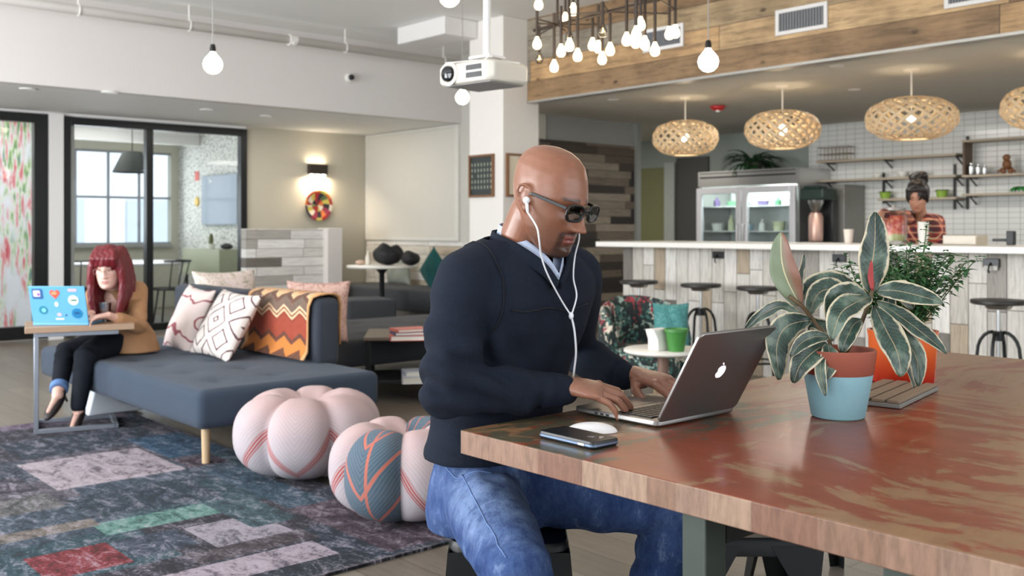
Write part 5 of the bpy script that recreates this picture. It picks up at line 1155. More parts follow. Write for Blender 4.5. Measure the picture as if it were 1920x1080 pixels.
def bleaf(name, pts, w, par, m, roll=0, n=14, fold=.22, thick=.0012, cup=0, label=None, side=None):
    """big leaf along a smooth 3D path (list of world points), width w, with UVs"""
    pts = [Vector(p) for p in pts]; P_ = []
    for i in range(n+1):   # quadratic / catmull through points
        u = i/n*(len(pts)-1); k = min(int(u), len(pts)-2); f = u-k
        p0, p1, p2, p3 = pts[max(k-1, 0)], pts[k], pts[k+1], pts[min(k+2, len(pts)-1)]
        P_.append(.5*((2*p1)+(p2-p0)*f+(2*p0-5*p1+4*p2-p3)*f*f+(3*p1-p0-3*p2+p3)*f**3))
    vs, uv, fs = [], [], []; nc = 8; prev = None
    for i, p in enumerate(P_):
        d = (P_[min(i+1, n)]-P_[max(i-1, 0)]).normalized()
        ref = side if side is not None else Vector((-ST, -CT, .35))   # broad face turned this way
        s = d.cross(ref); s = s.normalized() if s.length > .05 else prev; prev = s
        nn = s.cross(d).normalized()
        if roll: R = Matrix.Rotation(roll, 3, d); s = R @ s; nn = R @ nn
        u = i/n; ww = w*max(.02, math.sin(PI*min(1, (u*.96+.02)))**.72)*(1.05-.15*u)
        for j in range(nc+1):
            a = 2*j/nc-1; wv = .010*math.sin(u*14+a*3)*abs(a)
            vs.append(p + s*(a*ww/2) + nn*(abs(a)**1.3*fold*ww/2 + wv*w*6 + cup*ww)); uv.append((j/nc, u))
    for i in range(n):
        for j in range(nc): fs.append((i*(nc+1)+j, (i+1)*(nc+1)+j, (i+1)*(nc+1)+j+1, i*(nc+1)+j+1))
    me = bpy.data.meshes.new(name); me.from_pydata([tuple(v) for v in vs], [], fs); l = me.uv_layers.new(name='UVMap')
    for p in me.polygons:
        for li in p.loop_indices: l.data[li].uv = uv[me.loops[li].vertex_index]
    return obj(name, me, m, par, W=True, angle=180, solid=thick, label=label)
D0 = 2.36
q_ = lambda px, py, d=D0: PD(px, py, d)
STEM = mt('stem_brown', (96, 78, 54), .6, var=.2)
so = Vector((base.x, base.y, TZ+.13))
def stem(pts, r=.005, m=None, nm='stem'): return obj(nm, MB().tube([Vector(p) for p in pts], r, n=8), m or STEM, rpz, W=True, angle=180)
tipA, tipB = q_(1505, 575, 2.34), q_(1632, 560, 2.36)
stem([so+Vector((-.01, 0, 0)), q_(1555, 640, 2.35), q_(1525, 600, 2.34), tipA, q_(1480, 555, 2.33)])
stem([so+Vector((.012, 0, 0)), q_(1610, 620, 2.37), tipB, q_(1638, 530, 2.36)])
stem([so, q_(1590, 630, 2.33), q_(1580, 600, 2.31)])
LV = [  # path in photo pixels with distance, width, roll
 ([(1500, 572, 2.34), (1478, 530, 2.33), (1466, 490, 2.33), (1464, 436, 2.34)], .066, -.35, 'large upright leaf, grey-green underside with rosy edge'),
 ([(1498, 568, 2.36), (1497, 540, 2.37), (1500, 510, 2.38), (1508, 478, 2.39)], .036, .9, None),
 ([(1633, 548, 2.36), (1634, 505, 2.36), (1640, 455, 2.36), (1641, 398, 2.37)], .075, 0, 'tall dark upright leaf with cream base'),
 ([(1643, 545, 2.36), (1680, 545, 2.34), (1725, 555, 2.32), (1768, 568, 2.30)], .052, .15, None),
 ([(1645, 565, 2.36), (1690, 595, 2.34), (1730, 625, 2.32), (1775, 662, 2.30)], .050, -.2, None),
 ([(1640, 575, 2.34), (1662, 620, 2.31), (1682, 660, 2.28), (1690, 706, 2.27)], .070, .1, None),
 ([(1650, 580, 2.36), (1690, 630, 2.33), (1718, 670, 2.31), (1722, 724, 2.30)], .052, .3, None),
 ([(1660, 610, 2.35), (1688, 650, 2.33), (1704, 690, 2.32), (1714, 728, 2.31)], .032, -.4, None),
 ([(1632, 556, 2.33), (1600, 570, 2.28), (1575, 590, 2.25), (1560, 636, 2.23)], .066, .5, None),
 ([(1625, 560, 2.35), (1590, 552, 2.33), (1560, 570, 2.30), (1552, 600, 2.28)], .066, -.3, None),
 ([(1600, 575, 2.38), (1565, 545, 2.40), (1535, 550, 2.41), (1515, 592, 2.40)], .062, .2, None),
 ([(1625, 555, 2.40), (1570, 530, 2.43), (1525, 535, 2.45), (1505, 560, 2.45)], .058, .2, None),
 ([(1520, 600, 2.33), (1475, 612, 2.30), (1456, 650, 2.28), (1462, 712, 2.27)], .068, -.15, None),
 ([(1500, 590, 2.35), (1465, 575, 2.38), (1430, 590, 2.41), (1396, 618, 2.44)], .036, .3, 'narrow cream-backed leaf reaching over the laptop'),
 ([(1555, 632, 2.30), (1525, 632, 2.27), (1500, 645, 2.25), (1482, 668, 2.24)], .036, -.1, None),
 ([(1550, 645, 2.31), (1525, 660, 2.27), (1500, 685, 2.25), (1488, 718, 2.25)], .056, .1, None),
 ([(1552, 645, 2.30), (1555, 665, 2.27), (1552, 690, 2.255), (1545, 712, 2.25)], .045, 0, None),
 ([(1545, 655, 2.28), (1538, 685, 2.25), (1540, 710, 2.24), (1548, 742, 2.235)], .026, .2, None),
 ([(1655, 585, 2.38), (1665, 560, 2.38), (1668, 590, 2.36), (1672, 622, 2.35)], .034, .4, None),
 ([(1648, 555, 2.40), (1690, 538, 2.44), (1700, 560, 2.46), (1712, 580, 2.47)], .04, .3, None),
 ([(1560, 640, 2.36), (1545, 620, 2.42), (1530, 610, 2.46), (1520, 640, 2.47)], .05, 0, None),
 ([(1615, 600, 2.33), (1600, 610, 2.30), (1585, 640, 2.28), (1578, 660, 2.28)], .040, .2, None),
]
t = NT('leaf_underside'); at = t.new('ShaderNodeSeparateXYZ', {0: t.new('ShaderNodeUVMap').outputs[0]}).outputs; ed = t.math('ABSOLUTE', t.math('SUBTRACT', at[0], .5))
t.set(Base_Color=t.mix(t.math('LESS_THAN', ed, .022), t.mix(t.ramp(t.math('ADD', at[0], t.math('MULTIPLY', t.noise(16), .1)), [(.50, (0, 0, 0)), (.80, (1, 1, 1))]), sr((124, 138, 112)), sr((140, 104, 88))), sr((206, 196, 160))), Roughness=.45); UND = t.m
for pts, w, roll, lb in LV: bleaf('leaf', [q_(*p) for p in pts], w, rpz, UND if lb and 'underside' in lb else VAR, roll=roll, label=lb)
bleaf('new_leaf_sheath', [q_(1636, 545, 2.352), q_(1632, 520, 2.35), q_(1634, 488, 2.345)], .014, rpz, mt('red_sheath', (168, 62, 62), .5), n=6)
# ---- orange pot with bushy herb
ob_ = P(1712, 724, TZ) + Vector((ST, CT, 0))*.075
oh = thing('potted_herb', 'bushy green herb in a glossy orange-red pot behind the rubber plant', 'plant', (ob_.x, ob_.y, TZ+.0005))
t = NT('orange_red_glaze'); z = t.xyz()[2]; t.set(Base_Color=t.ramp(t.math('ADD', t.math('MULTIPLY', z, 6.5), t.math('MULTIPLY', t.noise(12), .15)), [(.1, sr((178, 28, 26))), (.75, sr((226, 104, 46)))]), Roughness=.25)
obj('pot', MB().lathe([(0, 0), (.082, 0), (.088, .006), (.094, .13), (.097, .150), (.089, .150), (.085, .13), (0, .128)], n=48), t.m, oh, angle=50)
random.seed(17); m = MB(); sm = MB()
for i in range(60):
    a = random.uniform(0, 2*PI); e = random.uniform(.85, 1.5); L = random.uniform(.14, .27)*(1.25 if i % 6 == 0 else 1)
    d = Vector((math.cos(a)*math.cos(e), math.sin(a)*math.cos(e), math.sin(e))); p = Vector((d.x*.05, d.y*.05, .13)); path = [p]
    for k in range(7):
        p = p + d*L/7; d = (d + Vector((random.uniform(-.12, .12), random.uniform(-.12, .12), -.02))).normalized(); path.append(p)
        if k > 0:
            for s in range(9):
                b_ = random.uniform(0, 2*PI); dd_ = (Vector((math.cos(b_), math.sin(b_), random.uniform(-.2, .6)))).normalized()
                leaf(m, p+d*random.uniform(-.02, .02), dd_, (0, 0, 1), random.uniform(.020, .036), random.uniform(.012, .018), .5, n=2)
    sm.tube(path, .0016, n=5)
obj('foliage', m, mt('herb_green', (78, 124, 78), .55, var=.45, scale=30), oh, angle=180); obj('stems', sm, mt('herb_stem', (86, 108, 62), .6), oh, angle=180)
# ---- board under the orange pot's side
a_, b_, d_ = P(1632, 758, TZ), P(1688, 768, TZ), P(1760, 733, TZ)
bu = (d_-b_).normalized(); bv = Vector((-bu.y, bu.x, 0)); bl_ = (d_-b_).length
bw = .15; ctr = b_ + bu*bl_/2 + bv*bw/2
tr = thing('slatted_trivet', 'weathered grey slatted wooden board between the blue-dipped pot and the orange pot', 'board', (ctr.x, ctr.y, TZ+.0005), math.atan2(bu.y, bu.x))
WG = mt('weathered_slat', (138, 118, 98), .7, var=.25, map=(4, 30, 30))
obj('base_board', MB().box((0, 0, .006), (bl_, bw, .010)), mt('grey_board', (132, 130, 126), .6, var=.1), tr, bevel=.0015)
for k in range(4): obj('slat', MB().box((0, -bw/2+.018+.038*k, .0155), (bl_-.006, .030, .008)), WG, tr, bevel=.0015)
# ---- metal stools
def mstool(lab, c, rz, rotname='metal_stool'):
    t = thing('metal_stool', lab, 'stool', c, rz, group='black sheet-metal stools at the big table')
    rs = rrect(.29, .29, .05)
    obj('seat', MB().loft([[Vector((x*1.0, y*1.0, .405)) for x, y in rs], [Vector((x, y, .44)) for x, y in rs], [Vector((x*.97, y*.97, .45)) for x, y in rs], [Vector((x*.6, y*.6, .446)) for x, y in rs]]), BLACK, t, angle=40)
    for sx_, sy_ in ((1, 1), (1, -1), (-1, -1), (-1, 1)):
        m = MB()
        def Lr(h, z, w): return [Vector((sx_*h, sy_*h, z)), Vector((sx_*(h-w), sy_*h, z)), Vector((sx_*(h-w), sy_*(h-.004), z)), Vector((sx_*(h-.004), sy_*(h-.004), z)), Vector((sx_*(h-.004), sy_*(h-w), z)), Vector((sx_*h, sy_*(h-w), z))]
        m.loft([Lr(.146, .43, .11), Lr(.152, .36, .075), Lr(.165, .22, .055), Lr(.19, 0, .035)])
        obj('leg', m, BLACK, t, smooth=False)
    return t
mstool('black metal stool the man in jeans sits on', (1.655, 1.875, 0), -TH)
c = CW((1392-960)/FP*2.55, 2.55, 0); mstool('black metal stool under the big table, right of the grey-green table leg', c, -TH)
c = CW((1545-960)/FP*3.3, 3.3, 0); mstool('black metal stool farthest under the big table', c, -TH+.3)
# ---- projector on its ceiling pole
pd = 4.9; pcn = PD(908, 142, pd); pr_ = thing('ceiling_projector', 'white projector hanging from the ceiling on a white pole left of the column', 'projector', pcn, -TH-.72)
w_, d2_, h_ = .36, .30, .105
bp = [(-.18, -.13), (-.15, -.15), (.15, -.15), (.18, -.12), (.18, .12), (.14, .15), (-.14, .15), (-.18, .12)]
PW = mt('projector_shell', (222, 216, 204), .4, var=.03)
obj('shell', MB().loft([[Vector((x*.93, y*.93, -.052)) for x, y in bp], [Vector((x, y, -.035)) for x, y in bp], [Vector((x, y, .038)) for x, y in bp], [Vector((x*.9, y*.9, .052)) for x, y in bp]]), PW, pr_, bevel=.008)
obj('underside', MB().box((0, 0, -.0535), (.30, .24, .003)), mt('projector_grey', (160, 160, 160), .5), pr_)
obj('lens_housing', MB().lathe([(.0, -.012), (.055, -.012), (.058, 0), (.045, .004), (.042, .0), (.0, -.002)], c=(-.095, -.155, 0), ax=(0, -1, 0), n=32), PW, pr_)
obj('lens', MB().lathe([(0, .004), (.040, .004), (.036, .016), (.02, .022), (0, .024)], c=(-.095, -.155, 0), ax=(0, -1, 0), n=32), mt('lens_glass', (18, 20, 24), .08), pr_)
for z in (-.018, .018): obj('vent', MB().box((.07, -.1512, z), (.10, .004, .026)), DARK, pr_)
m = MB()
for a, b in (((-.15, -.12), (.02, .03)), ((.15, -.12), (-.02, .03)), ((-.13, .12), (0, .03)), ((.13, .12), (0, .03))): m.bar((a[0], a[1], .062), (b[0], b[1], .085), .02, .006)
obj('mount_arm', m, WHITE, pr_, bevel=.001); obj('mount_plate', MB().box((0, .02, .09), (.14, .12, .012)), WHITE, pr_, bevel=.002)
obj('pole', MB().cyl((-.0, .02, .09), (-.0, .02, ZC-pcn.z-.001), .019, n=24), WHITE, pr_)
# ================================================================ people
def fuse(mb, voxel, it=3, fac=.5, name='body'):
    """one continuous skin over overlapping shapes"""
    me = mesh_of(mb, name); o = bpy.data.objects.new(name, me); COL.objects.link(o)
    q = o.modifiers.new('r', 'REMESH'); q.mode = 'VOXEL'; q.voxel_size = voxel
    dg = bpy.context.evaluated_depsgraph_get(); m2 = bpy.data.meshes.new_from_object(o.evaluated_get(dg)); bpy.data.objects.remove(o)
    n = len(m2.vertices); co = np.empty(n*3); m2.vertices.foreach_get('co', co); co = co.reshape(-1, 3)
    e = np.empty(len(m2.edges)*2, dtype=np.int32); m2.edges.foreach_get('vertices', e); e = e.reshape(-1, 2)
    deg = np.bincount(e.ravel(), minlength=n).astype(float)[:, None]; deg[deg == 0] = 1
    for i in range(it):
        s = np.zeros_like(co)
        for k in range(3): s[:, k] = np.bincount(e[:, 0], co[e[:, 1], k], n) + np.bincount(e[:, 1], co[e[:, 0], k], n)
        co = co + fac*(s/deg - co)
    m2.vertices.foreach_set('co', co.ravel()); m2.update(); m2.materials.clear()
    return m2
def getco(me):
    n = len(me.vertices); co = np.empty(n*3); me.vertices.foreach_get('co', co); return co.reshape(-1, 3)
def setco(me, co): me.vertices.foreach_set('co', co.ravel()); me.update()
def normals(me):
    n = len(me.vertices); a = np.empty(n*3); me.vertices.foreach_get('normal', a); return a.reshape(-1, 3)
def paint(me, cols, name='tone'):
    ca = me.color_attributes.new(name, 'FLOAT_COLOR', 'POINT'); c4 = np.ones((len(me.vertices), 4)); c4[:, :3] = cols; ca.data.foreach_set('color', c4.ravel())
def wrinkle(me, centre, R, axis, amp, freq, seed=0):
    """cloth folds: ridges across axis around a centre"""
    co = getco(me); nr = normals(me); c = np.array(centre); d = co-c; w = np.exp(-(d**2).sum(1)/R**2)
    a = np.array(axis, float); a /= np.linalg.norm(a); u = d @ a
    o = np.array(Vector(a).orthogonal()); v = d @ o
    s = np.sin(u*freq + 1.4*np.sin(v*freq*.35+seed) + seed); s = np.sign(s)*np.abs(s)**.8
    setco(me, co + nr*(amp*w*s)[:, None])
def capsule(mb, pts, rad, n=18, flat=None):
    """tapering limb through pts, rounded ends"""
    pts = [Vector(p) for p in pts]; P_, R_ = [], []
    for k in range(len(pts)-1):
        for i in range(6): f = i/6; P_.append(pts[k].lerp(pts[k+1], f)); R_.append(rad[k]*(1-f)+rad[k+1]*f)
    P_.append(pts[-1]); R_.append(rad[-1])
    mb.tube(P_, R_, n=n)
    for p, r in zip(pts, rad): mb.sph(p, r*.995, n=n, m=12)
def slices(mb, rows, n=28, pw=2.3):
    """rows: (centre xyz, half width vec, half depth vec)"""
    rings = []
    for c, a, b in rows:
        c, a, b = Vector(c), Vector(a), Vector(b); r = []
        for i in range(n):
            t_ = 2*PI*i/n; cs, sn = math.cos(t_), math.sin(t_)
            r.append(c + a*(math.copysign(abs(cs)**(2/pw), cs)) + b*(math.copysign(abs(sn)**(2/pw), sn)))
        rings.append(r)
    mb.loft(rings)
HEADP = [(.1255, .012, -.002, -.028), (.1210, .031, .024, -.054), (.111, .0475, .047, -.078), (.096, .0595, .066, -.094), (.072, .0700, .079, -.105), (.046, .0742, .0885, -.105), (.020, .0765, .0935, -.101),
         (0, .0760, .0890, -.094), (-.020, .0740, .0880, -.084), (-.040, .0710, .0880, -.068), (-.060, .0670, .0880, -.050), (-.080, .0600, .0865, -.032), (-.098, .0500, .0850, -.012), (-.112, .0380, .0800, .006), (-.122, .0220, .0680, .024), (-.125, .006, .055, .035)]
def head(mb, R, c, s=1.0, fem=False, nose=1.0):
    """skull, face, ears; local x = sideways, y = forward, z = up; R rotates, c places"""
    zs = [h[0] for h in HEADP][::-1]; W_ = [h[1] for h in HEADP][::-1]; F_ = [h[2] for h in HEADP][::-1]; B_ = [h[3] for h in HEADP][::-1]
    nz, nt = 110, 150; rings = []
    for i in range(nz+1):
        z = -.1249+.2502*(.5-.5*math.cos(PI*i/nz)); w = np.interp(z, zs, W_); f = np.interp(z, zs, F_); b = np.interp(z, zs, B_)
        # round off ends
        if fem: w *= .95
        ring = []
        for k in range(nt):
            t_ = 2*PI*k/nt; x = w*math.sin(t_); cy = (f+b)/2; hy = (f-b)/2; cs = math.cos(t_); y = cy + hy*math.copysign(abs(cs)**.97, cs)
            if cs > 0:
                g = lambda a, sx, zz, sz: math.exp(-(x-a)**2/sx**2/1 - (z-zz)**2/sz**2)
                ax = abs(x)
                bridge = .010*nose*math.exp(-(x/.010)**2)*(1/(1+math.exp((z-.012)/.006)))*(1/(1+math.exp((-.047-z)/.003)))
                slope = max(0, min(1, (.010-z)/.050)) if z > -.046 else 0
                y += bridge + .0175*nose*slope*math.exp(-(x/(.0095+.008*slope))**2) if z > -.05 else 0
                y += .005*nose*g(0, .013, -.040, .010)
                y += .007*math.exp(-((ax-.0135)/.0065)**2-((z+.041)/.007)**2)
                y -= .012*math.exp(-((ax-.031)/.016)**2-((z+.000)/.013)**2)
                y += .0075*math.exp(-((ax-.031)/.0125)**2-((z+.001)/.0085)**2)
                y += .0045*(1 if not fem else .4)*math.exp(-((ax-.026)/.020)**2-((z-.021)/.008)**2)
                y += .003*math.exp(-((ax-.047)/.017)**2-((z+.026)/.014)**2)
                y += .0062*math.exp(-(x/.021)**2-((z+.0635)/.0048)**2) + .0070*math.exp(-(x/.018)**2-((z+.0755)/.0055)**2)
                y -= .0040*math.exp(-(x/.022)**2-((z+.0690)/.0022)**2)
                y -= .0045*math.exp(-(x/.025)**2-((z+.086)/.006)**2)
                y += .0065*math.exp(-(x/.018)**2-((z+.104)/.012)**2)
                y -= .003*math.exp(-((ax-.05)/.014)**2-((z+.062)/.018)**2)
            ring.append(R @ (Vector((x, y, z))*s) + c)
        rings.append(ring)
    mb.loft(rings)
    for sx in (-1, 1):   # ears
        E = lambda x, y, z: R @ (Vector((sx*x, y, z))*s) + c
        ot = [E(.077, -.006, -.026), E(.080, -.014, -.018), E(.085, -.024, -.004), E(.089, -.032, .012), E(.088, -.030, .026), E(.084, -.018, .032), E(.080, -.005, .027), E(.077, .003, .014)]
        capsule(mb, ot, [.0055*s, .0050*s, .0042*s, .0042*s, .0042*s, .0042*s, .0042*s, .004*s], n=8)
        mb.sph(E(.079, -.014, .003), (.0065*s, .015*s, .025*s), R=R)
        mb.sph(E(.077, -.004, -.022), (.0065*s, .007*s, .009*s), R=R); mb.sph(E(.079, .004, -.002), (.004*s, .004*s, .007*s), R=R)
def hand(mb, w, f, n, side, curls, s=1.0, thumb=None, spread=.10, fore=None, tilt=0, k0=None):
    """w wrist, f direction of the fingers, n back-of-hand normal, side = +1 when the thumb lies at f x n"""
    f = Vector(f).normalized(); n = Vector(n); n = (n-f*n.dot(f)).normalized(); t_ = f.cross(n)*side   # towards the thumb
    w = Vector(w)
    # palm
    slices(mb, [(w-f*.012*s, t_*.027*s, n*.021*s), (w+f*.010*s+n*.001*s, t_*.029*s, n*.0195*s), (w+f*.035*s+n*.002*s+t_*.002*s, t_*.037*s, n*.017*s), (w+f*.060*s+n*.003*s, t_*.042*s, n*.0150*s), (w+f*.083*s+n*.003*s, t_*.0425*s, n*.0125*s), (w+f*.094*s+n*.002*s, t_*.038*s, n*.0095*s)], n=24, pw=2.2)
    mb.sph(w+f*.032*s+t_*.022*s-n*.007*s, (.019*s, .027*s, .015*s), R=Matrix((t_, f, n)).transposed())
    L = [(.046, .027, .022), (.050, .031, .023), (.046, .029, .023), (.036, .021, .020)]; off = [.0305, .0105, -.0105, -.0300]; rad = [.0092, .0094, .0088, .0078]; st = [.086, .090, .086, .078]
    tips = []
    for k in range(4):
        d = (f + t_*(spread*(1.5-k)/1.5)).normalized(); p = w + f*st[k]*s + t_*off[k]*s + n*.001*s
        pts = [p-d*.012*s, p]; c = curls[k]
        for j, l in enumerate(L[k]):
            d = (Matrix.Rotation(-c[j], 3, t_.cross(Vector((0, 0, 0))) if False else f.cross(n)) @ d).normalized(); pts.append(pts[-1]+d*l*s)
        r = rad[k]*s; capsule(mb, pts, [r*1.12, r*1.12, r*1.02, r*.92, r*.74], n=12)
        mb.sph(p+n*.003*s, r*1.18, n=12, m=8)
        tips.append((pts[-1], d))
    # thumb from the side of the palm
    tb_ = thumb or (.9, .5, -.25, .75, .1, -.35)
    p0 = w + f*.022*s + t_*.024*s - n*.006*s
    d1 = (t_*tb_[0] + f*tb_[1] + n*tb_[2]).normalized(); d2 = (f*tb_[3] + t_*tb_[4] + n*tb_[5]).normalized(); dm = (d1+d2).normalized()
    p1 = p0 + d1*.036*s; p2 = p1 + dm*.034*s; p3 = p2 + d2*.024*s
    capsule(mb, [p0, p1, p2, p3], [.0145*s, .0125*s, .0105*s, .0085*s], n=12)
    tips.append((p3, d2)); return tips
def smooth_path(pts, n=8):
    pts = [Vector(p) for p in pts]; o = []
    for i in range(n*(len(pts)-1)+1):
        u = i/n; k = min(int(u), len(pts)-2); f = u-k; p0, p1, p2, p3 = pts[max(k-1, 0)], pts[k], pts[k+1], pts[min(k+2, len(pts)-1)]
        o.append(.5*((2*p1)+(p2-p0)*f+(2*p0-5*p1+4*p2-p3)*f*f+(3*p1-p0-3*p2+p3)*f**3))
    return o
from mathutils.bvhtree import BVHTree
def on_skin(me_, pts, lift=.0008):
    bv = BVHTree.FromPolygons([v.co for v in me_.vertices], [p.vertices[:] for p in me_.polygons]); o = []
    for p in pts:
        q, n_, i_, d_ = bv.find_nearest(Vector(p)); o.append(q + n_*lift)
    return o
def skin_mt(name, rough=.42):
    t = NT(name); at = t.new('ShaderNodeAttribute', attribute_name='tone').outputs[0]; n = t.noise(60, detail=5)
    t.set(Base_Color=t.mix(1.0, at, t.ramp(n, [(.3, (.92, .90, .90)), (.7, (1.06, 1.05, 1.05))]), 'MULTIPLY'), Roughness=rough)
    t.b.inputs['Subsurface Weight'].default_value = .12; t.b.inputs['Subsurface Radius'].default_value = (.012, .005, .003); t.b.inputs['Subsurface Scale'].default_value = .6
    t.bump(t.noise(900, detail=2), .10, .0008); return t.m
def cutwedge(me, planes):
    """remove the part of a garment lying on the positive side of every plane (point, normal), leaving clean edges"""
    bm = bmesh.new(); bm.from_mesh(me)
    for p, n in planes: bmesh.ops.bisect_plane(bm, geom=bm.verts[:]+bm.edges[:]+bm.faces[:], plane_co=p, plane_no=n, dist=1e-5)
    kill = [f for f in bm.faces if all((f.calc_center_median()-Vector(p)).dot(Vector(n)) > 0 for p, n in planes)]
    bmesh.ops.delete(bm, geom=kill, context='FACES'); bm.to_mesh(me); bm.free(); return me
# ================================================================ the man at the table
HX, HY = 1.63, 1.90
RS, RE, RW = Vector((1.432, 1.785, 1.085)), Vector((1.388, 1.782, .838)), Vector((1.630, 1.650, .822))
LS, LE, LW = Vector((1.806, 1.785, 1.085)), Vector((1.985, 1.985, .86)), Vector((1.952, 1.752, .812))
RH, RK, RA = Vector((1.545, 1.86, .545)), Vector((1.352, 1.50, .50)), Vector((1.33, 1.60, .09))
LH, LK, LA = Vector((1.72, 1.86, .545)), Vector((1.93, 1.565, .515)), Vector((1.90, 1.68, .09))
hc = Vector((1.616, 1.688, 1.268)); HS = 1.0
HR = Matrix.Rotation(PI+math.radians(10), 3, 'Z') @ Matrix.Rotation(math.radians(-18), 3, 'X') @ Matrix.Rotation(math.radians(0), 3, 'Y')
SKIN1 = skin_mt('brown_skin', .31)
mb = MB(); head(mb, HR, hc, HS, nose=1.18)
nb = Vector((1.62, 1.80, 1.10))
capsule(mb, [nb, Vector((1.618, 1.775, 1.155)), hc+HR @ Vector((0, -.028, -.045)), hc+HR @ Vector((0, -.022, .0))], [.079, .072, .063, .058], n=32)
mb.sph((1.617, 1.70, 1.185), (.045, .05, .05))
slices(mb, [((HX, HY, .50), (.14, 0, 0), (0, .10, 0)), ((HX, HY-.02, .75), (.135, 0, 0), (0, .09, 0)), ((1.62, 1.81, .98), (.15, 0, 0), (0, .10, 0)), ((1.62, 1.78, 1.08), (.16, 0, 0), (0, .085, 0)), ((1.62, 1.78, 1.13), (.09, 0, 0), (0, .07, 0))])
for S_, E_, W_, sg in ((RS, RE, RW, 1), (LS, LE, LW, -1)):
    capsule(mb, [S_, E_, E_.lerp(W_, .4), W_], [.045, .037, .035, .026])
for H_, K_, A_ in ((RH, RK, RA), (LH, LK, LA)):
    capsule(mb, [H_, K_, K_.lerp(A_, .4), A_], [.07, .05, .042, .032]); capsule(mb, [A_+Vector((0, .03, -.04)), A_+Vector((0, -.12, -.055))], [.032, .024])
# hands on the laptop
tipsR = hand(mb, RW+Vector((-.010, .004, .014)), (.70, -.70, -.16), (-.22, -.16, 1), -1,
     [(.16, .62, .40), (.14, .60, .40), (.18, .58, .38), (.26, .46, .32)], s=1.03, thumb=(.75, .55, -.35, .8, -.1, -.35))
tipsL = hand(mb, LW+Vector((.016, -.022, .006)), (.05, -.99, -.12), (-.10, .02, 1), 1,
     [(.30, .70, .42), (.28, .74, .45), (.30, .70, .42), (.34, .60, .35)], s=1.06, thumb=(.75, .6, -.35, .85, -.1, -.3))
me = fuse(mb, .0027, 3, .5, 'man')
co = getco(me); Ri = np.array(HR.inverted()); L = (co-np.array(hc)) @ Ri.T/HS; nrm = normals(me) @ Ri.T
base = np.array(sr((138, 92, 70))); cols = np.tile(base, (len(co), 1))
def sm(x, a, b): return np.clip((x-a)/(b-a), 0, 1)
hd = (np.abs(L[:, 0]) < .1) & (L[:, 1] > -.12) & (L[:, 2] > -.14) & (L[:, 2] < .14)
x, y, z = L[:, 0], L[:, 1], L[:, 2]; ax = np.abs(x)
def blend(mask, c, k=1.0):
    global cols
    m_ = (mask*k)[:, None]; cols = cols*(1-m_) + np.array(sr(c))*m_
G = lambda a, s: np.exp(-(a/s)**2)
F = hd*(y > .02)
# moustache, goatee, jaw stubble, brows, lips
blend(F*sm(-z, .049, .054)*sm(z, -.0625, -.0585)*(1-sm(ax, .030, .036)), (46, 32, 28), .88)
blend(F*(ax > .024)*(1-sm(ax, .034, .040))*sm(-z, .052, .058)*(z > -.10), (46, 32, 28), .85)
blend(F*(1-sm(ax, .030, .040))*sm(-z, .084, .089), (46, 34, 30), .88)
blend(hd*sm(-z, .02, .08)*sm(y, -.03, .02), (72, 52, 46), .6)
blend(hd*sm(-z, -.05, 0)*G(y-.035, .025)*(ax > .05), (110, 78, 62), .35)
blend(F*(y > .06)*G(z-.0245-.10*(.03-ax)*(ax < .03), .0045)*sm(ax, .008, .013)*(1-sm(ax, .046, .056)), (40, 28, 24), .9)
blend(F*(y > .075)*G(z+.0685, .0095)*(1-sm(ax, .019, .025)), (150, 84, 80), .85)
blend(F*(y > .075)*G(z+.0690, .0016)*(1-sm(ax, .020, .024)), (70, 38, 36), .9)
blend(F*(y > .07)*G(ax-.031, .018)*G(z-.001, .014), (96, 62, 50), .45)
blend(F*(y > .07)*G(ax-.031, .014)*G(z+.0035, .0016), (30, 20, 18), .9)
# hands: a little lighter
hm = (co[:, 1] < 1.76)*(co[:, 2] < .88)*(co[:, 2] > .76); blend(hm.astype(float), (158, 112, 92), .8)
paint(me, cols)
man = obj('person', me, SKIN1, origin=False, angle=180); TM[man.name] = Matrix()
tag(man, 'bald man in navy sweater, jeans and glasses, at the silver laptop', 'person')
HL = lambda x, y, z: HR @ (Vector((x, y, z))*HS) + hc
NAILM = mt('fingernail', (206, 164, 148), .3)
# sweater
SWT = mt('navy_knit', (24, 31, 44), .95, var=.22, scale=11, bump=.6, bs=420, spec=.25)
mb = MB()
rows = [(.635, 1.900, .186, .138), (.66, 1.896, .187, .138), (.68, 1.892, .182, .130), (.72, 1.886, .180, .126), (.80, 1.876, .178, .126), (.88, 1.852, .180, .132), (.96, 1.820, .190, .140), (1.03, 1.796, .200, .137), (1.08, 1.784, .198, .120), (1.115, 1.780, .168, .100), (1.145, 1.780, .118, .086), (1.175, 1.778, .088, .076)]
slices(mb, [((1.625+.002*(i > 4), cy, z_), (hw, 0, 0), (0, hd_, 0)) for i, (z_, cy, hw, hd_) in enumerate(rows)], n=36, pw=2.25)
capsule(mb, [Vector((1.59, 1.80, 1.135)), RS+Vector((.015, .0, -.005)), RS+Vector((-.008, 0, -.06)), RE, RE.lerp(RW, .5), RW+(RE-RW).normalized()*.005], [.066, .075, .070, .062, .050, .036], n=28)
capsule(mb, [Vector((1.66, 1.80, 1.135)), LS+Vector((-.015, .0, -.005)), LS.lerp(LE, .3), LE, LE.lerp(LW, .5), LW+(LE-LW).normalized()*.005], [.066, .075, .068, .060, .050, .036], n=28)
mb.sph((1.60, 1.86, 1.06), (.12, .055, .09))
sw = fuse(mb, .0058, 5, .5, 'sweater')
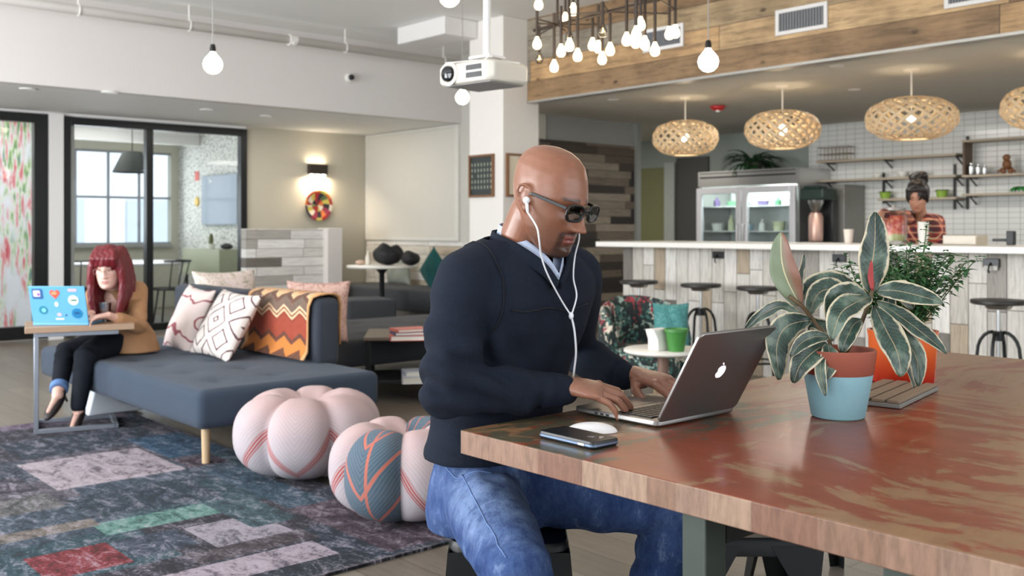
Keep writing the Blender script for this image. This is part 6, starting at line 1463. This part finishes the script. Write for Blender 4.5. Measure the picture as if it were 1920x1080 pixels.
for c_, R_, ax_, am, fr, sd in ((RE, .12, (.45, -.1, 1), .0115, 92, 0), (RE+Vector((.09, -.05, .0)), .11, (1, -.5, .9), .0100, 88, 1), (RE.lerp(RS, .6), .09, (.5, 0, 1), .006, 75, 3), ((1.47, 1.80, .70), .10, (.4, .2, 1), .006, 75, 2), (RS+Vector((0, 0, -.13)), .10, (.6, .2, 1), .0055, 70, 2), ((1.55, 1.74, .80), .13, (.7, 0, 1), .006, 60, 5), ((1.60, 1.68, .95), .14, (1, 0, -.8), .004, 45, 6), (LE, .12, (.3, .3, 1), .006, 90, 3), ((1.50, 1.74, 1.02), .10, (1, 0, .5), .004, 70, 5), (RW+Vector((-.07, .02, 0)), .05, (1, -.3, 0), .003, 150, 5)):
    wrinkle(sw, c_, R_, ax_, am, fr, sd)
vb_ = Vector((1.600, 1.66, 1.060))
cutwedge(sw, [(vb_, (1, 0, .62)), (vb_, (-1, 0, .62)), (Vector((1.6, 1.775, 1)), (0, -1, 0))])
cutwedge(sw, [(Vector((1.6, 1.74, 1.168)), (0, -.15, 1))])
swo = obj('sweater', sw, SWT, man, angle=180, solid=.004)
def strip(name, path, w, n_, th, m, par, bev=.0015):
    """collar band: path points and the direction each section stands up"""
    mb = MB(); rs = []
    for p, u_, o_ in path:
        p, u_, o_ = Vector(p), Vector(u_).normalized(), Vector(o_).normalized(); ww = w if not isinstance(w, (list, tuple)) else w[path.index((p, u_, o_))] if False else w
        rs.append([p-o_*th, p+o_*th, p+u_*ww+o_*th, p+u_*ww-o_*th])
    mb.loft(rs); return obj(name, mb, m, par, bevel=bev, angle=60)
def collar(name, prof, m, th):
    """smooth open band round the neck: prof = list of (bottom point, top point)"""
    B = [Vector(a) for a, b in prof]; T = [Vector(b) for a, b in prof]; n = 10*(len(prof)-1); mb = MB()
    def cr(pp, i):
        u = i/n*(len(pp)-1); k = min(int(u), len(pp)-2); f = u-k; p0, p1, p2, p3 = pp[max(k-1, 0)], pp[k], pp[k+1], pp[min(k+2, len(pp)-1)]
        return .5*((2*p1)+(p2-p0)*f+(2*p0-5*p1+4*p2-p3)*f*f+(3*p1-p0-3*p2+p3)*f**3)
    vs = []
    for i in range(n+1):
        b, t_ = cr(B, i), cr(T, i)
        for k in range(5): vs.append(b.lerp(t_, k/4) + Vector((0, 0, 0)))
    mb.add(vs, [(i*5+k, (i+1)*5+k, (i+1)*5+k+1, i*5+k+1) for i in range(n) for k in range(4)])
    return obj(name, mb, m, man, angle=180, solid=th)
cx = 1.618
# knitted collar: from the V point up the right side, round the nape and down the left side
pr_k = [((1.598, 1.648, 1.062), (1.604, 1.640, 1.078)), ((1.566, 1.672, 1.100), (1.580, 1.662, 1.122)), ((1.532, 1.722, 1.130), (1.550, 1.708, 1.160)), ((1.524, 1.780, 1.145), (1.542, 1.778, 1.186)), ((1.552, 1.836, 1.150), (1.562, 1.828, 1.196)), ((cx, 1.858, 1.152), (cx, 1.848, 1.200)), ((1.684, 1.836, 1.150), (1.674, 1.828, 1.196)), ((1.712, 1.780, 1.145), (1.694, 1.778, 1.186)), ((1.702, 1.722, 1.130), (1.686, 1.708, 1.160)), ((1.664, 1.672, 1.100), (1.650, 1.662, 1.122)), ((1.612, 1.648, 1.062), (1.608, 1.640, 1.078))]
collar('sweater_collar', pr_k, SWT, .007)
SHIRT = mt('pale_blue_shirt', (176, 188, 212), .8, var=.05, bump=.2, bs=500)
def inset(pr, k, up, dn): 
    o = []
    for a, b in pr:
        a, b = Vector(a), Vector(b); c_ = Vector((cx, 1.765, 0)); 
        a2 = a.lerp(b, .5+dn); b2 = b + (b-a).normalized()*up; 
        for q in (a2, b2): d_ = Vector((c_.x-q.x, c_.y-q.y, 0)).normalized(); q += d_*k
        o.append((a2, b2))
    return o
collar('shirt_collar', inset(pr_k, .011, .017, -.2), SHIRT, .0025)
# shirt front inside the V
mb = MB(); slices(mb, [((1.62, 1.82, 1.02), (.13, 0, 0), (0, .100, 0)), ((1.62, 1.792, 1.065), (.14, 0, 0), (0, .106, 0)), ((1.62, 1.772, 1.10), (.14, 0, 0), (0, .100, 0)), ((1.62, 1.770, 1.14), (.10, 0, 0), (0, .082, 0)), ((1.62, 1.768, 1.165), (.082, 0, 0), (0, .074, 0))], n=36)
st_ = fuse(mb, .0055, 3, .5, 'shirt'); cutwedge(st_, [(Vector((1.605, 1.66, 1.082)), (1, 0, .40)), (Vector((1.605, 1.66, 1.082)), (-1, 0, .40)), (Vector((1.6, 1.775, 1)), (0, -1, 0))])
cutwedge(st_, [(Vector((1.6, 1.74, 1.158)), (0, -.1, 1))]); obj('shirt', st_, SHIRT, man, angle=180, solid=.002)
# yoke seam across the chest and shoulder seams
SK = mt('knit_seam', (14, 18, 26), .95)
pth = [Vector((1.455+.30*u/16, 1.60, .995)) for u in range(17)]
obj('yoke_seam', MB().tube(on_skin(sw, pth, .0048), .0022, n=6), SK, swo, angle=180)
pth = [Vector((1.475, 1.775+.09*math.cos(a_), 1.06+.11*math.sin(a_))) for a_ in [PI*1.35-PI*1.3*u/14 for u in range(15)]]
obj('shoulder_seam', MB().tube(on_skin(sw, pth, .0045), .0020, n=6), SK, swo, angle=180)
# cuffs
for W_, E_, nm in ((RW, RE, 'cuff'), (LW, LE, 'cuff')):
    d = (E_-W_).normalized(); c0 = W_+d*.002; c1 = W_+d*.060
    mb = MB().loft([mb_r for mb_r in [MB().ring(c0, .0335, d, 28), MB().ring(c0+d*.006, .0385, d, 28), MB().ring(c1-d*.006, .0425, d, 28), MB().ring(c1, .040, d, 28)]]); obj('cuff', mb, mt('ribbed_cuff', (22, 29, 43), .95, var=.1, bump=.5, bs=300, spec=.2), man, angle=50)
# jeans
mb = MB()
slices(mb, [((HX, HY+.02, .452), (.165, 0, 0), (0, .13, 0)), ((HX, HY+.0, .50), (.182, 0, 0), (0, .15, 0)), ((HX, HY-.0, .57), (.174, 0, 0), (0, .132, 0)), ((HX-.003, HY-.005, .67), (.155, 0, 0), (0, .112, 0))], n=32)
for H_, K_, A_ in ((RH, RK, RA), (LH, LK, LA)):
    m1 = H_.lerp(K_, .5)
    capsule(mb, [H_, m1, K_+Vector((0, 0, -.005)), K_.lerp(A_, .45), A_], [.098, .090, .072, .064, .056], n=28)
jn = fuse(mb, .0065, 5, .5, 'jeans')
for c_, R_, ax_, am, fr, sd in ((RH+Vector((-.03, -.03, .06)), .12, (.8, -.9, .5), .0055, 75, 0), (RK+Vector((0, .06, -.06)), .12, (.1, .2, 1), .006, 95, 1), (RK.lerp(RA, .5), .14, (0, .2, 1), .005, 80, 2), (LH.lerp(LK, .5), .16, (.6, -.8, 0), .004, 60, 3), (LK+Vector((0, .05, -.08)), .13, (.1, .2, 1), .006, 80, 4), (RH.lerp(RK, .5), .15, (-.45, -.87, 0), .003, 48, 5)):
    wrinkle(jn, c_, R_, ax_, am, fr, sd)
t = NT('blue_denim'); n1 = t.noise(260, detail=2); n2 = t.noise(6, detail=5, rough=.65, dist=.8); at = t.new('ShaderNodeAttribute', attribute_name='tone').outputs[0]
c = t.mix(t.ramp(n2, [(.3, (0, 0, 0)), (.7, (1, 1, 1))]), t.mix(1, at, (.74, .76, .8), 'MULTIPLY'), t.mix(.12, at, sr((190, 204, 228)))); n3 = t.noise(28, detail=6, rough=.75, map=(1, 1, .5)); c = t.mix(t.ramp(n3, [(.38, (.55, .55, .55)), (.52, (0, 0, 0))]), c, sr((30, 48, 96))); c = t.mix(t.ramp(n3, [(.56, (0, 0, 0)), (.70, (.5, .5, .5))]), c, sr((150, 172, 208))); c = t.mix(t.math('MULTIPLY', n1, .35), c, sr((30, 44, 84)))
t.set(Base_Color=c, Roughness=.9); t.bump(n1, .5, .002); t.b.inputs['Specular IOR Level'].default_value = .2; DEN = t.m
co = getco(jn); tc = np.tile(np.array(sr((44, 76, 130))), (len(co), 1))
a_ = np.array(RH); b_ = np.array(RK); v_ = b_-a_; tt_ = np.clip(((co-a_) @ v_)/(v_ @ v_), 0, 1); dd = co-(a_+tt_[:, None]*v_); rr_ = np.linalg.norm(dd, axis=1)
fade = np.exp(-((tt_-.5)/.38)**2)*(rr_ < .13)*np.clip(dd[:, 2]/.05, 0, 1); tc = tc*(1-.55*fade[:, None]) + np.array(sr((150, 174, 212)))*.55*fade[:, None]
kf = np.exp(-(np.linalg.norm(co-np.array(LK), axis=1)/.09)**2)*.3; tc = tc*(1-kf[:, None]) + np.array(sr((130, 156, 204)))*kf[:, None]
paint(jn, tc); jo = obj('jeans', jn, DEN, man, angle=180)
SEAM = mt('denim_seam', (96, 122, 170), .8, var=.2)
v1 = (RK-RH).normalized(); out = Vector((-v1.y, v1.x, 0))*-1
for up0_, up1_ in ((.03, .03),):
    pth = [RH.lerp(RK, u/14) + Vector((-.09*v1.y*-1*0, 0, 0)) + Vector((-.075, -.02, .075)) for u in range(0, 15)]
    obj('side_seam', MB().tube(on_skin(jn, pth), .0016, n=6), SEAM, jo, angle=180)
pk = [RH+Vector((-.10, .03, .085)), RH+Vector((-.095, -.01, .075)), RH+Vector((-.07, -.055, .085)), RH+Vector((-.03, -.085, .095))]
obj('pocket_seam', MB().tube(on_skin(jn, smooth_path(pk, 6)), .0016, n=6), SEAM, jo, angle=180)
SH = mt('dark_leather', (44, 32, 28), .45)
for A_ in (RA, LA):
    mb = MB(); slices(mb, [(A_+Vector((0, .065, -.088)), (.030, 0, 0), (0, 0, .001)), (A_+Vector((0, .062, -.05)), (.034, 0, 0), (0, 0, .036)), (A_+Vector((0, 0, -.04)), (.040, 0, 0), (0, 0, .050)), (A_+Vector((0, -.08, -.056)), (.045, 0, 0), (0, 0, .034)), (A_+Vector((0, -.16, -.064)), (.042, 0, 0), (0, 0, .026)), (A_+Vector((0, -.20, -.07)), (.022, 0, 0), (0, 0, .016))], n=20)
    for v in mb.v: v.z = max(v.z, .001)
    obj('shoe', mb, SH, man, sub=1)
# glasses
GF = mt('black_acetate', (18, 18, 20), .3, var=.1)
ga = obj('glasses', MB().tube([HL(-.011, .108, .004), HL(-.005, .112, .008), HL(.005, .112, .008), HL(.011, .108, .004)], .0026, n=8), GF, man, angle=180)
for sx in (-1, 1):
    ol = []
    for k in range(32):
        a = 2*PI*k/32; cx_, sz_ = math.cos(a), math.sin(a); px_ = .0265*math.copysign(abs(cx_)**.62, cx_); pz_ = .0185*math.copysign(abs(sz_)**.7, sz_)
        xx = sx*(.0370+px_); ol.append(HL(xx, .1085-.55*max(0, abs(xx)-.02)**1.0*.35-.0, .000+pz_))
    obj('lens_rim', MB().tube(ol, .0029, n=8, closed=True), GF, ga, angle=180)
    mb = MB(); mb.add(ol, [tuple(range(32))]); obj('lens', mb, glass_mt('spectacle_lens', (.97, .97, .975), 1.6), ga, smooth=False, solid=.001)
    obj('temple', MB().bar(HL(sx*.0655, .098, .010), HL(sx*.0800, .006, .016), .0028, .0075, up=HR @ Vector((0, 0, 1))).bar(HL(sx*.0800, .006, .016), HL(sx*.0830, -.028, .006), .0028, .005, up=HR @ Vector((0, 0, 1))), GF, ga, bevel=.0008)
# earphones: a thing of their own, hanging from the ears
WP = mt('white_rubber', (224, 226, 232), .4, var=.02)
eR, eL = HL(.0845, -.002, -.002), HL(-.0845, -.002, -.002)
ep = thing('earphones', 'white wired earphones hanging from the bald man\'s ears down his dark sweater', 'earphones', (1.58, 1.62, .98))
fr = lambda px, py, d: PD(px, py, d)
jn_ = fr(1071, 592, 2.315)
for e_, sx in ((eR, 1), (eL, -1)):
    obj('earbud', MB().sph(e_, (.0085, .0085, .0085)).cyl(e_, e_ + HR @ Vector((sx*.006, .016, -.024)), .0042, .0034, n=12), WP, ep, W=True, angle=180)
sR = eR + HR @ Vector((.006, .016, -.024)); sL = eL + HR @ Vector((-.006, .016, -.024))
obj('cable', MB().tube(smooth_path([sR, fr(1006, 425, 2.205), fr(1011, 450, 2.205), fr(1015, 480, 2.235), fr(1027, 515, 2.26), fr(1052, 562, 2.30), jn_]), .0021, n=8), WP, ep, W=True, angle=180)
obj('cable', MB().tube(smooth_path([sL, fr(1086, 440, 2.36), fr(1078, 480, 2.35), fr(1075, 520, 2.34), fr(1081, 555, 2.33), jn_]), .0021, n=8), WP, ep, W=True, angle=180)
obj('splitter', MB().sph(jn_, (.006, .006, .009), n=14, m=10), WP, ep, W=True, angle=180)
obj('cable', MB().tube(smooth_path([jn_, fr(1077, 620, 2.32), fr(1080, 660, 2.33), fr(1077, 690, 2.34), fr(1075, 706, 2.35)]), .0026, n=8), WP, ep, W=True, angle=180)

# ================================================================ the red-haired woman on the daybed
W1 = {}
q_ = lambda px, py, d: PD(px, py, d)
hip = q_(240, 648, 6.42); hip.z = .50
sh = q_(222, 545, 6.22); hc2 = q_(204, 501, 6.08); fdir = CW(-.42, -.90, 0).normalized(); yaw = math.atan2(fdir.y, fdir.x)-PI/2
HR2 = Matrix.Rotation(yaw+.50, 3, 'Z') @ Matrix.Rotation(math.radians(-12), 3, 'X')
Ls, Rs = q_(258, 545, 6.28), q_(182, 548, 6.25)
Le, Lw_ = q_(258, 612, 6.15), q_(203, 592, 5.93); Re_, Rw_ = q_(160, 598, 6.15), q_(172, 588, 5.97)
Lw_.z = max(Lw_.z, .685); Rw_.z = max(Rw_.z, .685)
h1, k1_, a1_ = hip+CW(-.06, -.10, -.02), q_(160, 668, 6.02), q_(147, 772, 5.96)
h2, k2_, a2_ = hip+CW(-.08, .02, -.02), q_(124, 660, 6.22), q_(108, 742, 5.90)
a1_.z = max(a1_.z, .11)
mb = MB(); head(mb, HR2, hc2, 1.03, fem=True, nose=.75)
capsule(mb, [sh+Vector((0, 0, -.03)), hc2.lerp(sh, .5), hc2+HR2 @ Vector((0, -.02, -.05))], [.055, .048, .05])
capsule(mb, [hip, hip.lerp(sh, .5), sh+Vector((0, 0, -.06))], [.11, .09, .10])
capsule(mb, [Ls, Le, Lw_], [.04, .034, .022]); capsule(mb, [Rs, Re_, Rw_], [.04, .034, .022])
capsule(mb, [h1, k1_, a1_], [.075, .05, .034]); capsule(mb, [h2, k2_, a2_], [.075, .05, .034])
ff = fdir
f1_ = (CW(.02, -.75, -.66)).normalized(); f2_ = (CW(-.10, -.72, -.62)).normalized()
capsule(mb, [a1_+Vector((0, 0, -.02)), a1_+f1_*.06, a1_+f1_*.12], [.024, .018, .013]); capsule(mb, [a2_, a2_+f2_*.06, a2_+f2_*.12], [.026, .018, .013])
tt2 = (fdir*.9 + CW(-.5, 0, 0)*.4); 
hand(mb, Lw_, CW(-.75, -.60, -.12), (0, 0, 1), 1, [(.3, .6, .4)]*4, s=.92); hand(mb, Rw_, CW(-.5, -.8, -.12), (0, 0, 1), -1, [(.3, .6, .4)]*4, s=.92)
me = fuse(mb, .0042, 2, .45, 'woman'); co = getco(me); Ri = np.array(HR2.inverted()); L = (co-np.array(hc2)) @ Ri.T/1.03; x, y, z = L[:, 0], L[:, 1], L[:, 2]; ax = np.abs(x)
cols = np.tile(np.array(sr((226, 184, 168))), (len(co), 1)); hd = (ax < .1) & (y > -.12) & (np.abs(z) < .13); F = hd*(y > .05)
blend(F*G(z+.0685, .007)*(1-sm(ax, .018, .024)), (176, 84, 84), .8)
blend(F*G(ax-.031, .014)*G(z-.0, .005), (60, 44, 44), .75); blend(F*G(z-.024, .004)*sm(ax, .01, .014)*(1-sm(ax, .044, .05)), (110, 50, 44), .7)
blend(F*G(ax-.042, .016)*G(z+.035, .018), (230, 160, 150), .3)
paint(me, cols); wm = obj('person', me, skin_mt('fair_skin', .45), origin=False, angle=180); TM[wm.name] = Matrix()
tag(wm, 'red-haired woman in a tan blazer seated on the daybed end behind the small side table', 'person')
HL2 = lambda x, y, z: HR2 @ (Vector((x, y, z))*1.03) + hc2
# hair
t = NT('red_hair'); n = t.noise(1, map=(90, 90, 5), detail=3); t.set(Base_Color=t.mix(n, sr((64, 12, 20)), sr((128, 24, 34))), Roughness=.42); t.bump(n, .6, .004); RED = t.m
mb = MB()
mb.sph(HL2(0, -.018, .032), (.096, .108, .106), n=40, m=28, R=HR2)
for k in range(9):   # fringe
    xx = -.062+.1240*k/8; capsule(mb, [HL2(xx*.8, .05, .105), HL2(xx, .088, .072), HL2(xx*1.02, .098-abs(xx)*.42, .036-.012*abs(xx)/.06)], [.022, .018, .010], n=10)
for sx in (-1, 1):
    for j, (yy, rr0) in enumerate(((.050, .024), (.020, .030), (-.02, .036), (-.06, .040))):
        dn = .36-.03*j; out = .086
        capsule(mb, [HL2(sx*.060, yy*.8, .085), HL2(sx*out, yy, .0), HL2(sx*(out+.008), yy+.004, -.09), HL2(sx*(out-.002), yy+.03*(j < 2), -.19), HL2(sx*(out-.024), yy+.05*(j < 2), -.19-(dn-.19)*.6), HL2(sx*(out-.038), yy+.055*(j < 2), -dn+.02)], [rr0, rr0, rr0*1.05, rr0, rr0*.75, rr0*.35], n=12)
for xx in (-.05, 0, .05): capsule(mb, [HL2(xx, -.09, .04), HL2(xx*1.3, -.105, -.08), HL2(xx*1.3, -.10, -.24)], [.05, .05, .025], n=12)
hr = fuse(mb, .005, 2, .5, 'hair'); wrinkle(hr, tuple(hc2+Vector((0, 0, -.1))), .35, HR2 @ Vector((1, .6, .12)), .0014, 230, 1)
obj('hair', hr, RED, wm, angle=180)
# glasses of the woman
gw = obj('glasses', MB().tube([HL2(-.012, .108, .0), HL2(.012, .108, .0)], .0016, n=6), mt('pale_frame', (150, 120, 110), .3, metal=.5), wm, angle=180)
for sx in (-1, 1): obj('lens_rim', MB().tube([HL2(sx*.034+.022*math.cos(2*PI*k/20), .106-abs(.0)*.3, -.002+.017*math.sin(2*PI*k/20)) for k in range(20)], .0014, n=6, closed=True), mt('pale_frame', (150, 120, 110), .3, metal=.5), gw, angle=180)
# blazer
BLZ = mt('tan_wool', (170, 128, 92), .9, var=.1, bump=.35, bs=400)
mb = MB(); sd2 = Vector((-fdir.y, fdir.x, 0)); S0 = sh+Vector((0, 0, -.01))
def row(c, w, d): return (c, sd2*w, fdir*d)
up0 = hip+Vector((0, 0, -.055))
slices(mb, [row(up0+Vector((0, 0, -.03))+CW(.02, 0, 0), .185, .16), row(hip+Vector((0, 0, .03)), .165, .14), row(hip.lerp(S0, .38), .130, .115), row(hip.lerp(S0, .68), .150, .115), row(hip.lerp(S0, .88), .165, .105), row(S0+Vector((0, 0, .01)), .12, .080), row(S0+Vector((0, 0, .035)), .06, .055)], n=30)
capsule(mb, [S0.lerp(Ls, .6), Ls, Ls.lerp(Le, .5), Le, Lw_.lerp(Le, .35)], [.062, .060, .054, .052, .040], n=20)
capsule(mb, [S0.lerp(Rs, .6), Rs, Rs.lerp(Re_, .5), Re_, Rw_.lerp(Re_, .35)], [.062, .060, .054, .052, .040], n=20)
bz_ = fuse(mb, .0065, 4, .5, 'blazer')
wrinkle(bz_, tuple(Le), .10, (.2, .2, 1), .005, 90, 1); wrinkle(bz_, tuple(hip.lerp(sh, .3)+CW(.1, -.08, 0)), .12, (.4, 0, 1), .004, 60, 2)
vb2 = hip.lerp(sh, .42)+fdir*.06
cutwedge(bz_, [(vb2, sd2+Vector((0, 0, .30))), (vb2, -sd2+Vector((0, 0, .30))), (S0-fdir*.0, fdir)])
obj('blazer', bz_, BLZ, wm, angle=180, solid=.006)
lap = MB()
for s_ in (-1, 1):
    b0 = vb2+fdir*.075; b1 = S0+sd2*s_*.085+fdir*.045+Vector((0, 0, .02)); m_ = b0.lerp(b1, .6)+sd2*s_*.035+fdir*.02
    pth = [b0, b0.lerp(m_, .5)+fdir*.02, m_, b1, S0+sd2*s_*.05-fdir*.03+Vector((0, 0, .05))]
    obj('lapel', MB().tube(smooth_path(pth, 5), [.007]+[.014]*19+[.006], n=8), BLZ, wm, angle=180)
mb = MB(); slices(mb, [row(hip+Vector((0, 0, .0)), .12, .12), row(hip.lerp(S0, .5), .115, .100), row(hip.lerp(S0, .82), .12, .088), row(S0+Vector((0, 0, -.015)), .09, .062)], n=24)
obj('blouse', fuse(mb, .007, 3, .5, 'blouse'), mt('rose_blouse', (186, 66, 78), .7, var=.1), wm, angle=180)
BJ = mt('black_denim', (24, 28, 36), .9, var=.2, bump=.3, bs=300, spec=.2)
mb = MB(); capsule(mb, [hip, h1.lerp(k1_, .1), h1.lerp(k1_, .55), k1_, k1_.lerp(a1_, .5), a1_+Vector((0, 0, .03))], [.135, .10, .085, .066, .056, .046], n=22); capsule(mb, [hip, h2.lerp(k2_, .1), h2.lerp(k2_, .55), k2_, k2_.lerp(a2_, .5), a2_.lerp(k2_, .18)], [.13, .10, .085, .066, .054, .046], n=22)
jw = fuse(mb, .007, 4, .5, 'trousers'); wrinkle(jw, tuple(k1_), .12, (.2, .3, 1), .004, 80, 1); wrinkle(jw, tuple(k2_), .12, (.2, .3, 1), .004, 80, 3); obj('trousers', jw, BJ, wm, angle=180)
d = (k2_-a2_).normalized(); c0 = a2_.lerp(k2_, .12)
obj('turned_cuff', MB().loft([MB().ring(c0, .046, d, 24), MB().ring(c0+d*.004, .052, d, 24), MB().ring(c0+d*.042, .054, d, 24), MB().ring(c0+d*.046, .048, d, 24)]), mt('light_denim_cuff', (92, 124, 172), .9, var=.2), wm, angle=50)
SHW = mt('dark_brown_leather', (40, 30, 30), .4)
for a__, f__ in ((a1_, f1_), (a2_, f2_)):
    mb = MB(); heel = a__ - f__*.02 + Vector((0, 0, -.012)); u_ = (Vector((0, 0, 1)) - f__*f__.z).normalized(); s__ = f__.cross(u_)
    slices(mb, [(heel-f__*.042, s__*.012, u_*.018), (heel-f__*.025-u_*.004, s__*.034, u_*.040), (heel+f__*.03-u_*.018, s__*.036, u_*.030), (heel+f__*.09-u_*.014, s__*.039, u_*.030), (heel+f__*.14-u_*.012, s__*.034, u_*.024), (heel+f__*.185-u_*.010, s__*.010, u_*.008)], n=18)
    o = obj('shoe', mb, SHW, wm, sub=1); hb_ = heel-f__*.030-u_*.02
    obj('heel', MB().cyl(hb_, hb_-u_*.072, .013, .006, n=12), SHW, o)
# ================================================================ the woman behind the bar
f3 = CW(-.55, -.82, 0).normalized(); yaw = math.atan2(f3.y, f3.x)-PI/2; s3 = Vector((-f3.y, f3.x, 0))
hc3 = q_(1721, 369, 7.95); HR3 = Matrix.Rotation(yaw, 3, 'Z') @ Matrix.Rotation(math.radians(-20), 3, 'X')
sh3 = q_(1728, 412, 8.02); hip3 = q_(1738, 480, 8.10); hip3.z = .95
Rs3, Ls3 = q_(1697, 408, 7.95), q_(1757, 416, 8.10)
Re3, Rw3 = q_(1672, 408, 7.60), q_(1652, 400, 7.42); Le3, Lw3 = q_(1762, 462, 8.05), q_(1735, 470, 7.80)
mb = MB(); head(mb, HR3, hc3, .96, fem=True, nose=.85)
capsule(mb, [sh3, hc3.lerp(sh3, .5), hc3+HR3 @ Vector((0, -.02, -.05))], [.05, .046, .048]); capsule(mb, [hip3, hip3.lerp(sh3, .5), sh3+Vector((0, 0, -.06))], [.12, .10, .10])
capsule(mb, [Rs3, Re3, Rw3], [.04, .034, .022]); capsule(mb, [Ls3, Le3, Lw3], [.04, .034, .022])
for s_ in (-1, 1):
    h_ = hip3+s3*s_*.08; capsule(mb, [h_, Vector((h_.x, h_.y, .50)), Vector((h_.x, h_.y, .08))], [.09, .055, .036]); capsule(mb, [Vector((h_.x, h_.y, .045)), Vector((h_.x, h_.y, .035))+f3*.14], [.034, .026])
hand(mb, Rw3, (f3*.5+Vector((-.3, 0, -.45))), (-.2, -.2, 1), 1, [(.3, .6, .4)]*4, s=.9); hand(mb, Lw3, (f3*.8+Vector((0, 0, -.3))), (0, 0, 1), 1, [(.3, .6, .4)]*4, s=.9)
me = fuse(mb, .0045, 2, .45, 'woman'); co = getco(me); Ri = np.array(HR3.inverted()); L = (co-np.array(hc3)) @ Ri.T/.96; x, y, z = L[:, 0], L[:, 1], L[:, 2]; ax = np.abs(x)
cols = np.tile(np.array(sr((176, 128, 104))), (len(co), 1)); hd = (ax < .1) & (y > -.12) & (np.abs(z) < .13); F = hd*(y > .05)
blend(F*G(z+.0685, .007)*(1-sm(ax, .018, .024)), (130, 60, 56), .8); blend(F*G(ax-.031, .014)*G(z-.0, .005), (40, 28, 26), .8); blend(F*G(z-.024, .0045)*sm(ax, .008, .013)*(1-sm(ax, .046, .052)), (36, 26, 24), .85)
paint(me, cols); w3 = obj('person', me, skin_mt('olive_skin', .45), origin=False, angle=180); TM[w3.name] = Matrix()
tag(w3, 'dark-haired woman in a red plaid shirt working behind the bar', 'person')
HL3 = lambda x, y, z: HR3 @ (Vector((x, y, z))*.96) + hc3
t = NT('dark_hair'); n = t.noise(1, map=(70, 70, 6), detail=3); t.set(Base_Color=t.mix(n, sr((14, 11, 11)), sr((38, 30, 28))), Roughness=.4); t.bump(n, .5, .004)
mb = MB(); mb.sph(HL3(0, -.016, .034), (.089, .100, .104), n=36, m=24, R=HR3)
for k in range(9):
    xx = -.066+.132*k/8; capsule(mb, [HL3(xx*.6, .03, .125), HL3(xx*.95, .074-abs(xx)*.25, .088-abs(xx)*.12), HL3(xx*1.12, .062-abs(xx)*.55, .052-abs(xx)*.2)], [.02, .018, .011], n=10)
mb.sph(HL3(.0, -.10, .120), (.072, .070, .066)); mb.sph(HL3(-.03, -.08, .160), (.045, .045, .035)); mb.sph(HL3(.04, -.11, .14), (.042, .042, .04)); 
for sx in (-1, 1): capsule(mb, [HL3(sx*.07, .03, .06), HL3(sx*.079, .02, .0), HL3(sx*.074, .01, -.05)], [.02, .014, .006], n=10)
mb.sph(HL3(0, -.085, -.03), (.055, .03, .06)); hh3 = fuse(mb, .006, 2, .5, 'hair'); wrinkle(hh3, tuple(hc3+Vector((0, 0, .08))), .2, (1, .4, .6), .003, 150, 1); obj('hair', hh3, t.m, w3, angle=180)
t = NT('red_plaid'); u = t.xyz('Object'); a_ = t.math('ADD', u[0], t.math('MULTIPLY', u[1], .8))
fx = t.math('FRACT', t.math('MULTIPLY', a_, 17)); fz = t.math('FRACT', t.math('MULTIPLY', u[2], 19))
c = t.mix(t.math('MULTIPLY', t.math('GREATER_THAN', fx, .55), .75), sr((186, 66, 54)), sr((40, 34, 46))); c = t.mix(t.math('MULTIPLY', t.math('GREATER_THAN', fz, .6), .65), c, sr((44, 34, 46)))
c = t.mix(t.math('LESS_THAN', t.math('ABSOLUTE', t.math('SUBTRACT', fx, .28)), .05), c, sr((226, 200, 160))); c = t.mix(t.math('LESS_THAN', t.math('ABSOLUTE', t.math('SUBTRACT', fz, .3)), .05), c, sr((220, 180, 140)))
t.set(Base_Color=c, Roughness=.85)
mb = MB(); r3 = lambda c, w, d: (c, s3*w, f3*d)
slices(mb, [r3(hip3+Vector((0, 0, -.08)), .18, .14), r3(hip3.lerp(sh3, .4), .155, .12), r3(hip3.lerp(sh3, .75), .17, .125), r3(sh3+Vector((0, 0, -.02)), .15, .10), r3(sh3+Vector((0, 0, .03)), .085, .065), r3(sh3+Vector((0, 0, .05)), .056, .05)], n=28)
capsule(mb, [sh3.lerp(Rs3, .6), Rs3, Re3, Rw3.lerp(Re3, .25)], [.06, .06, .052, .042], n=20); capsule(mb, [sh3.lerp(Ls3, .6), Ls3, Le3, Lw3.lerp(Le3, .25)], [.06, .06, .052, .042], n=20)
pl3 = fuse(mb, .007, 4, .5, 'shirt'); wrinkle(pl3, tuple(Le3), .1, (.2, .2, 1), .005, 80, 1); v3 = sh3+f3*.09+Vector((0, 0, -.045)); cutwedge(pl3, [(v3, s3+Vector((0, 0, .5))), (v3, -s3+Vector((0, 0, .5))), (sh3, f3)])
obj('plaid_shirt', pl3, t.m, w3, angle=180, solid=.005)
mb = MB()
for s_ in (-1, 1): h_ = hip3+s3*s_*.08; capsule(mb, [h_+Vector((0, 0, -.02)), Vector((h_.x, h_.y, .50)), Vector((h_.x, h_.y, .10))], [.115, .075, .056])
obj('trousers', fuse(mb, .009, 3, .5, 'trousers'), BJ, w3, angle=180)
for s_ in (-1, 1):
    h_ = hip3+s3*s_*.08; b_ = Vector((h_.x, h_.y, .0)); mb = MB(); slices(mb, [(b_-f3*.06+Vector((0, 0, .04)), s3*.03, Vector((0, 0, .039))), (b_+Vector((0, 0, .055)), s3*.042, Vector((0, 0, .054))), (b_+f3*.12+Vector((0, 0, .035)), s3*.045, Vector((0, 0, .034))), (b_+f3*.19+Vector((0, 0, .02)), s3*.02, Vector((0, 0, .018)))], n=18); obj('shoe', mb, SHW, w3, sub=1)
